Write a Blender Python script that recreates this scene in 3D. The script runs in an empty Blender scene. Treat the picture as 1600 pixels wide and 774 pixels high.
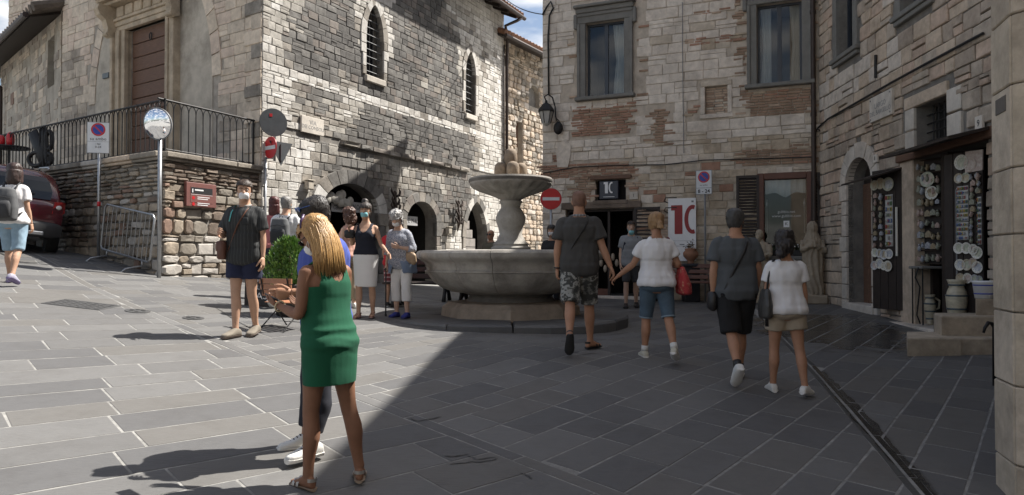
import bpy, bmesh, math, random
import numpy as np
from mathutils import Vector, Matrix, noise
R = math.radians
C = bpy.context.scene.collection
SC = bpy.context.scene
random.seed(7)
# ---------------------------------------------------------------- camera
F_PX, CX, CY, HOR = 1120.0, 800.0, 387.0, 405.0
PITCH = math.atan((HOR - CY) / F_PX)
CAM_Z = 1.5
cd = bpy.data.cameras.new('camera'); cam = bpy.data.objects.new('camera', cd); C.objects.link(cam)
cam.location = (0, 0, CAM_Z); cam.rotation_euler = (R(90) + PITCH, 0, 0)
cd.sensor_width = 36; cd.lens = F_PX / 1600 * 36; cd.clip_end = 2000; cd.clip_start = 0.05
SC.camera = cam
# ---------------------------------------------------------------- sky and sun
SUN_AZ, SUN_EL = R(28), R(54)         # azimuth measured from +X towards +Y
SX, SY, SZ = math.cos(SUN_AZ) * math.cos(SUN_EL), math.sin(SUN_AZ) * math.cos(SUN_EL), math.sin(SUN_EL)
w = bpy.data.worlds.new("World"); SC.world = w; w.use_nodes = True
nt = w.node_tree; nt.nodes.clear()
out = nt.nodes.new('ShaderNodeOutputWorld'); bg = nt.nodes.new('ShaderNodeBackground')
sky = nt.nodes.new('ShaderNodeTexSky'); sky.sky_type = 'NISHITA'; sky.sun_disc = False
sky.sun_elevation = SUN_EL; sky.sun_rotation = R(90) - SUN_AZ
sky.air_density = 1.0; sky.dust_density = 2.2; sky.ozone_density = 1.0
bg.inputs['Strength'].default_value = 0.066
# thin white cloud streaks mixed into the sky
tc = nt.nodes.new('ShaderNodeTexCoord'); mp = nt.nodes.new('ShaderNodeMapping'); mp.inputs['Scale'].default_value = (3, 3, 9)
ns = nt.nodes.new('ShaderNodeTexNoise'); ns.inputs['Scale'].default_value = 2.2; ns.inputs['Detail'].default_value = 6
rp = nt.nodes.new('ShaderNodeValToRGB'); rp.color_ramp.elements[0].position = .47; rp.color_ramp.elements[1].position = .72
mx = nt.nodes.new('ShaderNodeMixRGB'); mx.inputs['Color2'].default_value = (9.6, 9.4, 9.1, 1)
nt.links.new(tc.outputs['Generated'], mp.inputs['Vector']); nt.links.new(mp.outputs[0], ns.inputs['Vector'])
nt.links.new(ns.outputs['Fac'], rp.inputs['Fac']); nt.links.new(rp.outputs['Color'], mx.inputs['Fac'])
nt.links.new(sky.outputs[0], mx.inputs['Color1']); nt.links.new(mx.outputs[0], bg.inputs['Color']); nt.links.new(bg.outputs[0], out.inputs[0])
sl = bpy.data.lights.new('sun', 'SUN'); sl.energy = 5.0; sl.angle = R(.53); sl.color = (1, .955, .89)
so = bpy.data.objects.new('sun', sl); C.objects.link(so)
so.rotation_euler = Vector((-SX, -SY, -SZ)).to_track_quat('-Z', 'Y').to_euler(); so.location = (20, 10, 30)
vs = SC.view_settings; vs.view_transform = 'Standard'; vs.look = 'None'; vs.exposure = 1.1; vs.gamma = 1.0; vs.use_curve_mapping = False

# ---------------------------------------------------------------- ground height
GC = (-0.24416101, -0.05201964, 0.09964947, 0.00609205, 0.00037309, -0.00280667)
def g(x, y):
    x = min(max(x, -14), 8); y = min(max(y, 1.5), 22)
    z = GC[0] + GC[1]*x + GC[2]*y + GC[3]*x*x + GC[4]*x*y + GC[5]*y*y
    z += .10*math.exp(-((x-.8)**2 + (y-8.3)**2)/2.9) + .14*math.exp(-((x+8)**2 + (y-14)**2)/5)
    return z
def ray(px, py):
    a = (px - CX)/F_PX; b = (CY - py)/F_PX
    c, s = math.cos(PITCH), math.sin(PITCH)
    d = Vector((a, c - b*s, s + b*c)); return d / d.y
def at(px, py, Y): return Vector((0, 0, CAM_Z)) + ray(px, py)*Y
def on_ground(px, py):
    d = ray(px, py); Y = 2.0
    while Y < 40:
        p = Vector((0, 0, CAM_Z)) + d*Y
        if p.z <= g(p.x, p.y): break
        Y += .01
    return Vector((p.x, p.y, g(p.x, p.y)))
# ---------------------------------------------------------------- materials
def lin(c):
    return tuple(((v/255)/12.92 if v/255 <= .04045 else ((v/255+.055)/1.055)**2.4) for v in c)
MATS = {}
def mat(name, col, rough=.8, var=.25, scale=6., bump=.15, bscale=40., metal=0., col2=None, stain=0., stain_scale=.7, coords='pos', stretch=(1, 1, 1), spec=.5, bdist=.01):
    """Principled with two noises (tone and fine relief); col is the linear base colour."""
    if name in MATS: return MATS[name]
    m = bpy.data.materials.new(name); m.use_nodes = True; MATS[name] = m
    t = m.node_tree; N = t.nodes; L = t.links; b = N['Principled BSDF']
    b.inputs['Roughness'].default_value = rough; b.inputs['Metallic'].default_value = metal
    b.inputs['Specular IOR Level'].default_value = spec
    if coords == 'pos':
        src = N.new('ShaderNodeNewGeometry').outputs['Position']
    else:
        src = N.new('ShaderNodeTexCoord').outputs['Object']
    mp = N.new('ShaderNodeMapping'); mp.inputs['Scale'].default_value = stretch; L.new(src, mp.inputs['Vector']); v = mp.outputs[0]
    n1 = N.new('ShaderNodeTexNoise'); n1.inputs['Scale'].default_value = scale; n1.inputs['Detail'].default_value = 5; n1.inputs['Roughness'].default_value = .65; L.new(v, n1.inputs['Vector'])
    r1 = N.new('ShaderNodeMapRange'); r1.inputs['From Min'].default_value = .25; r1.inputs['From Max'].default_value = .75
    L.new(n1.outputs['Fac'], r1.inputs['Value'])
    mx = N.new('ShaderNodeMixRGB')
    c2 = col2 if col2 else tuple(c*(1-var) for c in col)
    c1 = col if col2 else tuple(min(1, c*(1+var*.6)) for c in col)
    mx.inputs['Color1'].default_value = (*c2, 1); mx.inputs['Color2'].default_value = (*c1, 1)
    L.new(r1.outputs[0], mx.inputs['Fac']); cur = mx.outputs[0]
    if stain > 0:
        n3 = N.new('ShaderNodeTexNoise'); n3.inputs['Scale'].default_value = stain_scale; n3.inputs['Detail'].default_value = 6; n3.inputs['Roughness'].default_value = .7; L.new(src, n3.inputs['Vector'])
        r3 = N.new('ShaderNodeMapRange'); r3.inputs['From Min'].default_value = .44; r3.inputs['From Max'].default_value = .66; r3.inputs['To Max'].default_value = stain
        L.new(n3.outputs['Fac'], r3.inputs['Value'])
        m3 = N.new('ShaderNodeMixRGB'); m3.blend_type = 'MULTIPLY'; m3.inputs['Color2'].default_value = (.22, .20, .18, 1)
        L.new(r3.outputs[0], m3.inputs['Fac']); L.new(cur, m3.inputs['Color1']); cur = m3.outputs[0]
    L.new(cur, b.inputs['Base Color'])
    if bump > 0:
        n2 = N.new('ShaderNodeTexNoise'); n2.inputs['Scale'].default_value = bscale; n2.inputs['Detail'].default_value = 4; L.new(v, n2.inputs['Vector'])
        bp = N.new('ShaderNodeBump'); bp.inputs['Strength'].default_value = bump; bp.inputs['Distance'].default_value = bdist
        L.new(n2.outputs['Fac'], bp.inputs['Height']); L.new(bp.outputs[0], b.inputs['Normal'])
    return m
def plain(name, col, rough=.6, metal=0., emit=0):
    if name in MATS: return MATS[name]
    m = bpy.data.materials.new(name); m.use_nodes = True; MATS[name] = m
    N = m.node_tree.nodes; L = m.node_tree.links; b = N['Principled BSDF']
    b.inputs['Roughness'].default_value = rough; b.inputs['Metallic'].default_value = metal
    tc = N.new('ShaderNodeTexCoord'); n = N.new('ShaderNodeTexNoise'); n.inputs['Scale'].default_value = 25; n.inputs['Detail'].default_value = 4
    L.new(tc.outputs['Object'], n.inputs['Vector'])
    mx = N.new('ShaderNodeMixRGB'); mx.inputs['Color1'].default_value = (*[c*.82 for c in col], 1); mx.inputs['Color2'].default_value = (*[min(1, c*1.12) for c in col], 1)
    L.new(n.outputs['Fac'], mx.inputs['Fac']); L.new(mx.outputs[0], b.inputs['Base Color'])
    return m
def glass_mat(name, tint=(.75, .8, .82), fac=.75):
    if name in MATS: return MATS[name]
    m = bpy.data.materials.new(name); m.use_nodes = True; MATS[name] = m
    t = m.node_tree; N = t.nodes; L = t.links; N.remove(N['Principled BSDF'])
    tr = N.new('ShaderNodeBsdfTransparent'); tr.inputs[0].default_value = (*tint, 1)
    gl = N.new('ShaderNodeBsdfGlossy'); gl.inputs['Roughness'].default_value = .02
    fr = N.new('ShaderNodeFresnel'); fr.inputs['IOR'].default_value = 1.55
    ad = N.new('ShaderNodeMath'); ad.operation = 'ADD'; ad.inputs[1].default_value = .02
    mx = N.new('ShaderNodeMixShader'); L.new(fr.outputs[0], ad.inputs[0]); L.new(ad.outputs[0], mx.inputs[0])
    L.new(tr.outputs[0], mx.inputs[1]); L.new(gl.outputs[0], mx.inputs[2]); L.new(mx.outputs[0], N['Material Output'].inputs[0])
    return m

# ---------------------------------------------------------------- mesh builder
class MB:
    def __init__(s, M=None): s.v = []; s.f = []; s.m = []; s.M = M
    def add(s, vs, fs, mi=0):
        o = len(s.v)
        if s.M is not None: vs = [s.M @ Vector(p) for p in vs]
        s.v.extend([tuple(p) for p in vs]); s.f.extend([tuple(i+o for i in f) for f in fs]); s.m.extend([mi]*len(fs)); return s
    def box(s, c, d, mi=0, rot=None, bev=0.):
        x, y, z = d[0]/2, d[1]/2, d[2]/2
        if bev > 0:
            b = min(bev, x*.9, y*.9, z*.9)
            vs = []
            for sx in (-1, 1):
                for sy in (-1, 1):
                    for sz in (-1, 1):
                        vs += [(sx*x, sy*(y-b), sz*(z-b)), (sx*(x-b), sy*y, sz*(z-b)), (sx*(x-b), sy*(y-b), sz*z)]
            bm = bmesh.new(); [bm.verts.new(p) for p in vs]; bmesh.ops.convex_hull(bm, input=bm.verts)
            bmesh.ops.dissolve_limit(bm, angle_limit=.02, verts=bm.verts, edges=bm.edges)
            bm.verts.index_update(); vs = [tuple(p.co) for p in bm.verts]; fs = [[q.index for q in f.verts] for f in bm.faces]; bm.free()
        else:
            vs = [(-x,-y,-z),(x,-y,-z),(x,y,-z),(-x,y,-z),(-x,-y,z),(x,-y,z),(x,y,z),(-x,y,z)]
            fs = [(0,3,2,1),(4,5,6,7),(0,1,5,4),(1,2,6,5),(2,3,7,6),(3,0,4,7)]
        c = Vector(c)
        vs = [((rot @ Vector(p)) if rot is not None else Vector(p)) + c for p in vs]
        return s.add(vs, fs, mi)
    def span(s, a, b, mi=0, bev=0.):
        return s.box([(a[i]+b[i])/2 for i in range(3)], [abs(b[i]-a[i]) for i in range(3)], mi, None, bev)
    def loft(s, rings, mi=0, cap=True, closed=True):
        n = len(rings[0]); vs = [p for r in rings for p in r]; fs = []
        for i in range(len(rings)-1):
            for j in range(n if closed else n-1):
                k = (j+1) % n; fs.append((i*n+j, i*n+k, (i+1)*n+k, (i+1)*n+j))
        if cap: fs.append(tuple(range(n-1, -1, -1))); fs.append(tuple((len(rings)-1)*n+j for j in range(n)))
        return s.add(vs, fs, mi)
    def tube(s, pts, r, n=8, mi=0, cap=True, closed=False, flat=1.):
        pts = [Vector(p) for p in pts]; K = len(pts)
        rs = r if isinstance(r, (list, tuple)) else [r]*K
        rings = []; up = None
        for i, p in enumerate(pts):
            a = pts[(i-1) % K] if (i > 0 or closed) else p; b = pts[(i+1) % K] if (i < K-1 or closed) else p
            d = (b-a); d = d.normalized() if d.length > 1e-9 else Vector((0, 0, 1))
            if up is None:
                up = Vector((0, 0, 1)) if abs(d.z) < .9 else Vector((0, 1, 0))
            x = d.cross(up); x = x.normalized() if x.length > 1e-6 else Vector((1, 0, 0)); up = x.cross(d).normalized()
            rings.append([p + (x*math.cos(2*math.pi*j/n) + up*math.sin(2*math.pi*j/n)*flat)*rs[i] for j in range(n)])
        if closed: rings.append(rings[0]); cap = False
        return s.loft(rings, mi, cap)
    def cyl(s, a, b, r, n=12, mi=0, r2=None): return s.tube([a, b], [r, r if r2 is None else r2], n, mi)
    def lathe(s, prof, n=24, c=(0, 0, 0), mi=0, fn=None, cap=True):
        rings = []
        for r, z in prof:
            rings.append([(c[0] + (r*(fn(2*math.pi*j/n, r, z) if fn else 1))*math.cos(2*math.pi*j/n), c[1] + (r*(fn(2*math.pi*j/n, r, z) if fn else 1))*math.sin(2*math.pi*j/n), c[2]+z) for j in range(n)])
        return s.loft(rings, mi, cap)
    def ell(s, c, r, n=12, k=8, mi=0, rot=None):
        c = Vector(c); rings = []
        for i in range(k+1):
            a = math.pi*(i/k) ; a = max(.02, min(math.pi-.02, a))
            rr = []
            for j in range(n):
                p = Vector((r[0]*math.sin(a)*math.cos(2*math.pi*j/n), r[1]*math.sin(a)*math.sin(2*math.pi*j/n), -r[2]*math.cos(a)))
                rr.append(c + (rot @ p if rot is not None else p))
            rings.append(rr)
        return s.loft(rings, mi, True)
    def prism(s, poly, y0, y1, mi=0):
        """polygon in local x,z extruded along local y"""
        n = len(poly); vs = [(x, y0, z) for x, z in poly] + [(x, y1, z) for x, z in poly]
        fs = [tuple(range(n)), tuple(range(2*n-1, n-1, -1))] + [(i, i+n, (i+1) % n + n, (i+1) % n) for i in range(n)]
        return s.add(vs, fs, mi)
    def ring(s, outer, inner, y0, y1, mi=0):
        """closed band between two outlines of equal count in local x,z"""
        n = len(outer); vs = [(x, y0, z) for x, z in outer] + [(x, y0, z) for x, z in inner] + [(x, y1, z) for x, z in outer] + [(x, y1, z) for x, z in inner]; fs = []
        for i in range(n):
            k = (i+1) % n
            fs += [(i, k, n+k, n+i), (2*n+i, 3*n+i, 3*n+k, 2*n+k), (i, 2*n+i, 2*n+k, k), (n+i, n+k, 3*n+k, 3*n+i)]
        return s.add(vs, fs, mi)
    def mesh(s, name, mats, smooth=False, off=(0, 0, 0)):
        me = bpy.data.meshes.new(name)
        vs = s.v if tuple(off) == (0, 0, 0) else [(x-off[0], y-off[1], z-off[2]) for x, y, z in s.v]
        me.from_pydata(vs, [], s.f)
        for m in (mats if isinstance(mats, (list, tuple)) else [mats]): me.materials.append(m)
        me.polygons.foreach_set('material_index', s.m)
        if smooth is True: me.polygons.foreach_set('use_smooth', [True]*len(s.f))
        elif smooth: 
            me.polygons.foreach_set('use_smooth', [True]*len(s.f)); me.set_sharp_from_angle(angle=smooth)
        me.update(); return me
ORG = {}
def props(o, label=None, cat=None, group=None, kind=None):
    if label: o['label'] = label
    if cat: o['category'] = cat
    if group: o['group'] = group
    if kind: o['kind'] = kind
    return o
def thing(name, label, cat, loc=(0, 0, 0), rotz=0., group=None, world=False, rot=None):
    """Empty at the base. world=True: parts are given in world coordinates."""
    o = bpy.data.objects.new(name, None); C.objects.link(o); o.location = loc; o.empty_display_size = .2
    if rot is not None: o.rotation_euler = rot
    else: o.rotation_euler = (0, 0, rotz)
    ORG[o] = tuple(loc) if world else (0, 0, 0)
    return props(o, label, cat, group)
def part(name, mb, mats, parent=None, smooth=False, label=None, kind=None):
    off = ORG.get(parent, (0, 0, 0)) if parent else (0, 0, 0)
    me = mb.mesh(name, mats, smooth, off) if isinstance(mb, MB) else mb
    o = bpy.data.objects.new(name, me); C.objects.link(o)
    if parent: o.parent = parent
    ORG[o] = off
    return props(o, label, None, None, kind)
def single(name, mb, mats, label, cat, loc=(0, 0, 0), rotz=0., group=None, smooth=False):
    """a thing that is one mesh; mb in local coordinates"""
    o = part(name, mb, mats, None, smooth); o.location = loc; o.rotation_euler = (0, 0, rotz)
    return props(o, label, cat, group)
def copy_tree(o, parent=None):
    c = o.copy(); C.objects.link(c); c.parent = parent
    for ch in [q for q in bpy.data.objects if q.parent == o]: copy_tree(ch, c)
    return c
# temp scene for modifiers and text
TMP = bpy.data.scenes.new('tmp'); 
def bake(o):
    TMP.collection.objects.link(o)
    with bpy.context.temp_override(scene=TMP, view_layer=TMP.view_layers[0]):
        TMP.view_layers[0].update(); dg = bpy.context.evaluated_depsgraph_get(); dg.update()
    me = bpy.data.meshes.new_from_object(o.evaluated_get(dg)); TMP.collection.objects.unlink(o); return me
def text_mb(txt, size, M, mb=None, mi=0, depth=.002, align='CENTER', sx=1., bold=0.):
    """flat lettering; M maps local (x right, y into the wall, z up)"""
    cu = bpy.data.curves.new('t', 'FONT'); cu.body = txt; cu.size = size; cu.align_x = align; cu.align_y = 'CENTER'; cu.extrude = depth/2; cu.offset = bold; cu.resolution_u = 2
    o = bpy.data.objects.new('t', cu); me = bake(o); bpy.data.objects.remove(o)
    mb = mb or MB()
    vs = [M @ Vector((p.co.x*sx, -p.co.z, p.co.y)) for p in me.vertices]
    sm = mb.M; mb.M = None; mb.add(vs, [tuple(p.vertices) for p in me.polygons], mi); mb.M = sm
    bpy.data.meshes.remove(me); bpy.data.curves.remove(cu); return mb
def remesh(mb, voxel, smooth=2, disp=None, ratio=1.):
    me = mb.mesh('t', [], False); o = bpy.data.objects.new('t', me)
    md = o.modifiers.new('r', 'REMESH'); md.mode = 'VOXEL'; md.voxel_size = voxel
    if smooth: sm = o.modifiers.new('s', 'SMOOTH'); sm.iterations = smooth; sm.factor = .5
    if ratio < 1: de = o.modifiers.new('d', 'DECIMATE'); de.ratio = ratio
    r = bake(o); bpy.data.objects.remove(o); bpy.data.meshes.remove(me)
    r.polygons.foreach_set('use_smooth', [True]*len(r.polygons))
    return r

# ---------------------------------------------------------------- masonry
random.seed(11)
def stone_variant():
    ix, iz = .035, .07
    j = lambda a: random.uniform(-a, a)
    vs = []
    cor = [(-.5, -.5), (.5, -.5), (.5, .5), (-.5, .5)]
    base = [(x + j(.02) - .015*x, z + j(.04) - .03*z) for x, z in cor]
    vs += [(x, 0, z) for x, z in base]
    vs += [(x, -.75 + j(.12), z) for x, z in base]
    vs += [(x*(1-2*ix) + j(.012), -1 + j(.16), z*(1-2*iz) + j(.025)) for x, z in base]
    vs.append((j(.12), -1 + j(.22), j(.15)))
    fs = []
    for k in (0, 4):
        for i in range(4):
            n = (i+1) % 4; fs.append((k+i, k+n, k+4+n, k+4+i))
    for i in range(4): fs.append((8+i, 8+(i+1) % 4, 12))
    return vs, fs
def rubble_variant():
    n = 9; vs = []; j = lambda a: random.uniform(-a, a); ol = []
    for i in range(n):
        a = 2*math.pi*(i+j(.25))/n; c, s = math.cos(a), math.sin(a); p = 3.2; ol.append((.5*math.copysign(abs(c)**(2/p), c)+j(.05), .5*math.copysign(abs(s)**(2/p), s)+j(.06)))
    for sc, y in ((1, 0), (1, -.5), (.82, -.88)): vs += [(x*sc, y+(j(.1) if y else 0), z*sc) for x, z in ol]
    vs.append((j(.15), -1+j(.12), j(.15)))
    return vs, [(k*n+i, k*n+(i+1) % n, (k+1)*n+(i+1) % n, (k+1)*n+i) for k in (0, 1) for i in range(n)]+[(2*n+i, 2*n+(i+1) % n, 3*n) for i in range(n)]
VAR = [stone_variant() for _ in range(12)]+[rubble_variant() for _ in range(12)]
VMESH = {}
def emit(pieces, parent, name, mats, limit=300, stuff_name=None):
    """pieces: (Matrix world, variant, mat index). The largest in view become objects, the rest one stuff mesh."""
    org = Vector(ORG[parent]); cp = Vector((0, 0, CAM_Z))
    def area(p):
        M = p[0]; d = (M.translation - cp); sc = M.to_scale(); l = d.length
        q = d.x/max(d.y, .1)*F_PX + CX; r_ = CY - (d.z/max(d.y, .1) - math.tan(PITCH))*F_PX
        vis = 1 if (-20 < q < 1620 and -20 < r_ < 800) else .001
        nrm = M.to_3x3() @ Vector((0, -1, 0)); nrm.normalize()
        return sc.x*sc.z/(l*l)*max(.05, -nrm.dot(d)/l)*vis
    pieces = sorted(pieces, key=area, reverse=True)
    for M, v, mi in pieces[:limit]:
        key = (v, mats[mi].name)
        if key not in VMESH:
            mb = MB(); mb.add(*VAR[v]); VMESH[key] = mb.mesh(name, mats[mi])
        o = bpy.data.objects.new(name, VMESH[key]); C.objects.link(o); o.parent = parent
        M2 = M.copy(); M2.translation = M.translation - org; o.matrix_basis = M2
    if len(pieces) > limit:
        mb = MB()
        for M, v, mi in pieces[limit:]: mb.add([M @ Vector(p) for p in VAR[v][0]], VAR[v][1], mi)
        part(stuff_name or name + '_field', mb, mats, parent, kind='stuff')
class Wall:
    def __init__(s, p0, p1):
        s.p = Vector((p0[0], p0[1], 0)); d = Vector((p1[0]-p0[0], p1[1]-p0[1], 0)); s.L = d.length; s.d = d.normalized()
        s.n = Vector((s.d.y, -s.d.x, 0)); s.ops = []
    def pt(s, u, z, off=0.): return s.p + s.d*u + s.n*off + Vector((0, 0, z))
    def hit(s, px, py, off=0.):
        r = ray(px, py); o = Vector((0, 0, CAM_Z)); q = s.p + s.n*off
        t = (q - o).dot(s.n)/r.dot(s.n); P = o + r*t - s.p
        return P.dot(s.d), P.z
    def M(s, u=0., z=0., off=0.):
        p = s.pt(u, z, off); m = Matrix.Identity(4)
        for i in range(3): m[i][0] = s.d[i]; m[i][1] = -s.n[i]; m[i][2] = (0, 0, 1)[i]; m[i][3] = p[i]
        return m
    def opening(s, u0, u1, z0, z1, kind='rect', spring=None, ring=0.):
        o = dict(u0=u0, u1=u1, z0=z0, z1=z1, kind=kind, sp=z1 if kind == 'rect' else spring, ring=ring, c=(u0+u1)/2, h=(u1-u0)/2); s.ops.append(o); return o
    def prof(s, o, t):      # half width factor at arch parameter t 0..1
        if o['kind'] == 'arch': return math.sqrt(max(0, 1-t*t))
        return max(0, 1 - t*t)**.72
    def half(s, o, z, ring=0.):
        if z < o['z0']-ring*0 or z > o['z1']+ring: return None
        if z <= o['sp']: return o['h'] + ring
        t = (z-o['sp'])/max(1e-6, o['z1']+ring-o['sp']); return (o['h']+ring)*s.prof(o, min(1, t))
    def outline(s, o, ring=0., n=14):
        c, h = o['c'], o['h']+ring; top = o['z1']+ring
        if o['kind'] == 'rect': return [(c-h, o['z0']), (c-h, top), (c+h, top), (c+h, o['z0'])]
        ts = [math.sin(math.pi/2*i/n) for i in range(n+1)]
        L_ = [(c-h*s.prof(o, t), o['sp']+(top-o['sp'])*t) for t in ts]; Rr = [(2*c-u, z) for u, z in reversed(L_[:-1])]
        return [(c-h, o['z0'])] + L_ + Rr + [(c+h, o['z0'])]
    def backing(s, name, m, parent, z0, z1, off=0., thick=.35):
        """wall sheet with holes and reveals, plus a thick back"""
        mb = MB(s.M()); us = {0., s.L}
        for o in s.ops:
            for u, _ in s.outline(o): us.add(min(max(u, 0), s.L))
        us = sorted(us)
        for a, b in zip(us[:-1], us[1:]):
            if b-a < 1e-5: continue
            mid = (a+b)/2; hs = []
            for o in s.ops:
                if abs(mid-o['c']) < o['h']:
                    def top(u):
                        if o['kind'] == 'rect': return o['z1']
                        lo, hi = 0., 1.; x = abs(u-o['c'])/o['h']
                        for _ in range(24):
                            mm = (lo+hi)/2
                            if s.prof(o, mm) > x: lo = mm
                            else: hi = mm
                        return o['sp']+(o['z1']-o['sp'])*lo
                    hs.append((o['z0'], top(min(max(a, o['u0']), o['u1'])), top(min(max(b, o['u0']), o['u1']))))
            hs.sort(); cur = (z0, z0)
            for q0, ta, tb in hs:
                if q0 > cur[0]+1e-4: mb.add([(a, -off, cur[0]), (b, -off, cur[1]), (b, -off, q0), (a, -off, q0)], [(0, 1, 2, 3)])
                cur = (ta, tb)
            mb.add([(a, -off, cur[0]), (b, -off, cur[1]), (b, -off, z1), (a, -off, z1)], [(0, 1, 2, 3)])
        for o in s.ops:
            ol = s.outline(o)
            for (ua, za), (ub, zb) in zip(ol, ol[1:]+ol[:1]):
                mb.add([(ua, -off, za), (ub, -off, zb), (ub, thick, zb), (ua, thick, za)], [(0, 1, 2, 3)])
        return part(name, mb, m, parent)
    def stones(s, rows, wfn, pick, z1, base=None, proud=(.03, .055), gap=.012, tilt=.012, skip=None, u_range=None, split=.16, jz=.005, rub=0):
        """rows: list of (za, zb). wfn(u,z)->width. pick(u,z)->material index or None to skip"""
        out = []; lo, hi = u_range or (0, s.L)
        for za, zb in rows:
            zm = (za+zb)/2; blocks = []
            for o in s.ops:
                if o['z1']+o['ring'] <= za+.01 or o['z0'] >= zb-.01: continue
                hw = [s.half(o, min(max(z, o['z0']), o['z1']+o['ring']), o['ring']) or 0 for z in (za, zm, zb)]
                blocks.append((o['c']-max(hw[1], min(hw)), o['c']+max(hw[1], min(hw))))
            blocks.sort(); segs = []; cur = lo
            for a, b in blocks:
                if a > cur: segs.append((cur, min(a, hi)))
                cur = max(cur, b)
            if cur < hi: segs.append((cur, hi))
            for a, b in segs:
                if b-a < .03: continue
                u = a; first = True
                while u < b-.02:
                    ww = wfn(u, zm)*random.uniform(.65, 1.4)
                    if first and u == lo: ww *= random.uniform(.5, 1.1)
                    first = False
                    e = u+ww
                    if b-e < .09: e = b
                    uc = (u+e)/2
                    bz = base(uc) if base else -99
                    if zb > bz and not (skip and skip(uc, zm)):
                        mi = pick(uc, zm)
                        if mi is not None:
                            hh_ = zb-za; parts_ = [(za, zb)]
                            if random.random() < split and hh_ > .13: q_ = za+hh_*random.uniform(.38, .62); parts_ = [(za, q_), (q_, zb)]
                            for c0_, c1_ in parts_:
                                d = random.uniform(*proud); m2_ = mi if len(parts_) == 1 else (pick(uc, zm) or mi)
                                M = s.M(uc+random.uniform(-.004, .004), (c0_+c1_)/2+random.uniform(-jz, jz)) @ Matrix.Rotation(random.uniform(-tilt, tilt), 4, 'Y') @ Matrix.Diagonal((e-u-gap*random.uniform(.7, 1.6), d, c1_-c0_-gap*random.uniform(.7, 1.6), 1))
                                out.append((M, random.randrange(12)+(12 if random.random() < rub else 0), m2_))
                    u = e
        return out
    def voussoirs(s, o, ring, n, parent, mats, pick=None, name='voussoir', proud=.06, depth=.1, jamb=True, jamb_h=.35, wid=None):
        """arch stones around an opening, each its own mesh"""
        inn = lambda t: (o['c'] + o['h']*math.copysign(s.prof(o, abs(t)), 1), 0)
        def P(t, r):   # t in -1..1 across the arch
            a = 1-abs(t); a = math.sin(math.pi/2*a); h = o['h']+r; top = o['z1']+r
            return (o['c'] + (1 if t > 0 else -1)*h*s.prof(o, a), o['sp'] + (top-o['sp'])*a)
        k = 0
        for i in range(n):
            a, b = -1+2*i/n+.006, -1+2*(i+1)/n-.006
            rr = ring*random.uniform(.92, 1.08); m_ = (a+b)/2
            poly = [P(a, .0), P(m_, .0), P(b, .0), P(b, rr), P(m_, rr), P(a, rr)]
            mb = MB(s.M()); mb.prism(poly, -proud-random.uniform(0, .012), depth)
            part(name, mb, mats[pick(k) if pick else random.randrange(len(mats))], parent); k += 1
        if jamb:
            z = o['sp']
            while z > o['z0']+.02:
                hh = jamb_h*random.uniform(.75, 1.25); zb = max(z-hh, o['z0'])
                for sd in (-1, 1):
                    rr = (wid or ring)*random.choice((.75, 1.1)); e = o['c']+sd*o['h']
                    mb = MB(s.M()); mb.span((e, -proud-random.uniform(0, .012), zb+.006), (e+sd*rr, depth, z-.006), 0, .012)
                    part('jamb_stone', mb, mats[pick(k) if pick else random.randrange(len(mats))], parent); k += 1
                z = zb
def rows_of(z0, z1, h, jit=.2):
    out = []; z = z0
    while z < z1:
        a = h*random.uniform(1-jit, 1+jit); out.append((z, min(z+a, z1))); z += a
    return out
def nz(x, y, s, o=0.): return noise.noise(Vector((x*s, y*s, o)))
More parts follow.
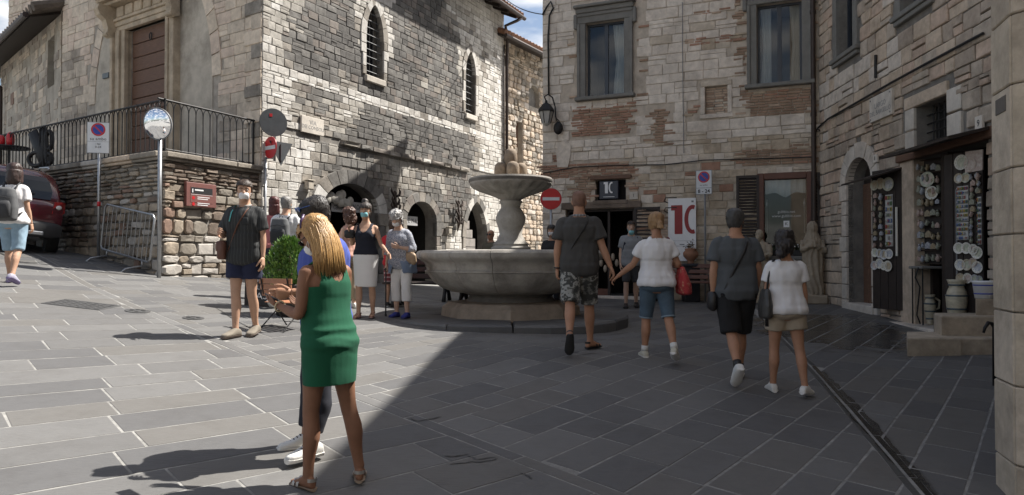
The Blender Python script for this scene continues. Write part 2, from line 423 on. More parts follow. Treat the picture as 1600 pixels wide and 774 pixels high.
# ---------------------------------------------------------------- ground and paving
def paving_mat(name, base):
    m = mat(name, base, rough=.7, var=.2, scale=2.6, bump=.0, stain=.32, stain_scale=2.6, spec=.28)
    t = m.node_tree; N = t.nodes; L = t.links; b = N['Principled BSDF']
    pos = N.new('ShaderNodeNewGeometry').outputs['Position']
    # tooled grooves and pitting
    mp = N.new('ShaderNodeMapping'); mp.inputs['Rotation'].default_value = (0, 0, R(-42)); mp.inputs['Scale'].default_value = (6, 90, 20); L.new(pos, mp.inputs['Vector'])
    n = N.new('ShaderNodeTexNoise'); n.inputs['Scale'].default_value = 1.; n.inputs['Detail'].default_value = 3; L.new(mp.outputs[0], n.inputs['Vector'])
    n2 = N.new('ShaderNodeTexNoise'); n2.inputs['Scale'].default_value = 9.; n2.inputs['Detail'].default_value = 6; L.new(pos, n2.inputs['Vector'])
    ad = N.new('ShaderNodeMath'); ad.operation = 'ADD'; L.new(n.outputs['Fac'], ad.inputs[0]); L.new(n2.outputs['Fac'], ad.inputs[1])
    bp = N.new('ShaderNodeBump'); bp.inputs['Strength'].default_value = .35; bp.inputs['Distance'].default_value = .012
    L.new(ad.outputs[0], bp.inputs['Height']); L.new(bp.outputs[0], b.inputs['Normal'])
    # washed wet patch by the ceramics shop and along the drain
    def dist(cx, cy, rx, ry, rot):
        q = N.new('ShaderNodeMapping'); q.vector_type = 'TEXTURE'; q.inputs['Location'].default_value = (cx, cy, .4); q.inputs['Rotation'].default_value = (0, 0, rot); q.inputs['Scale'].default_value = (rx, ry, 9)
        L.new(pos, q.inputs['Vector']); l = N.new('ShaderNodeVectorMath'); l.operation = 'LENGTH'; L.new(q.outputs[0], l.inputs[0]); return l.outputs['Value']
    d1 = dist(4.85, 11.1, 1.25, 2.5, R(-8)); d2 = dist(2.95, 6.1, .09, 2.5, R(-13))
    mi = N.new('ShaderNodeMath'); mi.operation = 'MINIMUM'; L.new(d1, mi.inputs[0]); L.new(d2, mi.inputs[1])
    n4 = N.new('ShaderNodeTexNoise'); n4.inputs['Scale'].default_value = 3.2; n4.inputs['Detail'].default_value = 5; L.new(pos, n4.inputs['Vector'])
    su = N.new('ShaderNodeMath'); su.operation = 'MULTIPLY_ADD'; su.inputs[1].default_value = 1.1; L.new(n4.outputs['Fac'], su.inputs[0]); L.new(mi.outputs[0], su.inputs[2])
    rr = N.new('ShaderNodeMapRange'); rr.inputs['From Min'].default_value = 1.25; rr.inputs['From Max'].default_value = 1.5; rr.inputs['To Min'].default_value = 1; rr.inputs['To Max'].default_value = 0
    L.new(su.outputs[0], rr.inputs['Value'])
    old = b.inputs['Base Color'].links[0].from_socket
    mx = N.new('ShaderNodeMixRGB'); mx.blend_type = 'MULTIPLY'; mx.inputs['Color2'].default_value = (.3, .3, .3, 1); L.new(rr.outputs[0], mx.inputs['Fac']); L.new(old, mx.inputs['Color1']); L.new(mx.outputs[0], b.inputs['Base Color'])
    ro = N.new('ShaderNodeMapRange'); ro.inputs['To Min'].default_value = .6; ro.inputs['To Max'].default_value = .12; L.new(rr.outputs[0], ro.inputs['Value']); L.new(ro.outputs[0], b.inputs['Roughness'])
    return m
PAV = [paving_mat('slate_a', (.137, .135, .132)), paving_mat('slate_b', (.156, .154, .15)), paving_mat('slate_c', (.116, .115, .115)), paving_mat('slate_d', (.142, .137, .129))]
JOINT = mat('joint_mortar', (.255, .25, .236), rough=.95, var=.5, scale=9, bump=.4, bscale=90)
# base sheet reaching the horizon
mb = MB(); xs = [-300, -90, -40, -24] + [(-20 + .25*i) for i in range(121)] + [14, 30, 90, 300]; ys = [-120, -40, -10] + [(-2+.25*i) for i in range(113)] + [30, 45, 90, 300]
vs = [(x, y, g(x, y)-.0008) for y in ys for x in xs]; nx = len(xs)
mb.add(vs, [(j*nx+i, j*nx+i+1, (j+1)*nx+i+1, (j+1)*nx+i) for j in range(len(ys)-1) for i in range(nx-1)])
ground = part('ground', mb, JOINT, None, True); ground['kind'] = 'structure'
def clip(poly, a, b, c):      # keep a*x+b*y >= c
    out = []
    for p, q in zip(poly, poly[1:]+poly[:1]):
        dp, dq = a*p[0]+b*p[1]-c, a*q[0]+b*q[1]-c
        if dp >= 0: out.append(p)
        if dp*dq < 0: t = dp/(dp-dq); out.append((p[0]+(q[0]-p[0])*t, p[1]+(q[1]-p[1])*t))
    return out
SP = Vector((-1.30, 6.08)); sang = R(-43.5); SD = Vector((math.cos(sang), math.sin(sang))); SNr = Vector((-SD.y, SD.x))  # strip line, normal towards region B
STRIP = .115
GP = Vector((3.39, 8.22)); gang = R(-102.9); GD = Vector((math.cos(gang), math.sin(gang))); GNr = Vector((-GD.y, GD.x))    # drain line, normal to +X
DR = .06
random.seed(3)
PAVS = []
def field(ang, hr, wr, halfplanes, bbox):
    a = Vector((math.cos(ang), math.sin(ang))); b = Vector((-a.y, a.x))
    cs = [Vector((x, y)) for x in (bbox[0], bbox[2]) for y in (bbox[1], bbox[3])]
    u0, u1 = min(c.dot(a) for c in cs), max(c.dot(a) for c in cs); v0, v1 = min(c.dot(b) for c in cs), max(c.dot(b) for c in cs)
    v = v0
    while v < v1:
        h = random.uniform(*hr); u = u0 - random.random()
        while u < u1:
            l = random.uniform(*wr)
            gpx = .009
            poly = [tuple(a*x + b*y) for x, y in ((u+gpx, v+gpx), (u+l-gpx, v+gpx), (u+l-gpx, v+h-gpx), (u+gpx, v+h-gpx))]
            cx, cy = (a*(u+l/2)+b*(v+h/2))
            u += l
            if not (bbox[0] < cx < bbox[2] and bbox[1] < cy < bbox[3]): continue
            if abs(cx/max(cy, .5)) > 1.7: continue
            for hp in halfplanes:
                poly = clip(poly, *hp)
                if len(poly) < 3: break
            if len(poly) >= 3: PAVS.append(poly)
        v += h
c0 = SP.dot(SNr)
field(R(42), (.33, .47), (.6, 1.25), [(-SNr.x, -SNr.y, -(c0-STRIP/2-.016))], (-15, .8, 2.5, 21))
d0 = GP.dot(GNr)
field(R(52), (.25, .37), (.38, .78), [(SNr.x, SNr.y, c0+STRIP/2+.016), (-GNr.x, -GNr.y, -(d0-DR-.003))], (-13, 1.0, 8, 19))
field(R(53), (.25, .37), (.38, .78), [(SNr.x, SNr.y, c0+STRIP/2+.016), (GNr.x, GNr.y, d0+DR+.003)], (0, 1.5, 8, 16.5))
t = -13.
while t < 5:      # narrow kerb course between the two fields
    l = random.uniform(.7, 1.2); q = [SP+SD*(t+.008)-SNr*STRIP/2, SP+SD*(t+l-.008)-SNr*STRIP/2, SP+SD*(t+l-.008)+SNr*STRIP/2, SP+SD*(t+.008)+SNr*STRIP/2]
    PAVS.append([tuple(x) for x in q]); t += l
def slab(mb, poly, mi):
    pp = []
    for a, b in zip(poly, poly[1:]+poly[:1]):
        L_ = math.hypot(b[0]-a[0], b[1]-a[1]); k_ = max(1, int(L_/.33)); 
        nx_, ny_ = -(b[1]-a[1])/max(L_, .01), (b[0]-a[0])/max(L_, .01)
        for q in range(k_):
            e_ = random.uniform(-.004, .006) if q or L_ > .2 else 0; t_ = q/k_; pp.append((a[0]+(b[0]-a[0])*t_+nx_*e_, a[1]+(b[1]-a[1])*t_+ny_*e_))
    poly = pp
    n = len(poly); cx = sum(p[0] for p in poly)/n; cy = sum(p[1] for p in poly)/n
    dz = random.uniform(.001, .003); vs = []
    for k, (ins, dd) in enumerate(((0, -.05), (0, -.001), (.006, 0), (None, 0))):
        for x, y in poly:
            l = math.hypot(x-cx, y-cy) or 1; x2, y2 = (x-(x-cx)/l*ins, y-(y-cy)/l*ins) if ins is not None else (x-(x-cx)*.5, y-(y-cy)*.5)
            vs.append((x2, y2, g(x2, y2)+dd+dz))
    vs.append((cx, cy, g(cx, cy)+dz))
    fs = [(k*n+i, k*n+(i+1) % n, (k+1)*n+(i+1) % n, (k+1)*n+i) for k in (0, 1, 2) for i in range(n)] + [(3*n+i, 3*n+(i+1) % n, 4*n) for i in range(n)]
    mb.add(vs, fs, mi)
def parea(p): return abs(sum(a[0]*b[1]-b[0]*a[1] for a, b in zip(p, p[1:]+p[:1])))/2
def pscore(p):
    n = len(p); cx = sum(q[0] for q in p)/n; cy = sum(q[1] for q in p)/n; y = max(cy, .6)
    qx = CX+cx/y*F_PX; qy = HOR+(CAM_Z-g(cx, cy))/y*F_PX
    return parea(p)/y**3*(1 if -30 < qx < 1630 and qy < 800 else .001)
PAVS = [p for p in PAVS if parea(p) > .012]
PAVS.sort(key=pscore, reverse=True)
for p in PAVS[:299]:
    n = len(p); cx = sum(q[0] for q in p)/n; cy = sum(q[1] for q in p)/n; o3 = (cx, cy, g(cx, cy))
    mb = MB(); slab(mb, p, 0)
    o = bpy.data.objects.new('paving_stone', mb.mesh('paving_stone', random.choice(PAV), False, o3)); C.objects.link(o); o.location = o3; o.parent = ground
mb = MB()
for p in PAVS[299:]: slab(mb, p, random.randrange(4))
part('paving_stone_field', mb, PAV, ground, kind='stuff')
# drain channel: two kerb stones with a dark slot between
DRM = paving_mat('drain_stone', (.075, .074, .07))
t = -4.5; mb = MB(); slotm = mat('drain_slot', (.02, .02, .02), rough=.4)
while t < 6.3:
    l = .9
    for sd, (o0, o1) in ((-1, (-DR, -.012)), (1, (.012, DR))):
        q = [GP+GD*(t+.006)+GNr*o0, GP+GD*(t+l-.006)+GNr*o0, GP+GD*(t+l-.006)+GNr*o1, GP+GD*(t+.006)+GNr*o1]
        m2 = MB(); slab(m2, [tuple(x) for x in q], 0); part('drain_stone', m2, DRM, ground)
    q = [GP+GD*t-GNr*.013, GP+GD*(t+l)-GNr*.013, GP+GD*(t+l)+GNr*.013, GP+GD*t+GNr*.013]
    mb.add([(x, y, g(x, y)-.009) for x, y in q], [(0, 1, 2, 3)]); t += l
part('drain_slot', mb, slotm, ground)
# open cracks in the foreground slabs
for pts in (((690, 714), (712, 716), (728, 712), (748, 720), (775, 716)), ((700, 728), (735, 724), (765, 722), (778, 718)), ((812, 740), (826, 747), (832, 749)), ((640, 654), (655, 660), (690, 652)), ((905, 556), (925, 553), (950, 555)), ((470, 470), (500, 480), (540, 492)), ((330, 478), (360, 496), (400, 520))):
    ps = [on_ground(*q) for q in pts]; mb = MB(); L2_ = []
    for a, b in zip(ps[:-1], ps[1:]):
        for k in range(4): t_ = k/4; L2_.append(a.lerp(b, t_)+Vector((random.gauss(0, .008), random.gauss(0, .008), 0)))
    L2_.append(ps[-1]); vs = []
    for k, q in enumerate(L2_): w_ = .006*(1 if 0 < k < len(L2_)-1 else .2)*random.uniform(.5, 1.4); d_ = (L2_[min(k+1, len(L2_)-1)]-L2_[max(k-1, 0)]).normalized(); n_ = Vector((-d_.y, d_.x, 0)); vs += [(*(q+n_*w_).xy, g(q.x, q.y)+.006), (*(q-n_*w_).xy, g(q.x, q.y)+.006)]
    mb.add(vs, [(2*k, 2*k+1, 2*k+3, 2*k+2) for k in range(len(L2_)-1)]); part('crack', mb, slotm, ground)
# iron covers
def cover(px, py, w_, h_, round_=False, label=''):
    p = on_ground(px, py); mb = MB(); im = mat('cast_iron_cover', (.06, .06, .06), rough=.55, var=.3, bump=.3)
    if round_:
        mb.lathe([(w_/2, -.01), (w_/2, .006), (w_/2-.02, .008), (.02, .008)], 24)
        for k in range(6): mb.box((math.cos(k)*w_*.25, math.sin(k)*w_*.25, .010), (.05, .02, .006))
    else:
        mb.box((0, 0, 0), (w_, h_, .014), 0, None, .003)
        for i in range(7):
            for j in range(5): mb.box((-w_/2+(i+.7)*w_/7.4, -h_/2+(j+.7)*h_/5.4, .008), (w_/11, h_/9, .006))
    o = single('drain_cover', mb, im, label, 'drain cover', p+Vector((0, 0, .004)), R(42))
    e = .3; o.rotation_euler = (math.atan2(g(p.x, p.y+e)-g(p.x, p.y-e), 2*e), -math.atan2(g(p.x+e, p.y)-g(p.x-e, p.y), 2*e), R(0)); 
    return o
cover(128, 477, .75, .5, False, 'large rectangular iron drain cover set in the sunlit paving on the left')
cover(215, 487, .3, .3, True, 'round iron cover in the sunlit paving, the one nearest the rectangular cover')
cover(302, 498, .26, .26, True, 'small round iron cover in the paving left of the man in the striped shirt')
# ---------------------------------------------------------------- building lines (plan)
TC = (-6.36, 13.0); TE = (-5.3, 15.13)                 # terrace corner, church corner
CH1 = (-.3, 25.13); FAR1 = (1.35, 28.4)
TL = (-13.2, 17.56)                                    # terrace far left
FF = (-12.6, 20.0)                                     # facade far left
AN = (-18.6, 26.0)
MH = (.77, 17.89); MG = (6.62, 15.35); RN = (5.55, -2.5)
church_w = Wall(TE, CH1); facade_w = Wall(FF, TE); annex_w = Wall(AN, (FF[0]-.25, FF[1]+.35))
tl_w = Wall(TL, TC); tr_w = Wall(TC, (TE[0]-.06, TE[1]+.03)); far_w = Wall((CH1[0]-.3, CH1[1]+.1), FAR1)
mid_w = Wall(MH, MG); right_w = Wall(MG, RN)
MORT_D = mat('mortar_dark', (.20, .185, .165), rough=.95, var=.4, scale=5, bump=.5, bscale=60)
MORT_L = mat('mortar_light', (.38, .34, .29), rough=.95, var=.4, scale=5, bump=.5, bscale=60)
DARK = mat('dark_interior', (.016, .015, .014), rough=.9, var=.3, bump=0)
def stone(n, c, st=.0, **k): return mat(n, c, rough=.88, var=.28, scale=7, bump=.55, bscale=26, stain=st, stain_scale=1.5, bdist=.012, **k)
CHS = [stone('church_pale', (.58, .555, .51), .3), stone('church_beige', (.32, .29, .25), .6), stone('church_grey', (.20, .19, .174), .6), stone('church_dark', (.128, .121, .112), .5), stone('church_brown', (.215, .188, .165), .6), stone('church_white', (.66, .64, .60), .2), stone('church_mid', (.42, .395, .35), .45)]
FAS = [stone('facade_pale', (.68, .58, .465), .3), stone('facade_beige', (.64, .54, .425), .4), stone('facade_pink', (.65, .53, .43), .3), stone('facade_grey', (.57, .49, .395), .5), stone('facade_stain', (.40, .345, .285), .5)]
TES = [stone('terrace_grey', (.26, .23, .19), .6), stone('terrace_brown', (.20, .155, .12), .5), stone('terrace_beige', (.37, .31, .24), .6), stone('terrace_pale', (.44, .41, .37), .35), stone('terrace_brick', (.27, .18, .135), .5)]
MIS = [stone('mid_pale', (.69, .615, .53), .3), stone('mid_white', (.72, .65, .565), .25), stone('mid_beige', (.60, .52, .42), .4), stone('mid_rubble', (.52, .43, .325), .45), stone('mid_brick', (.40, .235, .165), .4), stone('mid_brown_brick', (.37, .255, .18), .5), stone('mid_buff_brick', (.50, .375, .28), .4)]
RIS = [stone('right_beige', (.58, .47, .36), .45), stone('right_pink', (.55, .42, .325), .45), stone('right_dark', (.42, .345, .275), .5), stone('right_pale', (.64, .57, .49), .35), stone('right_grey', (.49, .415, .335), .5)]
GREYST = mat('grey_sandstone', (.20, .195, .18), rough=.85, var=.2, scale=5, bump=.3, bscale=50, stain=.3)
PALEST = mat('pale_limestone', (.62, .57, .50), rough=.85, var=.2, scale=6, bump=.3, bscale=40, stain=.35)
PORTAL = mat('portal_sandstone', (.50, .41, .30), rough=.85, var=.3, scale=5, bump=.35, bscale=40, stain=.5)
WOOD = mat('brown_door_wood', (.15, .08, .05), rough=.65, var=.4, scale=7, bump=.3, bscale=30, stretch=(1, 1, 9))
DWOOD = mat('dark_shutter_wood', (.028, .019, .015), rough=.6, var=.4, scale=9, bump=.2)
GWOOD = mat('grey_weathered_wood', (.30, .275, .25), rough=.85, var=.35, scale=6, bump=.3)
RWOOD = mat('red_brown_wood', (.12, .048, .03), rough=.55, var=.3, scale=8, bump=.2)
IRON = mat('dark_iron', (.022, .021, .021), rough=.55, var=.3, bump=.2, metal=.3)
RUST = mat('rusty_iron', (.05, .034, .026), rough=.75, var=.4, bump=.3, metal=.2)
GALV = mat('galvanised_steel', (.38, .39, .40), rough=.42, var=.2, scale=14, bump=.05, metal=.85)
GREYMET = mat('grey_painted_metal', (.20, .205, .21), rough=.5, var=.15, bump=.05)
TILE = mat('terracotta_tile', (.30, .16, .10), rough=.9, var=.45, scale=4, bump=.4, bscale=30, stain=.5)
GUTTER = mat('copper_gutter', (.055, .04, .034), rough=.5, var=.3, metal=.4)
PLASTER = mat('worn_plaster', (.50, .45, .375), rough=.95, var=.3, scale=2.5, bump=.35, bscale=20, stain=.55)
GLASS = glass_mat('window_glass'); 
# ---------------------------------------------------------------- church (side wall, eaves)
church = thing('church', 'tall grey stone church wall with pointed windows and three arched shop doors', 'church', (TE[0], TE[1], g(*TE)), world=True)
W_ = church_w
def hu(px, py, w=None): return (w or W_).hit(px, py)
u0, z0 = hu(571, 62); u1, _ = hu(598, 62)
win1 = W_.opening(u0, u1, hu(584, 122)[1], hu(584, 8)[1], 'pointed', hu(584, 60)[1])
u0, _ = hu(726.5, 130); u1, _ = hu(742, 130)
win2 = W_.opening(u0, u1, hu(735, 180)[1], hu(735, 82)[1], 'pointed', hu(735, 115)[1])
u0, _ = hu(501, 340); u1, _ = hu(590, 340)
arch1 = W_.opening(u0, u1, .4, hu(545, 287)[1], 'arch', hu(545, 330)[1], .34)
u0, _ = hu(634, 360); u1, _ = hu(680, 360)
arch2 = W_.opening(u0, u1, .4, hu(657, 315)[1], 'arch', hu(657, 345)[1], .26)
u0, _ = hu(726, 370); u1, _ = hu(760, 370)
arch3 = W_.opening(u0, u1, .4, hu(745, 316)[1], 'pointed', hu(745, 372)[1], .22)
win1['ring'] = win2['ring'] = .2
zc = hu(600, 158)[1]; ZL = 4.33
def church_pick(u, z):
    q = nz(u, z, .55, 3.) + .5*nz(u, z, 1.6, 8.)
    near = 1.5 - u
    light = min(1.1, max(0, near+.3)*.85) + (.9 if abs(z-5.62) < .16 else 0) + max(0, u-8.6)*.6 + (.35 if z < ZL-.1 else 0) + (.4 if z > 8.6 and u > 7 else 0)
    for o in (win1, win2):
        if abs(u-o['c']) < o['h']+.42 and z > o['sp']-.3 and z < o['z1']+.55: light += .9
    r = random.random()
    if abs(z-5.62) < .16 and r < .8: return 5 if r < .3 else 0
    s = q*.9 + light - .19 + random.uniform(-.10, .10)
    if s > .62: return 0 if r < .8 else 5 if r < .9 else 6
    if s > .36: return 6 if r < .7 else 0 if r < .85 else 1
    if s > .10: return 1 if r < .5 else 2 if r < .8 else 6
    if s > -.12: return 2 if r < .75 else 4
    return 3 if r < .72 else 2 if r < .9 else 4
wall_p = W_.backing('wall', MORT_D, church, .2, 10.35)
rows = [r for r in rows_of(.3, ZL-.07, .19)] + rows_of(ZL+.07, 5.54, .165) + [(5.54, 5.72)] + rows_of(5.72, 10.3, .165)
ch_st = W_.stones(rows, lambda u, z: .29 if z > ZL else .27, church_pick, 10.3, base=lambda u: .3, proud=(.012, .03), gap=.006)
# eroded ledge course
k = 2.5
ledge = []
while k < 8.6:
    l = random.uniform(.35, .8); 
    if random.random() > .12:
        M = W_.M(k+l/2, ZL+.10*math.sin(k*.9)*0) @ Matrix.Diagonal((l-.015, random.uniform(.07, .13), .12*random.uniform(.8, 1.1), 1)); ledge.append((M, random.randrange(12), random.choice((1, 4, 0, 2))))
    k += l
# put-log holes
for (px, py, ww, hh) in ((440, 585/2.976, .18, .12), (626, 239, .12, .2), (697, 240, .1, .22), (709, 250, .12, .14), (750, 252, .1, .1), (490, 300, .15, .15)):
    u, z = hu(px, py); ch_st = [p for p in ch_st if not (abs((p[0].translation-W_.p).dot(W_.d)-u) < ww/2+.02 and abs(p[0].translation.z-z) < hh/2+.04)]
# lancet windows with frame ring, sill, grille and dark pane
for o, nb in ((win1, 5), (win2, 5)):
    W_.voussoirs(o, .2, 8, church, [CHS[0], CHS[0], CHS[1]], proud=.036, jamb=True, jamb_h=.3)
    pane = MB(W_.M()); ol = W_.outline(o); pane.prism(ol, .30, .32); wp = part('window', pane, mat('dark_glass', (.02, .022, .025), rough=.25, var=.3, bump=0), church)
    for i in range(1, nb):
        x = o['u0'] + (o['u1']-o['u0'])*i/nb
        zt = o['z1']
        for zz in np.arange(o['sp'], o['z1'], .02):
            if abs(x-o['c']) > W_.half(o, zz): zt = zz; break
        mb = MB(W_.M()); mb.cyl((x, .10, o['z0']+.02), (x, .10, zt), .011, 6); part('bar', mb, GALV if 0 else IRON, wp)
    z = o['z0']+.16
    while z < o['z1']-.15:
        h_ = W_.half(o, z); mb = MB(W_.M()); mb.cyl((o['c']-h_, .085, z), (o['c']+h_, .085, z), .011, 6); part('bar', mb, GREYMET, wp); z += .19
    mb = MB(W_.M()); mb.span((o['u0']-.05, -.09, o['z0']-.16), (o['u1']+.05, .2, o['z0']), 0, .015); part('sill', mb, PALEST, church)
# shop arches
W_.voussoirs(arch1, .34, 11, church, CHS, pick=lambda k: [5, 5, 1, 2, 2, 3, 2, 3, 2, 5, 5, 2, 1, 2, 3, 1, 2, 1, 2, 3, 3, 1, 2, 4, 1, 2, 3, 1, 2, 2, 1, 2][k % 32], proud=.06)
W_.voussoirs(arch2, .26, 9, church, CHS, pick=lambda k: (2, 1, 4, 2, 1)[k % 5], proud=.05)
W_.voussoirs(arch3, .22, 8, church, CHS, pick=lambda k: (1, 2, 0, 2)[k % 4], proud=.045)
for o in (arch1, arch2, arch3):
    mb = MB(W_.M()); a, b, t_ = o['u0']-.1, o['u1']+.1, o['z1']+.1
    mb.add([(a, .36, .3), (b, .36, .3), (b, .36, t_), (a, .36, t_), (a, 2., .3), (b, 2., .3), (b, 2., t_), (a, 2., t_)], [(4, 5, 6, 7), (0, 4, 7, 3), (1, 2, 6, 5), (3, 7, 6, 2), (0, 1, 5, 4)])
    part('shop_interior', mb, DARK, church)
# wooden boards in the third arch, each its own piece
ys_ = np.linspace(hu(740, 455)[1], hu(740, 345)[1], 9)
for a, b in zip(ys_[:-1], ys_[1:]):
    wdt = arch3['h']*2*.62*(1 - max(0, (b-arch3['sp'])/(arch3['z1']-arch3['sp']))*.9)
    mb = MB(W_.M()); mb.span((arch3['u0']+.02, .12, a+.012), (arch3['u0']+wdt, .15, b-.012), 0, .005); part('board', mb, GWOOD, church)
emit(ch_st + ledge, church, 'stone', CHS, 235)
# eaves and roof
ov = .62
mb = MB(W_.M()); mb.add([(-.0, -ov, 10.0), (11.5, -ov, 10.0), (11.5, 4.5, 12.1), (0, 4.5, 12.1), (0, -ov, 9.93), (11.5, -ov, 9.93), (11.5, 4.5, 11.9), (0, 4.5, 11.9)], [(0, 1, 2, 3), (7, 6, 5, 4), (0, 4, 5, 1), (1, 5, 6, 2), (3, 7, 4, 0), (2, 6, 7, 3)])
roofp = part('roof', mb, RUST, church)
for i in range(19):
    mb = MB(W_.M()); x = .2+i*.6; mb.add([(x-.05, -ov+.04, 9.83), (x+.05, -ov+.04, 9.83), (x+.05, .02, 10.1), (x-.05, .02, 10.1), (x-.05, -ov+.04, 9.93), (x+.05, -ov+.04, 9.93), (x+.05, .02, 10.22), (x-.05, .02, 10.22)], [(3, 2, 1, 0), (4, 5, 6, 7), (0, 1, 5, 4), (1, 2, 6, 5), (3, 0, 4, 7)])
    part('rafter', mb, DWOOD, roofp)
mb = MB(W_.M())
for i in range(57): mb.tube([(.1+i*.2, -ov-.06, 10.02), (.1+i*.2, 1.5, 10.98)], [.1, .09], 8)
part('roof_tile_field', mb, TILE, roofp, kind='stuff')
mb = MB(W_.M()); mb.tube([(0.1, -ov-.08, 9.96), (11.45, -ov-.08, 9.94)], .07, 10); part('gutter', mb, GUTTER, church)
dpu, dpz = hu(788, 120)
mb = MB(W_.M()); mb.tube([(11.2, -ov-.08, 9.9), (11.0, -ov, 9.75), (10.75, -.3, 9.55), (dpu, -.12, 9.2), (dpu, -.10, 8.5), (dpu, -.10, .5)], .055, 10)
part('downpipe', mb, GUTTER, church, True)
mb = MB(W_.M()); mb.tube([(dpu-.16, -.08, 9.0), (dpu-.16, -.08, .5)], .03, 8); part('downpipe', mb, RUST, church, True)
# body of the church behind its walls
mb = MB(); b_ = [TE, CH1, (CH1[0]-9, CH1[1]+4.5), (FF[0]+1, FF[1]+3), FF]
b2 = []
cx, cy = sum(p[0] for p in b_)/5, sum(p[1] for p in b_)/5
for x, y in b_: b2.append((x+(cx-x)*.45, y+(cy-y)*.45))
mb.add([(x, y, .2) for x, y in b2]+[(x, y, 10.3) for x, y in b2], [tuple(range(5, 10))] + [(i, (i+1) % 5, (i+1) % 5+5, i+5) for i in range(5)]); part('core', mb, MORT_D, church)

# ---------------------------------------------------------------- facade with portal
W_ = facade_w
facade = thing('portal_building', 'beige ashlar stone front with a carved portal above the railed terrace', 'building', (FF[0], FF[1], g(*FF)), world=True)
u0, _ = hu(200, 100); u1, _ = hu(263, 100)
ZT = 3.46            # terrace top
door = W_.opening(u0, u1, ZT, hu(230, 42)[1]+.06, 'rect')
W_.backing('wall', MORT_L, facade, .3, 10.3)
aL, _ = hu(150, 150); aR, _ = hu(333, 150); aT = hu(235, -70)[1]
ac, ah = (aL+aR)/2, (aR-aL)/2
def in_arch(u, z, e=0.):
    if abs(u-ac) > ah+e: return False
    sp = 5.6
    return z < sp or z < sp + (aT-sp+e)*math.sqrt(max(0, 1-((u-ac)/(ah+e))**2))
def fac_pick(u, z):
    r = random.random(); q = nz(u, z, .5, 4)
    if u < 1.2 and z < 7.3: return 4 if r < .5 else 3
    if z < 5.2 and q > .1: return 4 if r < .35 else 3
    if q > .15: return 0 if r < .6 else 2
    return 1 if r < .45 else 0 if r < .75 else 2 if r < .9 else 3
fs_ = W_.stones(rows_of(ZT-.1, 10.3, .26), lambda u, z: .46, fac_pick, 10.3, proud=(.012, .022), gap=.005, skip=lambda u, z: in_arch(u, z, .34))
emit(fs_, facade, 'stone', FAS, 215)
# relieving arch ring and plaster infill
N_ = 22
for i in range(N_):
    a, b = math.pi*(i+.03)/N_, math.pi*(i+.97)/N_; q = lambda t, e: (ac-(ah+e)*math.cos(t), 5.6+(aT-5.6+e)*math.sin(t))
    mb = MB(W_.M()); mb.prism([q(a, 0), q((a+b)/2, 0), q(b, 0), q(b, .33), q(a, .33)], -.035, .05); part('arch_stone', mb, FAS[i % 3], facade)
mb = MB(W_.M()); mb.prism([(door['u0']-.02, ZT), (aL, ZT), (aL, 5.6)] + [(ac-ah*math.cos(t), 5.6+(aT-5.6)*math.sin(t)) for t in np.linspace(0, math.pi/2, 8)][1:] + [(ac, door['z1']+.02), (door['u0']-.02, door['z1']+.02)], -.015, .02)
mb.prism([(door['u1']+.02, ZT), (aR, ZT), (aR, 5.6)] + [(ac+ah*math.cos(t), 5.6+(aT-5.6)*math.sin(t)) for t in np.linspace(0, math.pi/2, 8)][1:] + [(ac, door['z1']+.02), (door['u1']+.02, door['z1']+.02)], -.016, .02)
part('plaster_infill', mb, PLASTER, facade)
# portal: jambs, architrave, frieze, cornice, brackets
pu0, pu1, pz = door['u0'], door['u1'], door['z1']
por = MB(W_.M())
for sd, e in ((-1, pu0), (1, pu1)):
    mb = MB(W_.M()); 
    for a, b, d in ((0, .16, .10), (.16, .22, .16), (.22, .40, .13), (.40, .52, .2)):
        mb.span((e+sd*a, -d, ZT), (e+sd*b, .1, pz+.0), 0, .012)
    mb.span((e+sd*.14, -.22, ZT), (e+sd*.56, .1, ZT+.35), 0, .02)
    part('jamb', mb, PORTAL, facade)
    mb = MB(W_.M())       # scroll bracket
    pr = [(0, 0), (-.42, 0), (-.46, -.12), (-.40, -.26), (-.26, -.36), (-.2, -.55), (-.22, -.7), (-.12, -.78), (0, -.72)]
    x0 = e+sd*.40; x1 = e+sd*.62; vs = [(x0, y-.1, pz+.62+z) for y, z in pr]+[(x1, y-.1, pz+.62+z) for y, z in pr]; n = len(pr)
    mb.add(vs, [tuple(range(n)), tuple(range(2*n-1, n-1, -1))]+[(i, i+n, (i+1) % n+n, (i+1) % n) for i in range(n)])
    mb.tube([(x0-.02, -.48, pz+.5), (x1+.02, -.48, pz+.5)], .08, 10); mb.tube([(x0-.02, -.28, pz-.08), (x1+.02, -.28, pz-.08)], .06, 10)
    part('bracket', mb, PORTAL, facade)
mb = MB(W_.M()); 
for a, b, d in ((0, .12, .10), (.12, .24, .13), (.24, .31, .18)): mb.span((pu0-.5+a*0, -d, pz+a), (pu1+.5, .1, pz+b), 0, .01)
part('architrave', mb, PORTAL, facade)
mb = MB(W_.M()); mb.span((pu0-.38, -.11, pz+.312), (pu1+.38, .1, pz+.62), 0, .01)
for i in range(5): mb.span((pu0-.3+i*.42, -.15, pz+.34), (pu0+.02+i*.42, -.1, pz+.60), 0, .015)
part('frieze', mb, PORTAL, facade)
mb = MB(W_.M())
for a, b, d in ((.622, .70, .34), (.70, .79, .46), (.79, .93, .62), (.93, .99, .70)): mb.span((pu0-.5-d*.45, -d, pz+a), (pu1+.5+d*.45, .1, pz+b), 0, .015)
part('cornice', mb, PORTAL, facade)
nbd = 11; zs = np.linspace(ZT, pz, nbd+1); dr = MB(W_.M()); dr.span((pu0, .16, ZT), (pu1, .22, pz)); drp = part('door', dr, WOOD, facade)
for i in range(nbd):
    mb = MB(W_.M()); mb.span((pu0+.01, .10+random.uniform(0, .012), zs[i]+.008), (pu1-.01, .165, zs[i+1]-.008), 0, .01); part('plank', mb, WOOD, drp)
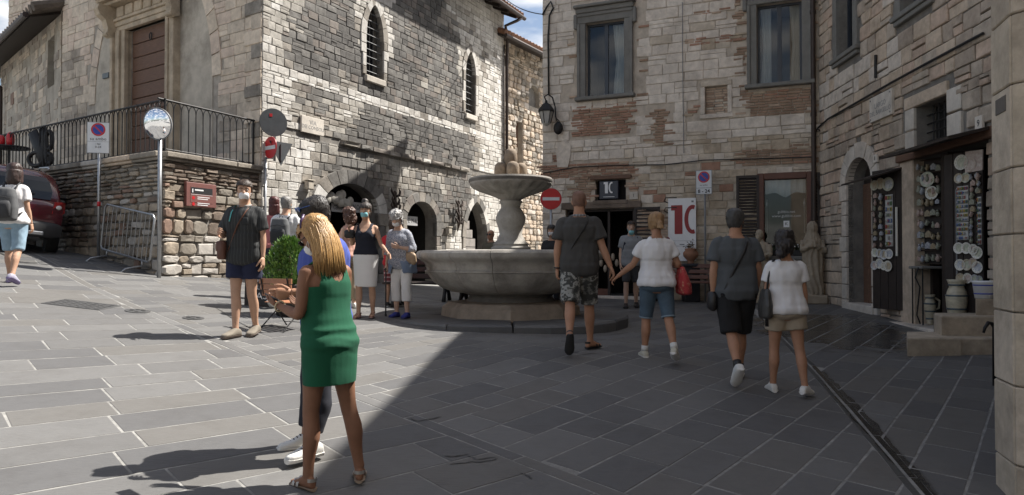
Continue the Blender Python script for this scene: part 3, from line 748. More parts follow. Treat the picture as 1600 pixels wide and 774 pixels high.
mb = MB(W_.M()); mb.tube([((pu0+pu1)/2+.05*math.cos(t), .07, pz-.28+.09*math.sin(t)) for t in np.linspace(0, 2*math.pi, 14)], .012, 6); part('knocker', mb, IRON, drp)
mb = MB(W_.M()); u, z = hu(168, 119); mb.span((u-.15, -.06, z-.07), (u+.15, -.012, z+.07), 0, .006); single('wall_plaque', mb, mat('slate_plaque', (.13, .15, .155), rough=.5), 'small slate-grey plaque on the plaster left of the big brown portal door', 'plaque')
# pale quoins on the corner shared with the side wall
z = .9
k = 0
while z < 10.2:
    h_ = random.uniform(.24, .34); l = (.55, .32)[k % 2]
    mb = MB(W_.M()); mb.span((W_.L-l, -.045, z+.006), (W_.L+.0, .05, z+h_-.006), 0, .012); part('corner_stone', mb, (FAS[0], FAS[3], CHS[1])[k % 3], facade)
    z += h_; k += 1
# ---------------------------------------------------------------- annex and tower
W_ = annex_w
annex = thing('annex_building', 'low weathered stone annex with a dark overhanging tiled eave at the far left', 'building', (AN[0], AN[1], g(*AN)), world=True)
wn = W_.opening(W_.L-1.5, W_.L-.75, 6.6, 8.05, 'rect')
W_.backing('wall', PLASTER, annex, .5, 8.6)
def an_pick(u, z): 
    r = random.random(); return None if r < .45 else 3 if r < .7 else 4 if r < .9 else 1
emit(W_.stones(rows_of(2, 8.5, .3), lambda u, z: .45, an_pick, 8.5, proud=(.01, .025)), annex, 'stone', FAS, 60)
mb = MB(W_.M()); mb.span((wn['u0'], .25, wn['z0']), (wn['u1'], .3, wn['z1'])); part('window', mb, DARK, annex)
mb = MB(W_.M()); mb.add([(-3, -.75, 8.35), (W_.L-.1, -.75, 8.35), (W_.L-.1, 2.5, 9.6), (-3, 2.5, 9.6), (-3, -.75, 8.25), (W_.L-.1, -.75, 8.25), (W_.L-.1, 2.5, 9.4), (-3, 2.5, 9.4)], [(0, 1, 2, 3), (7, 6, 5, 4), (0, 4, 5, 1), (1, 5, 6, 2), (3, 7, 4, 0)]); rf = part('roof', mb, DWOOD, annex)
mb = MB(W_.M())
for i in range(38): mb.tube([(-2.6+i*.3, -.8, 8.40), (-2.6+i*.3, 2.5, 9.66)], [.13, .12], 8)
part('roof_tile_field', mb, mat('grey_old_tile', (.13, .105, .085), rough=.9, var=.4, bump=.3, stain=.5), rf, kind='stuff')
mb = MB(W_.M()); mb.tube([(-3, -.85, 8.3), (W_.L-.1, -.85, 8.3)], .08, 8); part('gutter', mb, GUTTER, annex)
mb = MB(W_.M()); u, z = hu(9, 140); mb.tube([(u-.6, -.8, 8.25), (u, -.15, 7.6), (u, -.12, 2.)], .06, 8); part('downpipe', mb, GUTTER, annex, True)
mb = MB(W_.M()); u, z = hu(20, 155); mb.span((u-.2, -.03, z-.2), (u+.2, .02, z+.2)); part('brick_patch', mb, TES[4], annex)
tw = Wall((-20.6, 29.2), (-13.5, 25.3))
tower = thing('stone_tower', 'pale stone tower wall rising behind the tiled annex roof', 'tower', (-19.4, 29.2, 2), world=True)
mb = MB(tw.M()); mb.span((0, 0, 1.5), (tw.L, 4, 17)); part('wall', mb, MORT_L, tower)
emit(tw.stones(rows_of(7.5, 16.9, .3), lambda u, z: .5, lambda u, z: random.choice((0, 1, 2, 0)), 17, proud=(.02, .04)), tower, 'stone', FAS, 120)

# ---------------------------------------------------------------- terrace
terrace = thing('terrace', 'raised rubble stone terrace with a stone coping at the left corner', 'terrace', (TC[0], TC[1], g(*TC)), world=True)
def ter_pick(u, z):
    r = random.random(); q = nz(u, z, .8, 6)
    return 0 if r < .35 else 1 if r < .5 else 2 if r < .8 else 3 if r < .93 else 4
def terR_pick(u, z):
    r = random.random()
    if z > 2.95: return 1 if r < .8 else 0
    if u < .42 and z > 1.9: return 4 if r < .4 else 2
    if z < 2.1: return 3 if r < .6 else 2 if r < .8 else 0
    return 0 if r < .5 else 1 if r < .8 else 2
for W_, pk in ((tl_w, ter_pick), (tr_w, terR_pick)):
    W_.backing('wall', MORT_D, terrace, .3, ZT-.16)
rowsL = rows_of(.9, 2.2, .21, .4) + rows_of(2.2, 2.75, .16, .3) + rows_of(2.75, ZT-.17, .085, .2)
sl_ = tl_w.stones(rowsL, lambda u, z: .3 if z < 2.75 else .33, ter_pick, 3.3, base=lambda u: g(*(tl_w.pt(u, 0).xy)), proud=(.03, .09), gap=.018, tilt=.07, rub=.75)
rowsR = rows_of(1., 1.95, .2, .35) + [(1.95, 2.25)] + rows_of(2.25, 2.95, .15, .35) + rows_of(2.95, ZT-.17, .08, .2)
sr_ = tr_w.stones(rowsR, lambda u, z: .32 if z < 2.95 else .3, terR_pick, 3.3, base=lambda u: .9, proud=(.03, .085), gap=.016, tilt=.05, rub=.6)
emit(sl_ + sr_, terrace, 'stone', TES, 270)
cop = [TES[2], TES[3], RIS[0], TES[0]]
for W_ in (tl_w, tr_w):
    u = 0
    while u < W_.L-.05:
        l = min(random.uniform(.7, 1.1), W_.L-u)
        mb = MB(W_.M()); mb.span((u+.006, -.13, ZT-.10), (u+l-.006, .32, ZT), 0, .015); mb.span((u+.004, -.085, ZT-.155), (u+l-.004, .3, ZT-.102), 0, .01)
        part('coping_stone', mb, random.choice(cop), terrace); u += l
mb = MB(); mb.add([(x, y, ZT-.03) for x, y in (TL, TC, TE, FF)], [(0, 1, 2, 3)]); part('terrace_floor', mb, PAV[1], terrace)
# wrought-iron railing: each bar a part
railing = thing('iron_railing', 'dark wrought iron railing with looped tops round the terrace edge', 'railing', (TC[0], TC[1], ZT), world=True)
def off_pt(W_, u, z): return W_.pt(u, z, -.12)
for W_, rev in ((tl_w, True), (tr_w, False)):
    L_ = W_.L - (.12 if rev else 0); st = 0 if rev else .12*0
    mb = MB(); mb.tube([off_pt(W_, 0, ZT+.98), off_pt(W_, L_, ZT+.98)], .02, 8); part('top_rail', mb, IRON, railing)
    mb = MB(); mb.tube([off_pt(W_, 0, ZT+.07), off_pt(W_, L_, ZT+.07)], .012, 6); part('bottom_rail', mb, IRON, railing)
    n = int(L_/.165); sp_ = L_/n
    for i in range(n+1):
        u = i*sp_
        mb = MB(); mb.tube([off_pt(W_, u, ZT), off_pt(W_, u, ZT+.80)], .012, 6); part('bar', mb, IRON, railing)
        if i < n:
            mb = MB(); mb.tube([off_pt(W_, u+sp_/2-sp_/2*math.cos(t), ZT+.80+.165*math.sin(t)) for t in np.linspace(0, math.pi, 9)], .010, 5); part('loop', mb, IRON, railing)
for W_, u in ((tl_w, tl_w.L-.12), (tr_w, tr_w.L-.05)):
    mb = MB(); mb.tube([off_pt(W_, u, ZT-.02), off_pt(W_, u, ZT+1.0)], .02, 8); part('post', mb, IRON, railing)
# ---------------------------------------------------------------- far building in the alley
W_ = far_w
far = thing('alley_house', 'narrow rubble stone house with a tiled eave seen down the alley behind the fountain', 'house', (*FAR1, .6), world=True)
fw1 = W_.opening(W_.hit(806, 230)[0], W_.hit(816, 230)[0], W_.hit(811, 262)[1], W_.hit(811, 190)[1], 'rect')
fw2 = W_.opening(W_.hit(826, 150)[0], W_.hit(843, 150)[0], W_.hit(835, 168)[1], W_.hit(835, 134)[1], 'arch', W_.hit(835, 148)[1])
W_.backing('wall', MORT_L, far, .2, 9.6)
emit(W_.stones(rows_of(.3, 9.5, .19, .35), lambda u, z: .3, lambda u, z: random.choice((2, 2, 0, 1, 3)), 9.5, proud=(.03, .08), gap=.02, tilt=.05, rub=.8), far, 'stone', [TES[0], TES[2], RIS[0], RIS[3]], 60)
mb = MB(W_.M()); mb.span((fw1['u0'], .2, fw1['z0']), (fw1['u1'], .25, fw1['z1'])); part('window', mb, WOOD, far)
mb = MB(W_.M()); mb.prism(W_.outline(fw2), .18, .22); part('blocked_arch', mb, MORT_D, far)
mb = MB(W_.M()); mb.add([(-.4, -.6, 9.25), (5.5, -.6, 9.25), (5.5, 3, 10.6), (-.4, 3, 10.6), (-.4, -.6, 9.17), (5.5, -.6, 9.17), (5.5, 3, 10.4), (-.4, 3, 10.4)], [(0, 1, 2, 3), (7, 6, 5, 4), (0, 4, 5, 1), (1, 5, 6, 2), (3, 7, 4, 0), (2, 6, 7, 3)]); rf = part('roof', mb, DWOOD, far)
for i in range(24):
    mb = MB(W_.M()); mb.tube([(-.3+i*.23, -.66, 9.33), (-.3+i*.23, 2.5, 10.5)], [.115, .1], 8); part('tile', mb, TILE, rf)
mb = MB(W_.M()); mb.tube([(-.4, -.7, 9.2), (5.4, -.7, 9.18)], .07, 8); part('gutter', mb, GUTTER, far)
# ---------------------------------------------------------------- middle building
W_ = mid_w
mid = thing('patchwork_house', 'pale stone house patched with red brick, two grey framed windows, facing the fountain', 'house', (MH[0], MH[1], g(*MH)), world=True)
MT = 10.9
h = lambda px, py: W_.hit(px, py)
mw1 = W_.opening(h(916, 90)[0], h(976, 90)[0], h(945, 150)[1], h(945, 34)[1])
mw2 = W_.opening(h(1183, 70)[0], h(1253, 70)[0], h(1218, 130)[1], h(1218, 4)[1])
mb3 = W_.opening(h(1102, 150)[0], h(1137, 150)[0], h(1120, 178)[1], h(1120, 135)[1])
nich = W_.opening(h(930, 297)[0], h(978, 297)[0], h(954, 313)[1], h(954, 281)[1])
shop = W_.opening(h(884, 380)[0], h(991, 380)[0], .55, h(960, 326)[1])
swin = W_.opening(h(1189, 330)[0], h(1266, 330)[0], h(1228, 400)[1], h(1228, 275)[1])
W_.backing('wall', mat('mortar_pale', (.50, .435, .36), rough=.95, var=.35, scale=5, bump=.5, bscale=60), mid, .2, MT)
GLB = h(900, 240)[1]
def zpx(py, px=1000): return h(px, py)[1]
def upx(px, py=250): return h(px, py)[0]
# brick patches (u0,u1,z0,z1,mat)
BR = [(upx(897), upx(990), zpx(207), zpx(160), 4), (upx(895), upx(905), zpx(160), zpx(45), 6), (upx(988), upx(1003), zpx(158), zpx(30), 5),
      (upx(1015), upx(1045), zpx(230), zpx(172), 5), (upx(1076), upx(1090), zpx(192), zpx(170), 4), (upx(1152), upx(1168), zpx(140), zpx(4), 5),
      (upx(1160), upx(1276), zpx(196), zpx(146), 5), (upx(1262), upx(1280), zpx(140), zpx(-60), 6), (upx(848), upx(990), zpx(275), zpx(252), 4), (upx(895), upx(932), zpx(310), zpx(258), 5), (upx(865), upx(885), zpx(246), zpx(232), 4),
      (upx(1072), upx(1150), zpx(82), zpx(70), 4), (upx(1078), upx(1130), zpx(38), zpx(30), 4), (upx(1150), upx(1280), zpx(268), zpx(240), 5), (upx(978), upx(1000), zpx(300), zpx(265), 6), (upx(1000), upx(1045), zpx(380), zpx(326), 6)]
def in_brick(u, z):
    for a, b, c, d, m_ in BR:
        e = .06*math.sin(z*23+a*7)
        if a+e < u < b+e and c < z < d: return m_
    return None
skipW = [(upx(897), upx(1003), zpx(160, 945)-.02, zpx(-2, 945)), (upx(1163), upx(1278), zpx(140, 1218), zpx(-25, 1218)), (upx(1094), upx(1144), zpx(186, 1120), zpx(127, 1120)),
         (upx(920), upx(1001), zpx(327), zpx(314)), (upx(925), upx(984), zpx(284), zpx(274)), (upx(1180), upx(1272), zpx(410, 1228), zpx(268, 1228))]
def skp(u, z): return any(a < u < b and c < z < d for a, b, c, d in skipW) or in_brick(u, z) is not None
def mid_pick(u, z):
    r = random.random(); q = nz(u, z, .9, 12)
    zlow = zpx(225)
    if z > zlow+.0 or u < .75: 
        if u > upx(1075) and z > zpx(130): return 0 if r < .62 else 2 if r < .86 else 4 if r < .93 else 3
        return 0 if r < .62 else 1 if r < .94 else 2
    if z > zpx(250) - .1 and u < upx(1090): return 0 if r < .5 else 2 if r < .8 else 1
    return 3 if r < .42 else 2 if r < .8 else 0 if r < .92 else 4
rws = rows_of(.4, zpx(225), .17, .35) + rows_of(zpx(225), MT-.1, .225, .2)
st_ = W_.stones(rws, lambda u, z: .42 if z > zpx(225) else .33, mid_pick, MT, proud=(.014, .03), gap=.007, skip=skp, rub=0, tilt=.014)
# raised courses in the rubble parts
bricks = []
for a, b, c, d, m_ in BR:
    z = c
    while z < d-.02:
        u = a - random.random()*.2
        while u < b:
            l = random.uniform(.2, .3); uc = u+l/2
            if in_brick(uc, z+.03) is not None and not any(q0 < uc < q1 and q2 < z < q3 for q0, q1, q2, q3 in skipW) and not any(o['u0']-.02 < uc < o['u1']+.02 and o['z0'] < z < o['z1'] for o in W_.ops):
                mi = m_ if random.random() < .7 else random.choice((4, 5, 6, 3))
                bricks.append((W_.M(uc, z+.028) @ Matrix.Diagonal((l-.012, random.uniform(.015, .035), .05, 1)), random.randrange(12), mi))
            u += l
        z += .062
emit(st_, mid, 'stone', MIS, 225)
emit(bricks, mid, 'brick', MIS, 60)
# bricked-up little window
u0, u1, z0, z1 = mb3['u0'], mb3['u1'], mb3['z0'], mb3['z1']; nb = []
z = z0
mb = MB(W_.M()); mb.span((u0, .06, z0), (u1, .1, z1)); part('window_blocking', mb, MORT_L, mid)
while z < z1-.03:
    u = u0
    while u < u1-.02:
        l = min(random.uniform(.16, .24), u1-u); nb.append((W_.M(u+l/2, z+.026, -.06) @ Matrix.Diagonal((l-.01, .02, .046, 1)), random.randrange(12), random.choice((6, 6, 2, 5)))); u += l
    z += .056
mbx = MB()
for M, v, mi in nb: mbx.add([M @ Vector(p) for p in VAR[v][0]], VAR[v][1], mi)
part('brick_infill', mbx, MIS, mid, kind='stuff')
for a, b, c, d in ((u0-.1, u1+.1, z1+.002, z1+.12), (u0-.1, u0-.002, z0, z1), (u1+.002, u1+.1, z0, z1), (u0-.12, u1+.12, z0-.1, z0-.002)):
    mb = MB(W_.M()); mb.span((a, -.05, c), (b, .1, d), 0, .012); part('surround_stone', mb, MIS[0] if d-c < .11 or b-a < .11 else MIS[2], mid)
# tall pale arch stone left of the shop
mb = MB(W_.M()); pts = []
for (x, y) in ((872, 262), (870, 240), (874, 225), (884, 218), (893, 228), (892, 245), (888, 262)): pts.append(h(x, y))
mb.prism(pts[::-1], -.05, .05); part('arch_stone', mb, MIS[0], mid)
FRB = mat('blue_grey_frame', (.035, .042, .055), rough=.4, var=.15, bump=.05)
CURT = mat('sheer_curtain', (.62, .62, .60), rough=.9, var=.1, bump=0)
def grey_window(o, top):
    u0, u1, z0, z1 = o['u0'], o['u1'], o['z0'], o['z1']
    for a, b, c, d, e in ((u0-.21, u0-.002, z0-.0, z1, .07), (u1+.002, u1+.21, z0, z1, .07), (u0-.21, u1+.21, z1+.002, z1+.24, .072)):
        mb = MB(W_.M()); mb.span((a, -e, c), (b, .12, d), 0, .012)
        if b-a < .3:
            q = (a if a < u0-.1 else b); s_ = .07 if a < u0-.1 else -.07; mb.span((q, -e-.03, c), (q+s_, -e+.002, d), 0, .01)
        else: mb.span((a, -e-.03, d-.08), (b, -e+.002, d), 0, .01)
        part('surround', mb, GREYST, mid)
    mb = MB(W_.M()); mb.span((u0-.24, -.13, z1+.242), (u1+.24, .1, z1+.36), 0, .015); mb.span((u0-.28, -.2, z1+.362), (u1+.28, .1, z1+.43), 0, .015); part('lintel_moulding', mb, GREYST, mid)
    for sd, e in ((-1, u0-.21), (1, u1+.21)):
        mb = MB(W_.M()); mb.span((e-.002*sd, -.10, z1-.12), (e+sd*.09, .05, z1+.24), 0, .02); part('bracket', mb, GREYST, mid)
    mb = MB(W_.M()); mb.span((u0-.26, -.16, z0-.09), (u1+.26, .15, z0-.002), 0, .015); part('sill', mb, GREYST, mid)
    fr = MB(W_.M()); y0, y1 = .12, .17
    fr.span((u0, y0, z0), (u0+.05, y1, z1)); fr.span((u1-.05, y0, z0), (u1, y1, z1)); fr.span((u0+.05, y0, z0), (u1-.05, y1, z0+.06)); fr.span((u0+.05, y0, z1-.05), (u1-.05, y1, z1))
    c = (u0+u1)/2; fr.span((c-.045, y0-.01, z0+.06), (c+.045, y1, z1-.05)); wf = part('window', fr, FRB, mid)
    for a, b in ((u0+.05, c-.045), (c+.045, u1-.05)):
        mb = MB(W_.M()); mb.add([(a, .14, z0+.06), (b, .14, z0+.06), (b, .14, z1-.05), (a, .14, z1-.05)], [(0, 1, 2, 3)]); part('pane', mb, GLASS, wf)
    mb = MB(W_.M()); mb.add([(u0-.3, .36, z0-.3), (u1+.3, .36, z0-.3), (u1+.3, .36, z1+.3), (u0-.3, .36, z1+.3), (u0-.3, 2, z0-.3), (u1+.3, 2, z0-.3), (u1+.3, 2, z1+.3), (u0-.3, 2, z1+.3)], [(4, 5, 6, 7), (0, 4, 7, 3), (1, 2, 6, 5), (3, 7, 6, 2), (0, 1, 5, 4)]); part('room', mb, mat('room_wall', (.035, .033, .03), rough=.9, bump=0), mid)
    return wf
def curtain(o, a, b, wf, amp=.03, z1=None, y=.27):
    mb = MB(W_.M()); n = 40; rows2 = []
    for z in (o['z0']+.02, (o['z0']+o['z1'])/2, (z1 or o['z1'])-.02):
        sw = .75 if abs(z-(o['z0']+o['z1'])/2) < .01 else 1
        rows2.append([(b-(b-a)*(1-i/n)*sw, y+amp*math.sin(i*1.1)+.01*math.sin(i*2.7), z) for i in range(n+1)])
    vs = [p for r in rows2 for p in r]; mb.add(vs, [(r*(n+1)+i, r*(n+1)+i+1, (r+1)*(n+1)+i+1, (r+1)*(n+1)+i) for r in range(2) for i in range(n)])
    part('curtain', mb, CURT, wf, True)
w1 = grey_window(mw1, 0); w2 = grey_window(mw2, 0)
curtain(mw1, mw1['c']+.12, mw1['u1']-.04, w1); curtain(mw2, mw2['u0']+.05, mw2['c']-.18, w2); curtain(mw2, mw2['c']+.2, mw2['u1']-.05, w2)
# niche with the illuminated shop sign
mb = MB(W_.M()); mb.span((nich['u0'], .2, nich['z0']), (nich['u1'], .22, nich['z1'])); part('niche_back', mb, DARK, mid)
mb = MB(W_.M()); mb.span((nich['u0']-.12, -.08, nich['z1']+.004), (nich['u1']+.14, .1, nich['z1']+.10), 0, .012); part('lintel', mb, WOOD, mid)
mb = MB(W_.M()); mb.span((nich['u0']-.05, -.07, nich['z0']-.1), (nich['u1']+.06, .1, nich['z0']-.004), 0, .012); part('niche_sill', mb, TES[1], mid)
sg = thing('shop_sign', 'square dark sign with white digits set in the niche above the shop door', 'sign', W_.pt(nich['c'], nich['z0'], 0), world=True)
a, b = nich['u0']+.12, nich['u1']-.17
mb = MB(W_.M()); mb.span((a, -.06, nich['z0']+.02), (b, .12, nich['z1']-.03), 0, .015); part('sign_box', mb, mat('navy_sign', (.022, .024, .04), rough=.35, var=.1, bump=0), sg)
zc_ = (nich['z0']+nich['z1'])/2+.02; wc = (a+b)/2
def ten(mb, W, c, zc, H, y, mi=0, cut=None):
    """the numeral: a slab-like 1 and an open-sided 0 with a slanted flag"""
    w1 = H*.27; x1 = c-H*.38
    mb.prism([(x1, zc-H/2), (x1+w1, zc-H/2), (x1+w1, zc+H/2), (x1-H*.12, zc+H/2), (x1-H*.12, zc+H*.32), (x1, zc+H*.32)], y, y+.004, mi)
    x0 = x1+w1+H*.345; ro, ri = H*.5, H*.24; lim = cut if cut is not None else x0+H*.12
    o1 = []; i1 = []
    for t in np.linspace(R(90-18), R(270+18), 22):
        o1.append((x0+ro*.56*math.cos(t), zc+ro*math.sin(t))); i1.append((x0+ri*.62*math.cos(t), zc+ri*1.5*math.sin(t)))
    o1 = [(min(p, lim), q) for p, q in o1]; i1 = [(min(p, lim), q) for p, q in i1]
    for k in range(len(o1)-1): mb.prism([o1[k], o1[k+1], i1[k+1], i1[k]], y, y+.004, mi)
WHITE = mat('white_paint', (.78, .78, .78), rough=.5, var=.06, bump=0)
mb = MB(W_.M()); ten(mb, W_, wc+.01, zc_+.03, .27, -.066); mb.span((wc-.14, -.066, nich['z0']+.07), (wc+.14, -.062, nich['z0']+.082)); part('lettering', mb, WHITE, sg)
# shop door recess
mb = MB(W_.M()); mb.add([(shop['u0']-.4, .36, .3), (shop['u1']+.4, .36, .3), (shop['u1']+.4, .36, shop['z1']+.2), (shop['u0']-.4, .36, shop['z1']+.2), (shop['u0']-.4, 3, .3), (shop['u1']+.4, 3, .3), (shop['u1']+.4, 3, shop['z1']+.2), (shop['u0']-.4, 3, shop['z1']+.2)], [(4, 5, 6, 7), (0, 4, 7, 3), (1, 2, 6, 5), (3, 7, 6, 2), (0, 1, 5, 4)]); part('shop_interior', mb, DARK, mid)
mb = MB(W_.M()); mb.span((shop['u0']-.1, -.06, shop['z1']+.004), (shop['u1']+.18, .2, shop['z1']+.17), 0, .015); part('lintel', mb, TES[1], mid)
mb = MB(W_.M()); fr_ = .06
mb.span((shop['u0'], .1, .5), (shop['u0']+fr_, .18, shop['z1'])); mb.span((shop['u1']-fr_, .1, .5), (shop['u1'], .18, shop['z1'])); mb.span((shop['c']+.18, .1, .5), (shop['c']+.24, .18, shop['z1'])); mb.span((shop['u0']+fr_, .1, shop['z1']-.06), (shop['u1']-fr_, .18, shop['z1'])); dfm = part('shop_door', mb, DWOOD, mid)
mb = MB(W_.M()); mb.span((shop['u0']-.1, -.3, .4), (shop['u1']+.25, .1, .62), 0, .015); part('door_step', mb, RIS[3], mid)
mb = MB(W_.M()); mb.span((shop['u0']+fr_, .11, .6), (shop['c']+.18, .16, .78)); part('kick_board', mb, RWOOD, dfm)
# pale goods inside the shop
disp = MB(W_.M())
for k in range(7): disp.ell((shop['u0']+.75+.1*k, .5+.1*random.random(), 1.25+.35*random.random()), (.05, .05, .06+.04*random.random()), 8, 6)
part('window_display', disp, mat('display_ceramic', (.5, .42, .33), rough=.4, bump=0), mid, True)
# door shutter: louvred leaf folded on the wall, slats as parts
def shutter(name, a, b, z0, z1, n, y=-.05, lab=None):
    fr = MB(W_.M()); t = .06; y1 = y+.045
    fr.span((a, y, z0), (a+t, y1, z1)); fr.span((b-t, y, z0), (b, y1, z1)); m_ = (z0+z1)/2
    for q in (z0, m_-t/2, z1-t): fr.span((a+t, y, q), (b-t, y1, q+t))
    f_ = part(name, fr, DWOOD, mid, label=lab)
    zz = [z for z in np.linspace(z0+t+.02, z1-t-.02, n) if abs(z-m_) > t*.8]
    for z in zz:
        mb = MB(W_.M()); mb.box(((a+b)/2, y+.02, z), (b-a-2*t, .012, .05), 0, Matrix.Rotation(R(-40), 3, 'X')); part('slat', mb, DWOOD, f_)
    return f_
shutter('shutter', h(991.5, 400)[0], h(1032, 400)[0], .62, h(1010, 324)[1], 22)
# shop window with shutters
u0, u1, z0, z1 = swin['u0'], swin['u1'], swin['z0'], swin['z1']
fr = MB(W_.M())
for a, b, c, d in ((u0-.07, u0+.07, z0, z1+.07), (u1-.07, u1+.07, z0, z1+.07), (u0+.07, u1-.07, z1-.07, z1+.07), (u0+.07, u1-.07, z0, z0+.08)): fr.span((a, -.065, c), (b, .12, d), 0, .01)
sw = part('shop_window', fr, RWOOD, mid)
mb = MB(W_.M()); mb.add([(u0+.07, .05, z0+.08), (u1-.07, .05, z0+.08), (u1-.07, .05, z1-.07), (u0+.07, .05, z1-.07)], [(0, 1, 2, 3)]); part('pane', mb, GLASS, sw)
mb = MB(W_.M()); mb.add([(u0-.4, .36, z0-.5), (u1+.4, .36, z0-.5), (u1+.4, .36, z1+.3), (u0-.4, .36, z1+.3), (u0-.4, 1.6, z0-.5), (u1+.4, 1.6, z0-.5), (u1+.4, 1.6, z1+.3), (u0-.4, 1.6, z1+.3)], [(4, 5, 6, 7), (0, 4, 7, 3), (1, 2, 6, 5), (3, 7, 6, 2), (0, 1, 5, 4)]); part('room', mb, MATS['room_wall'], mid)
# lace valance
mb = MB(W_.M()); n = 30; vs = []
for i in range(n+1):
    f_ = i/n; x = u0+.09+(u1-u0-.18)*f_; dz = .27+.03*math.cos(f_*math.pi*4)+.08*(1-abs(2*f_-1))
    vs += [(x, .09+.015*math.sin(i*1.3), z1-.08), (x, .09+.015*math.sin(i*1.3), z1-.08-dz)]
mb.add(vs, [(2*i, 2*i+2, 2*i+3, 2*i+1) for i in range(n)]); part('valance', mb, CURT, sw)
for f_ in (.12, .88):
    mb = MB(W_.M()); x = u0+(u1-u0)*f_; mb.cyl((x, .085, z1-.5), (x, .085, z0+.5), .004, 5); mb.lathe([(.004, .06), (.02, 0), (.006, -.06)], 8, (x, .085, z1-.6)); part('tassel', mb, CURT, sw)
LET = mat('window_lettering', (.55, .55, .55), rough=.6, bump=0)
for tx, py_ in (('gubbio.net', 331), ('www.gubbio.com', 337.5)): part('lettering', text_mb(tx, .085, W_.M(swin['c']+.02, h(1228, py_)[1], -.045)), LET, sw)
mb = MB(W_.M(swin['c']+.02, h(1228, 350)[1], -.045)); mb.span((-.06, 0, -.07), (.06, .002, .07)); text_mb('K', .1, W_.M(swin['c']+.02, h(1228, 350)[1], -.042), mb, 1); part('sticker', mb, [WHITE, DARK], sw)
mb = MB(W_.M()); mb.span((u0-.16, -.16, z0-.09), (u1+.14, .1, z0-.004), 0, .012); part('sill', mb, GREYST, mid)
for px in (1206, 1252):
    u, z = h(px, 396); pl = thing('window_planter', 'small dark planter with white flowers on the shop window sill, on its %s side' % ('left' if px < 1220 else 'right'), 'planter', W_.pt(u, z0, .1), world=True, group='planters on the shop window sill')
    mb = MB(W_.M()); mb.span((u-.16, -.15, z0+.002), (u+.16, -.01, z0+.12), 0, .01); part('trough', mb, IRON, pl)
    mb = MB(W_.M()); 
    for k in range(90): p = Vector((u+random.uniform(-.2, .2), -.08+random.uniform(-.08, .08), z0+.12+abs(random.gauss(0, .08)))); q = Vector((random.gauss(0, .03), random.gauss(0, .03), random.gauss(0, .03))); r_ = Vector((random.gauss(0, .025), random.gauss(0, .025), random.gauss(0, .02))); mb.add([p, p+q, p+r_], [(0, 1, 2)])
    part('foliage', mb, mat('dark_leaf', (.03, .05, .02), rough=.6, bump=0), pl)
    mb = MB(W_.M()); 
    for k in range(12): mb.ell((u+random.uniform(-.18, .18), -.14+random.uniform(-.03, .05), z0+.14+random.uniform(0, .14)), (.014, .014, .014), 6, 4)
    part('blossom', mb, WHITE, pl)
sa, sb = h(1151, 330), h(1187, 330); shutter('shutter', sa[0], sb[0], h(1168, 402)[1], z1+.04, 26, -.07)
sa, sb = h(1267.5, 330), h(1281.5, 330); shutter('shutter', sa[0], sb[0], h(1168, 402)[1], z1+.04, 26, -.07)
# roof slab of the middle building and its deep body (gives its shadow)
IN = (1.07, 21.7)
mb = MB(); b_ = [MG, (MG[0]+1.6, MG[1]+3.8), (7.5, 21.7), IN]
for a, b in zip(b_[:-1], b_[1:]): mb.add([(*a, .2), (*b, .2), (*b, MT), (*a, MT)], [(3, 2, 1, 0)])
part('rear_wall', mb, MORT_L, mid)
mb = MB(); ex = [(MH[0]-.02, MH[1]-.3), (MG[0]+.1, MG[1]-.42), (MG[0]+1.8, 22), (IN[0], 22)]
mb.add([(x, y, MT+.0) for x, y in ex]+[(x, y, MT+.22) for x, y in ex], [(3, 2, 1, 0), (4, 5, 6, 7)] + [(i, (i+1) % 4, (i+1) % 4+4, i+4) for i in range(4)]); part('roof', mb, TILE, mid)
mb = MB(); q = [MH, IN]; mb.add([(MH[0]+.02, MH[1], .2), (IN[0], IN[1], .2), (IN[0], IN[1], MT), (MH[0]+.02, MH[1], MT)], [(3, 2, 1, 0)]); part('side_wall', mb, MORT_L, mid)
# drainpipe in the corner with the right-hand building
mb = MB(W_.M()); L_ = W_.L; mb.tube([(L_-.13, -.1, 10.5), (L_-.13, -.1, .6)], .05, 10)
for z in (2.4, 4.6, 6.8): mb.cyl((L_-.13, -.1, z-.04), (L_-.13, -.1, z+.04), .062, 10)
single('drainpipe', mb, GUTTER, 'tall brown drainpipe in the corner between the brick-patched house and the right-hand house', 'drainpipe', smooth=R(40))
mb = MB(W_.M()); u, z = h(1277, 210); mb.tube([(u+.05, -.1, z-1.2), (u-.06, -.06, z-.9), (u-.06, -.04, z+.0), (u, -.07, z+.1), (u+.07, -.1, z+.05)], .022, 8)
single('vent_pipe', mb, GUTTER, 'short bent pipe beside the tall brown drainpipe', 'pipe', smooth=True)
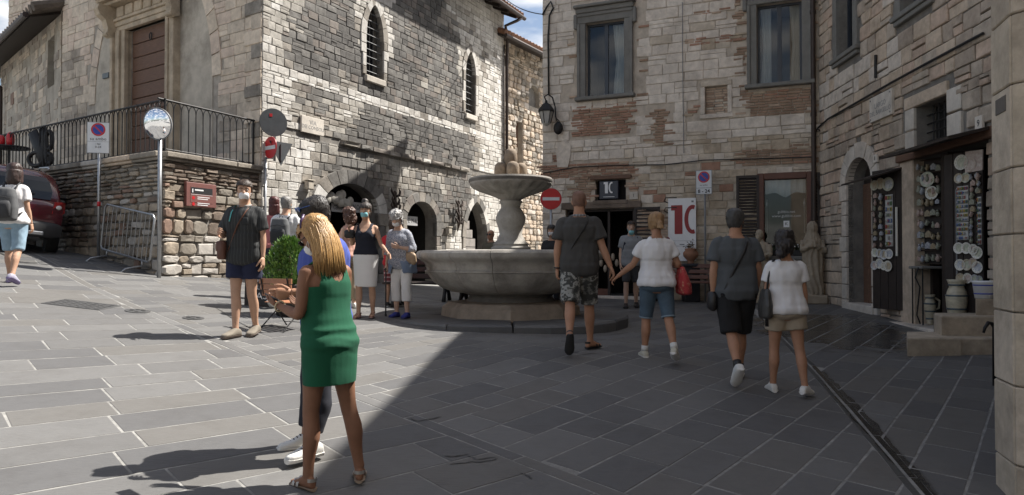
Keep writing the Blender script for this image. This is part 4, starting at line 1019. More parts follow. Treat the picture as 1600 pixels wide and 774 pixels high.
# ---------------------------------------------------------------- right-hand building
W_ = right_w
right = thing('shop_house', 'weathered stone house on the right with an arched door and the ceramics shop', 'house', (MG[0], MG[1], g(6.4, 15)), world=True)
h = lambda px, py: W_.hit(px, py)
RT = 10.75
rdoor = W_.opening(h(1326, 400)[0], h(1366, 400)[0], .3, h(1345, 246)[1], 'arch', h(1345, 284)[1], .28)
rwin = W_.opening(h(1432, 190)[0], h(1484, 190)[0], h(1457, 228)[1], h(1457, 158)[1])
rsh = W_.opening(h(1412, 360)[0], h(1546, 360)[0], .3, h(1480, 236)[1])
rup = W_.opening(h(1311, 30)[0], h(1337, 30)[0], h(1325, 82)[1], h(1325, 82)[1]+1.75)
rup2 = W_.opening(h(1412, 10)[0], h(1452, 10)[0], h(1430, 9)[1], h(1430, 9)[1]+1.75)
W_.backing('wall', MORT_D, right, .1, RT)
def r_pick(u, z):
    r = random.random(); q = nz(u, z, .7, 21) + .4*nz(u, z, 2., 3)
    if u > rwin['u1'] + .3 and z > 3: return 2 if r < .5 else 4 if r < .8 else 1
    if abs(z-4.9-.0*u) < .25 and u < 3.5: return 3 if r < .7 else 0
    if z < 2.2 and u < 1.2: return 0 if r < .5 else 4
    if q > .25: return 3 if r < .4 else 0
    return 0 if r < .38 else 1 if r < .62 else 2 if r < .78 else 4
skR = [(rwin['u0']-.3, rwin['u1']+.36, rwin['z0']-.02, rwin['z1']+.22), (rup['u0']-.2, rup['u1']+.2, rup['z0']-.2, rup['z1']+.2), (rup2['u0']-.2, rup2['u1']+.2, rup2['z0']-.2, rup2['z1']+.2), (rsh['u0']-.05, rsh['u1']+.4, rsh['z1']-.02, rsh['z1']+.28)]
st_ = W_.stones(rows_of(.3, RT-.1, .23, .3), lambda u, z: .36, r_pick, RT, proud=(.02, .05), gap=.014, tilt=.015, skip=lambda u, z: any(a < u < b and c < z < d for a, b, c, d in skR), u_range=(.02, 10))
emit(st_, right, 'stone', RIS, 270)
W_.voussoirs(rdoor, .28, 9, right, [PALEST, RIS[3]], proud=.05)
for a, b, c, d in ((rwin['u0']-.28, rwin['u0']-.002, rwin['z0'], rwin['z0']+.32), (rwin['u0']-.22, rwin['u0']-.002, rwin['z0']+.33, rwin['z1']-.35), (rwin['u0']-.28, rwin['u0']-.002, rwin['z1']-.34, rwin['z1']), (rwin['u1']+.002, rwin['u1']+.35, rwin['z0'], rwin['z0']+.36), (rwin['u1']+.002, rwin['u1']+.2, rwin['z0']+.37, rwin['z1']-.3), (rwin['u1']+.002, rwin['u1']+.36, rwin['z1']-.29, rwin['z1']+.05), (rwin['u0']-.3, rwin['u1'], rwin['z1']+.002, rwin['z1']+.2)):
    mb = MB(W_.M()); mb.span((a, -.05, c+.006), (b, .1, d), 0, .012); part('surround_stone', mb, PALEST if d-c > .21 else RIS[0], right)
mb = MB(W_.M()); mb.span((rwin['u0'], .3, rwin['z0']), (rwin['u1'], .33, rwin['z1'])); gw = part('window', mb, DARK, right)
for i in range(1, 6): 
    x = rwin['u0']+(rwin['u1']-rwin['u0'])*i/6; mb = MB(W_.M()); mb.cyl((x, .18, rwin['z0']), (x, .18, rwin['z1']), .012, 6); part('bar', mb, IRON, gw)
for i in range(1, 5):
    z = rwin['z0']+(rwin['z1']-rwin['z0'])*i/5; mb = MB(W_.M()); mb.cyl((rwin['u0'], .165, z), (rwin['u1'], .165, z), .012, 6); part('bar', mb, IRON, gw)
for o in (rup, rup2):
    mb = MB(W_.M()); mb.span((o['u0'], .2, o['z0']), (o['u1'], .215, o['z1'])); wf = part('window', mb, MATS['dark_glass'], right)
    c = o['c']; mb = MB(W_.M()); mb.span((c-.035, .16, o['z0']), (c+.035, .199, o['z1'])); mb.span((o['u0'], .16, o['z0']), (o['u0']+.05, .199, o['z1'])); mb.span((o['u1']-.05, .16, o['z0']), (o['u1'], .199, o['z1'])); part('frame', mb, FRB, wf)
    for a, b in ((o['u0']-.18, o['u0']-.002), (o['u1']+.002, o['u1']+.18)): mb = MB(W_.M()); mb.span((a, -.07, o['z0']), (b, .12, o['z1']+.15), 0, .012); part('surround', mb, GREYST, right)
    mb = MB(W_.M()); mb.span((o['u0']-.25, -.12, o['z0']-.09), (o['u1']+.25, .1, o['z0']-.002), 0, .012); mb.span((o['u0']-.2, -.085, o['z0']-.17), (o['u1']+.2, .1, o['z0']-.092), 0, .012); part('sill', mb, GREYST, right)
# arched door
mb = MB(W_.M()); mb.prism(W_.outline(rdoor), .3, .34); dp = part('door', mb, DWOOD, right)
for i in range(5):
    a = rdoor['u0']+(rdoor['u1']-rdoor['u0'])*i/5; b = a+(rdoor['u1']-rdoor['u0'])/5
    mb = MB(W_.M()); mb.span((a+.006, .275, .5), (b-.006, .302, rdoor['sp']), 0, .006); part('plank', mb, RWOOD if 0 else WOOD, dp)
mb = MB(W_.M()); mb.span((rdoor['u0']-.1, -.1, .4), (rdoor['u1']+.1, .3, .66), 0, .012); part('doorstep', mb, PALEST, right)
# ceramics shop recess, fascia, canopy
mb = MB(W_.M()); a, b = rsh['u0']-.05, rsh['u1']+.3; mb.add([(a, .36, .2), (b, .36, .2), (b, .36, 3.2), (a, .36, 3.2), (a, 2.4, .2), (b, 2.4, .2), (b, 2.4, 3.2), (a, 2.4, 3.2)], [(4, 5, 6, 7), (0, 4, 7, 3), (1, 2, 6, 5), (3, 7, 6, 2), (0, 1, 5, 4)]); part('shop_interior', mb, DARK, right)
mb = MB(W_.M()); mb.span((rsh['u0']-.06, -.10, rsh['z1']), (rsh['u1']+.3, .05, rsh['z1']+.15), 0, .012); part('fascia', mb, WOOD, right)
for i in range(6):
    x0 = rsh['u0']+.55+i*.33; mb = MB(W_.M()); mb.add([(x0, -.11, rsh['z1']+.10), (x0+.32, -.11, rsh['z1']+.10), (x0+.32, -.62, rsh['z1']-.02), (x0, -.62, rsh['z1']-.02), (x0, -.11, rsh['z1']+.14), (x0+.32, -.11, rsh['z1']+.14), (x0+.32, -.62, rsh['z1']+.02), (x0, -.62, rsh['z1']+.02)], [(3, 2, 1, 0), (4, 5, 6, 7), (0, 1, 5, 4), (1, 2, 6, 5), (2, 3, 7, 6), (3, 0, 4, 7)]); part('canopy_board', mb, DWOOD, right)
mb = MB(W_.M()); mb.span((rsh['u0']-.02, -.05, .3), (rsh['u0']+.42, .34, rsh['z1']), 0, .015); part('pilaster', mb, RIS[0], right)
mb = MB(W_.M()); mb.span((rsh['u0']-.1, -.25, .2), (rsh['u1'], .35, .48), 0, .015); part('shop_step', mb, RIS[3], right)
mb = MB(W_.M()); mb.span((rsh['u0']+.42, .2, .48), (rsh['u0']+.5, .3, rsh['z1'])); mb.span((rsh['u0']+1.05, .05, .48), (rsh['u0']+1.25, .3, rsh['z1'])); part('door_frame', mb, DWOOD, right)
mb = MB(); b2 = [(MG[0]+.5, MG[1]+2.), (RN[0]+.5, RN[1]), (RN[0]+6, RN[1]), (MG[0]+6, MG[1]+2.)]
b2 = [(x+2.2*(1 if i in (0, 1) else 0), y) for i, (x, y) in enumerate(b2)]
mb.add([(x, y, .1) for x, y in b2]+[(x, y, RT) for x, y in b2], [(4, 5, 6, 7)] + [(i, (i+1) % 4, (i+1) % 4+4, i+4) for i in range(4)]); part('core', mb, MORT_D, right)
mb = MB(W_.M()); mb.add([(-.2, -.62, RT), (W_.L, -.62, RT), (W_.L, 6, RT+1.6), (-.2, 6, RT+1.6), (-.2, -.62, RT-.12), (W_.L, -.62, RT-.12), (W_.L, 6, RT+1.4), (-.2, 6, RT+1.4)], [(0, 1, 2, 3), (7, 6, 5, 4), (0, 4, 5, 1), (1, 5, 6, 2), (3, 7, 4, 0), (2, 6, 7, 3)]); part('roof', mb, TILE, right)
# ---------------------------------------------------------------- near stone pier on the right edge
PZ = [(3.105, 4.62), (3.0, 4.29), (3.2, 3.9), (4.9, 3.6), (5.2, 4.9)]
pier = thing('stone_pier', 'big pale limestone block pier at the right edge of the picture', 'pier', (3.0, 4.4, 0), world=True)
mb = MB(); n = 5; cxp, cyp = 4, 4.2; q_ = [(x+(cxp-x)*.03, y+(cyp-y)*.03) for x, y in PZ]
mb.add([(x, y, -.2) for x, y in q_]+[(x, y, 5.2) for x, y in q_], [tuple(range(5, 10))]+[(i, i+5, (i+1) % 5+5, (i+1) % 5) for i in range(5)]); part('core', mb, MORT_L, pier)
BLK = [stone('pier_block', (.50, .42, .32), .35), stone('pier_block_b', (.46, .385, .295), .45), stone('pier_block_c', (.54, .455, .355), .4)]
z = -.15
for k, hh in enumerate((.42, .47, .44, .47, .40, .5, .42, .45, .4, .42, .45, .4, .3)):
    if z > 5.1: break
    for i in range(3):
        a, b = PZ[i], PZ[i+1]; wl = Wall(a, b); L_ = wl.L; cuts = [0, L_] if L_ < .6 else [0]+list(np.arange(.5+.2*(k % 2), L_-.2, .6))+[L_]
        for c, d in zip(cuts[:-1], cuts[1:]):
            mb = MB(wl.M()); mb.span((c+.002, -.004-random.uniform(0, .004), z+.004), (d-.002, .06, z+hh-.004), 0, .008); part('block', mb, BLK[(k+i) % 3], pier)
    z += hh
mb = MB(); p = at(1567, 165, 4.38); 
wl = Wall(PZ[0], PZ[1]); u, z = wl.hit(1566, 165); mb = MB(wl.M()); mb.span((u-.09, -.012, z-.05), (u+.09, .0, z+.05), 0, .004); part('patch', mb, mat('dark_patch', (.12, .105, .09), rough=.9), pier)
# ================================================================ objects
FST = mat('fountain_stone', (.40, .375, .335), rough=.85, var=.3, scale=4, bump=.4, bscale=35, stain=.55, stain_scale=1.8)
FDK = mat('fountain_dark_stone', (.20, .185, .165), rough=.85, var=.35, scale=4, bump=.4, bscale=35, stain=.5)
FPK = mat('fountain_pink_stone', (.27, .205, .145), rough=.8, var=.5, scale=9, bump=.3, bscale=40, stain=.3)
FC = Vector((-.02, 11.5, 0))
FZ = .60
fo = thing('fountain', 'round grey stone fountain with a wide basin, fluted upper bowl and acorn finial', 'fountain', (FC.x, FC.y, .5), world=True)
random.seed(5)
# stepped platform of separate kerb blocks
npl = 12; angs = [2*math.pi*i/npl + random.uniform(-.06, .06) for i in range(npl)]
rad = [1.9*random.uniform(.96, 1.03) for _ in range(npl)]
for i in range(npl):
    a, b = angs[i], angs[(i+1) % npl] + (2*math.pi if i == npl-1 else 0); ra, rb = rad[i], rad[(i+1) % npl]
    e = .006; q = [(FC.x+r_*math.cos(t), FC.y+r_*math.sin(t)) for r_, t in ((.9, a+e), (.9, b-e), (rb, b-e), (rb*.5+ra*.5, (a+b)/2), (ra, a+e))]
    mb = MB(); n = 5; cx = sum(p[0] for p in q)/n; cy = sum(p[1] for p in q)/n; vs = []
    for ins, z in ((0, .2), (0, FZ-.03), (.03, FZ)):
        for x, y in q:
            l = math.hypot(x-cx, y-cy); vs.append((x-(x-cx)/l*ins, y-(y-cy)/l*ins, z+.006*(i % 3)))
    mb.add(vs, [(k*n+j, k*n+(j+1) % n, (k+1)*n+(j+1) % n, (k+1)*n+j) for k in (0, 1) for j in range(n)]+[tuple(range(10, 15))])
    part('platform_stone', mb, PAV[i % 3], fo)
mb = MB(); oct_ = lambda th, r_, z: 1/ max(.93, math.cos((th % (math.pi/4))-math.pi/8))
mb.lathe([(1.12, FZ-.02), (1.10, FZ+.14), (1.0, FZ+.22), (.75, FZ+.24)], 8, FC, fn=None); part('plinth', mb, mat('plinth_stone', (.33, .27, .21), rough=.85, var=.3, stain=.5, bump=.4), fo)
mb = MB(); mb.lathe([(.74, FZ+.2), (.70, FZ+.26), (.66, FZ+.31), (.72, FZ+.36), (.8, FZ+.40)], 32, FC); part('foot', mb, FDK, fo, R(40))
bas = [(.70, .955), (.95, .99), (1.10, 1.05), (1.22, 1.13), (1.30, 1.235), (1.335, 1.29), (1.36, 1.30), (1.365, 1.32), (1.335, 1.335), (1.35, 1.40), (1.375, 1.445), (1.42, 1.475), (1.475, 1.505), (1.50, 1.545), (1.50, 1.59), (1.475, 1.625), (1.42, 1.635), (1.33, 1.625), (1.27, 1.58), (1.15, 1.25), (.6, 1.1)]
nb = 11; cuts = sorted(2*math.pi*(i+random.uniform(-.2, .2))/nb for i in range(nb))
for i in range(nb):
    a, b = cuts[i]+.0025, cuts[(i+1) % nb]-.0025 + (2*math.pi if i == nb-1 else 0); m_ = 10; jit = random.uniform(-.004, .004)
    rings = [[(FC.x+(r_+jit)*math.cos(t), FC.y+(r_+jit)*math.sin(t), z) for r_, z in bas] for t in np.linspace(a, b, m_)]
    mb = MB(); mb.loft(rings, 0, True); part('basin_block', mb, FST, fo, R(35))
mb = MB(); mb.lathe([(1.26, 1.50), (.02, 1.50)], 40, FC, cap=False); wm = plain('fountain_water', (.03, .045, .04), .04); part('water', mb, wm, fo)
mb = MB(); mb.lathe([(.32, 1.45), (.32, 1.68), (.28, 1.71), (.29, 1.74), (.225, 1.80), (.18, 1.90), (.20, 2.00), (.235, 2.10), (.24, 2.17), (.20, 2.26), (.15, 2.33), (.165, 2.38), (.19, 2.42), (.15, 2.46)], 36, FC); part('column', mb, FST, fo, R(50))
def flute(th, r_, z): return 1+.085*abs(math.sin(th*10))-.06 if 2.47 < z < 2.69 else 1
mb = MB(); mb.lathe([(.15, 2.44), (.24, 2.49), (.37, 2.54), (.50, 2.585), (.59, 2.63), (.64, 2.67), (.662, 2.70), (.668, 2.76), (.65, 2.785), (.60, 2.79), (.56, 2.77), (.3, 2.7), (.02, 2.68)], 80, FC, fn=flute); part('upper_bowl', mb, FST, fo, R(40))
mb = MB(); mb.lathe([(.655, 2.705), (.676, 2.735), (.678, 2.765), (.655, 2.792), (.62, 2.793)], 64, FC, cap=False); part('bowl_rim', mb, FDK, fo, R(40))
egg = [(.02, 0), (.09, .005), (.11, .03), (.115, .10), (.113, .165), (.10, .215), (.07, .245), (.03, .258), (.005, .26)]
mb = MB(); mb.lathe([(.2, 2.68), (.19, 2.80), (.12, 2.83)], 20, FC); part('finial_base', mb, FST, fo, R(40))
for k in range(4):
    t = R(-90+12)+k*math.pi/2; mb = MB(); mb.lathe([(r_*.9, z*1.0) for r_, z in egg], 18, (FC.x+.165*math.cos(t), FC.y+.165*math.sin(t), 2.79)); part('acorn', mb, FPK, fo, True)
mb = MB(); mb.lathe([(.09, -.14)]+[(r_*.93, z*1.15) for r_, z in egg[1:]], 18, (FC.x, FC.y, 2.98)); part('acorn', mb, FPK, fo, True)
for k in range(4):
    t = R(-45)+k*math.pi/2; mb = MB(); mb.tube([(FC.x+.28*math.cos(t), FC.y+.28*math.sin(t), 1.64), (FC.x+.42*math.cos(t), FC.y+.42*math.sin(t), 1.62)], .014, 6); part('spout', mb, IRON, fo)

# ---------------------------------------------------------------- sign plates
SRED = mat('sign_red', (.50, .02, .025), rough=.4, var=.1, bump=0); SBLU = mat('sign_blue', (.02, .05, .33), rough=.4, var=.1, bump=0); BLACKP = mat('black_print', (.02, .02, .022), rough=.5, var=.1, bump=0)
SWHT = mat('sign_white', (.62, .64, .66), rough=.4, var=.08, bump=0)
def circ(cx, cz, r_, n=28): return [(cx+r_*math.cos(2*math.pi*i/n), cz+r_*math.sin(2*math.pi*i/n)) for i in range(n)]
def face(p, yaw=0.):   # local frame at p whose -y points to the camera side; yaw turns it
    return Matrix.Translation(p) @ Matrix.Rotation(yaw, 4, 'Z')
def no_parking(mb, cx, cz, r_, y):
    mb.prism(circ(cx, cz, r_), y-.002, y, 1); mb.prism(circ(cx, cz, r_*.76), y-.0035, y-.002, 2)
    d = Matrix.Rotation(R(45), 3, 'Y'); mb.box((cx, y-.0042, cz), (r_*1.62, .0015, r_*.2), 1, d)
SM = [SWHT, SRED, SBLU, BLACKP, GREYMET]
# left no-parking sign on its pole
Yp = 13.8; b_ = Vector(((153-CX)/F_PX*Yp, Yp, 0)); b_.z = g(b_.x, b_.y)
np1 = thing('no_parking_sign', 'white no parking plate on a grey pole beside the crowd barrier', 'street sign', b_)
H1 = (at(153, 240, Yp)-b_).z; W1 = 32/F_PX*Yp; hh = 49/F_PX*Yp; cx = -.01
mb = MB(); mb.cyl((0, .03, -.05), (0, .03, H1+hh*.9), .03, 12); part('pole', mb, GALV, np1, True)
mb = MB(); mb.cyl((0, .03, H1-1.02), (0, .03, H1-.93), .033, 12); part('red_band', mb, SRED, np1, True)
mb = MB(); mb.span((cx-W1/2, -.012, H1), (cx+W1/2, -.004, H1+hh), 4, .003); mb.span((cx-W1/2+.01, -.0135, H1+.01), (cx+W1/2-.01, -.012, H1+hh*.37)); mb.span((cx-W1/2+.01, -.0135, H1+hh*.37+.006), (cx+W1/2-.01, -.012, H1+hh-.01))
no_parking(mb, cx, H1+hh*.76, W1*.32, -.0135)
text_mb('su ambo', .085, Matrix.Translation((cx, -.0145, H1+hh*.46)), mb, 3); text_mb('i lati', .05, Matrix.Translation((cx, -.0145, H1+hh*.30)), mb, 3); text_mb('0-24', .06, Matrix.Translation((cx, -.0145, H1+hh*.2)), mb, 3)
part('plate', mb, SM, np1)
np1.rotation_euler = (0, 0, R(14))
# convex traffic mirror
Yp = 12.72; b_ = Vector(((246-CX)/F_PX*Yp, Yp, 0)); b_.z = g(b_.x, b_.y)
tm = thing('traffic_mirror', 'round convex traffic mirror on a tall steel pole at the terrace corner', 'traffic mirror', b_)
zc_ = (at(244, 194, Yp)-b_).z; rm = 25.5/F_PX*Yp
mb = MB(); mb.cyl((0, .06, -.05), (0, .06, zc_+.1), .035, 14); mb.cyl((0, .0, zc_), (0, .06, zc_), .03, 10); part('pole', mb, GALV, tm, True)
MIRR = mat('mirror_silver', (.92, .93, .95), rough=.015, var=.02, bump=0, metal=1.)
Mm = Matrix.Translation((0, -.02, zc_)) @ Matrix.Rotation(R(-12), 4, 'Z') @ Matrix.Rotation(R(101), 4, 'X')
mb = MB(Mm); mb.lathe([(rm*.97*math.sin(a)/math.sin(.6), .07*(math.cos(a)-math.cos(.6))/(1-math.cos(.6))+.01) for a in np.linspace(.6, .01, 14)], 40); part('mirror', mb, MIRR, tm, True)
mb = MB(Mm); mb.lathe([(rm*.965, .0), (rm*.975, .02), (rm, .015), (rm*.97, -.02), (rm*.6, -.06), (.02, -.07)], 40); part('mirror_shell', mb, GREYMET, tm, True)
# corner pole with the three signs
pc = Vector((*church_w.pt(.22, 0, .42).xy, 0)); b_ = Vector((pc.x, pc.y, g(pc.x, pc.y)))
b_ = Vector(((414-CX)/F_PX*15.2, 15.2, g(-5.23, 15.2))); Yp = b_.y
sp = thing('no_entry_sign_post', 'grey post at the church corner with a red no entry disc below two sign backs', 'street sign', b_)
zz = lambda py: (at(414, py, Yp)-b_).z
xx = lambda px: (px-414)/F_PX*Yp
mb = MB(); mb.tube([(0, 0, -.05), (0, 0, zz(247)), ], .03, 10); mb.tube([(0, 0, zz(247)), (xx(428), 0, zz(247))], .025, 8); mb.tube([(xx(428), 0, zz(252)), (xx(428), 0, zz(172))], .028, 10); part('post', mb, GALV, sp, True)
mb = MB(Matrix.Translation((xx(427), -.035, zz(192))) @ Matrix.Rotation(R(38), 4, 'Z')); rr_ = 22/F_PX*Yp
mb.prism(circ(0, 0, rr_, 32), 0, .006); mb.prism(circ(0, 0, rr_*.985, 32), -.012, 0); mb.span((-rr_*.3, -.016, rr_*.38), (-rr_*.1, -.012, rr_*.6), 1); part('sign_back', mb, [mat('dark_sign_back', (.075, .08, .085), rough=.5, bump=0), SRED], sp)
mb = MB(Matrix.Translation((xx(424), -.11, zz(232))) @ Matrix.Rotation(R(-38), 4, 'Z')); r2 = 17/F_PX*Yp
mb.prism(circ(0, 0, r2, 32), 0, .008, 1); mb.span((-r2*.78, -.003, -r2*.17), (r2*.78, 0, r2*.17), 0); part('no_entry_disc', mb, [SWHT, SRED], sp)
mb = MB(Matrix.Translation((xx(437), .06, zz(238))) @ Matrix.Rotation(R(55), 4, 'Z')); r3 = 22/F_PX*Yp
mb.prism([(-r3, r3*.75), (0, -r3*.95), (r3, r3*.75)], 0, .008); mb.span((-.02, -.02, -r3*.6), (.02, 0, r3*.6)); part('sign_back', mb, MATS['dark_sign_back'], sp)
# no-entry sign by the fountain
Yp = 16.4; b_ = Vector(((861-CX)/F_PX*Yp, Yp, 0)); b_.z = g(b_.x, b_.y)
ne = thing('no_entry_sign', 'red no entry disc with white bar on a grey pole behind the fountain', 'street sign', b_)
zc_ = (at(861, 311, Yp)-b_).z; r2 = 16.5/F_PX*Yp
mb = MB(); mb.cyl((0, .03, -.05), (0, .03, zc_+r2*.7), .03, 12); part('pole', mb, GALV, ne, True)
mb = MB(); mb.prism(circ(0, zc_, r2, 36), -.008, 0, 1); mb.prism(circ(0, zc_, r2*1.02, 36), 0, .006, 2); mb.span((-r2*.8, -.011, zc_-r2*.15), (r2*.8, -.008, zc_+r2*.15), 0); part('no_entry_disc', mb, [SWHT, SRED, GREYMET], ne)
# 8-24 no-parking sign
q = mid_w.pt(mid_w.hit(1104, 400)[0], 0, .35); b_ = Vector((q.x, q.y, g(q.x, q.y))); Yp = b_.y
n8 = thing('no_parking_sign', 'no parking plate with hours panel on a thin pole beside the white banner', 'street sign', b_, math.atan2(mid_w.d.y, mid_w.d.x))
zz = lambda py: (at(1103, py, Yp)-b_).z
wd = 25/F_PX*Yp
mb = MB(); mb.cyl((.02, .02, -.05), (.02, .02, zz(268)), .022, 10); part('pole', mb, GREYMET, n8, True)
mb = MB(); mb.span((-wd/2, -.008, zz(304)), (wd/2, 0, zz(266)), 4, .002); mb.span((-wd/2+.012, -.0095, zz(294)+.006), (wd/2-.012, -.008, zz(266)-.012)); mb.span((-wd/2+.012, -.0095, zz(304)+.01), (wd/2-.012, -.008, zz(294)-.004)); no_parking(mb, 0, zz(277), wd*.36, -.0095)
text_mb('8 - 24', .11, Matrix.Translation((0, -.0105, zz(299.2))), mb, 3, bold=.003); text_mb('su ambo', .05, Matrix.Translation((0, -.0105, zz(289.5))), mb, 3); part('plate', mb, SM, n8)

# ---------------------------------------------------------------- wall plates and banners
u, z = church_w.hit(470, 180, .05); u2, z2 = church_w.hit(505, 210, .05)
W_ = church_w; zc_ = (church_w.hit(470, 193.5)[1]); hz = (church_w.hit(470, 180)[1]-church_w.hit(470, 206)[1])/2
mb = MB(W_.M()); mb.span((u, -.075, zc_-hz), (u2, -.03, zc_+hz), 0, .006); text_mb('VIA', .15, W_.M((u+u2)/2, zc_+hz*.30, .076), mb, 1); text_mb('DEI CONSOLI', .12, W_.M((u+u2)/2, zc_-hz*.30, .076), mb, 1)
single('street_plaque', mb, [PALEST, mat('carved_grey', (.22, .22, .22), rough=.8, bump=0)], 'pale stone street name plaque high on the church side wall', 'plaque')
W_ = right_w; u, _ = W_.hit(1366, 175); u2, _ = W_.hit(1401, 165); z0 = W_.hit(1366, 193)[1]; z1 = W_.hit(1366, 155)[1]
mb = MB(W_.M()); mb.span((u, -.085, z0), (u2, -.03, z1), 0, .006); text_mb('LARGO', .13, W_.M((u+u2)/2, z0+(z1-z0)*.58, .086), mb, 1); text_mb('DEL BARGELLO', .115, W_.M((u+u2)/2, z0+(z1-z0)*.30, .086), mb, 1)
for a in (u+.05, u2-.05):
    for c in (z0+.05, z1-.05): mb.cyl((a, -.095, c), (a, -.085, c), .014, 8, 1)
single('street_plaque', mb, [PALEST, MATS['carved_grey']], 'white stone street name plaque on the right-hand house under the cable', 'plaque')
mb = MB(W_.M()); u, z = W_.hit(1537, 193); mb.span((u-.08, -.07, z-.1), (u+.08, -.03, z+.1), 0, .004); text_mb('9', .13, W_.M(u, z, .071), mb, 1); single('house_number', mb, [PALEST, BLACKP], 'small pale house number plate above the ceramics shop near the pier', 'number plate')
mb = MB(W_.M()); u, z = W_.hit(1373, 248); mb.span((u-.07, -.07, z-.07), (u+.07, -.03, z+.07), 0, .004); text_mb('8', .1, W_.M(u, z, .071), mb, 1); single('house_number', mb, [PALEST, BLACKP], 'small pale house number tile beside the white arch of the arched door', 'number plate')
W_ = mid_w; mb = MB(W_.M()); u, z = W_.hit(991, 306); mb.span((u-.1, -.06, z-.09), (u+.1, -.03, z+.09), 0, .004); text_mb('1', .11, W_.M(u, z, .061), mb, 1); single('house_number', mb, [PALEST, BLACKP], 'pale square house number tile between the dark shop sign and the tall banner', 'number plate')
# tall banner with numeral
u, _ = W_.hit(1044, 350, .12); u2, _ = W_.hit(1087.5, 350, .12); z1 = W_.hit(1065, 310, .12)[1]; z0 = W_.hit(1065, 408, .12)[1]
bn = thing('banner', 'tall white hanging banner with big dark red digits on the brick-patched house', 'banner', W_.pt(u, z0, .1), world=True)
BRED = mat('banner_red', (.30, .035, .035), rough=.6, var=.1, bump=0)
mb = MB(W_.M()); mb.span((u, -.125, z0), (u2, -.115, z1), 0); part('sheet', mb, WHITE, bn)
mb = MB(W_.M()); ten(mb, W_, u+.40, z0+(z1-z0)*.66, (z1-z0)*.46, -.130, cut=u2-.004); part('numeral', mb, BRED, bn)
mb = MB(W_.M()); mb.span((u+.03, -.128, z0+(z1-z0)*.32), (u2-.03, -.126, z0+(z1-z0)*.323)); mb.span((u+.03, -.128, z0+(z1-z0)*.235), (u2-.06, -.126, z0+(z1-z0)*.24)); 
for k in range(3): mb.span((u+.06+.2*k, -.128, z0+(z1-z0)*.255), (u+.17+.2*k, -.126, z0+(z1-z0)*.27))
mb.span((u2-.1, -.128, z1-.1), (u2-.05, -.126, z1-.06)); part('lettering', mb, GREYMET, bn)
mb = MB(W_.M()); 
for zq in (z1+.01, z1-.22): mb.tube([(u-.02, -.02, zq-.1), (u-.1, -.1, zq-.06), (u-.06, -.13, zq+.01), (u+.2, -.13, zq+.012)], .011, 6)
part('bracket', mb, IRON, bn)
# information panel on the terrace
W_ = tr_w; u, _ = W_.hit(290, 300, .1); u2, _ = W_.hit(337, 300, .1); zb = W_.hit(290, 322, .1)[1]; zt = W_.hit(290, 284, .1)[1]
ip = thing('information_board', 'brown framed information board fixed to the terrace wall', 'sign', W_.pt(u, zb, .05), world=True)
BRN = mat('sign_brown', (.17, .065, .055), rough=.6, var=.15, bump=.05)
mb = MB(W_.M()); mb.span((u, -.12, zb), (u2, -.05, zt), 0, .008); part('frame', mb, BRN, ip)
mb = MB(W_.M()); a, b, c, d = u+.09, u2-.09, zb+.08, zt-.08
mb.span((a, -.124, c), (b, -.12, d), 0); mb.span((a+.01, -.126, d-.13), (b-.01, -.124, d-.01), 1)
for k in range(2):
    zq = d-.21-.115*k; mb.prism(circ(a+.07, zq, .032), -.126, -.124, 2)
    for j in range(2): mb.span((a+.16, -.126, zq+.015-.035*j), (b-.08-.04*j, -.124, zq+.028-.035*j), 3)
mb.span((a+.01, -.126, d-.147), (b-.01, -.124, d-.142), 3); mb.span((a+.04, -.1265, d-.11), (a+.06, -.126, d-.04), 3); mb.span((a+.1, -.1265, d-.07), (a+.3, -.126, d-.045), 3); part('panel', mb, [BRN, BLACKP, SRED, WHITE], ip)
# shop banners hanging in the arches
W_ = church_w
def strip_banner(o, f0, f1, z, hh, txts, label):
    a = o['u0']+(o['u1']-o['u0'])*f0; b = o['u0']+(o['u1']-o['u0'])*f1
    mb = MB(W_.M()); mb.span((a, .18, z-hh/2), (b, .19, z+hh/2)); n = len(txts)
    for i, t_ in enumerate(txts):
        text_mb(t_, hh*.72, W_.M(a+(b-a)*(i+.5)/n, z, -.178), mb, 1, sx=.8)
    single('shop_banner', mb, [mat('pale_banner', (.42, .42, .42), rough=.7, bump=0), BLACKP], label, 'banner')
strip_banner(arch1, .27, .62, church_w.hit(540, 325)[1], .2, ['CERAMICHE'], 'long grey name banner hanging in the widest church arch, left half')
strip_banner(arch1, .63, .90, church_w.hit(561, 323.5)[1], .26, ['M', 'O', 'N', 'A'], 'taller name banner of separate letters in the widest church arch, right half')
strip_banner(arch2, .10, .56, church_w.hit(650, 345)[1], .26, ['T', 'E', 'M', 'A'], 'white letter banner hanging in the dark middle church arch')
mb = MB(W_.M()); u, z = W_.hit(536, 311)
for dx, dz, r_ in ((-.42, -.02, .13), (-.28, .03, .13), (-.14, -.02, .12), (0, .06, .14), (.12, .12, .12), (.16, -.06, .12), (.3, -.1, .13), (.42, -.02, .11), (.05, -.08, .12)): mb.ell((u+dx, .12, z+dz), (r_, .06, r_), 12, 8)
single('cloud_ornament', mb, mat('plaster_white', (.45, .43, .38), rough=.9, bump=.2), 'pale cloud-shaped ornament hanging in the widest church arch above the banners', 'ornament', smooth=True)
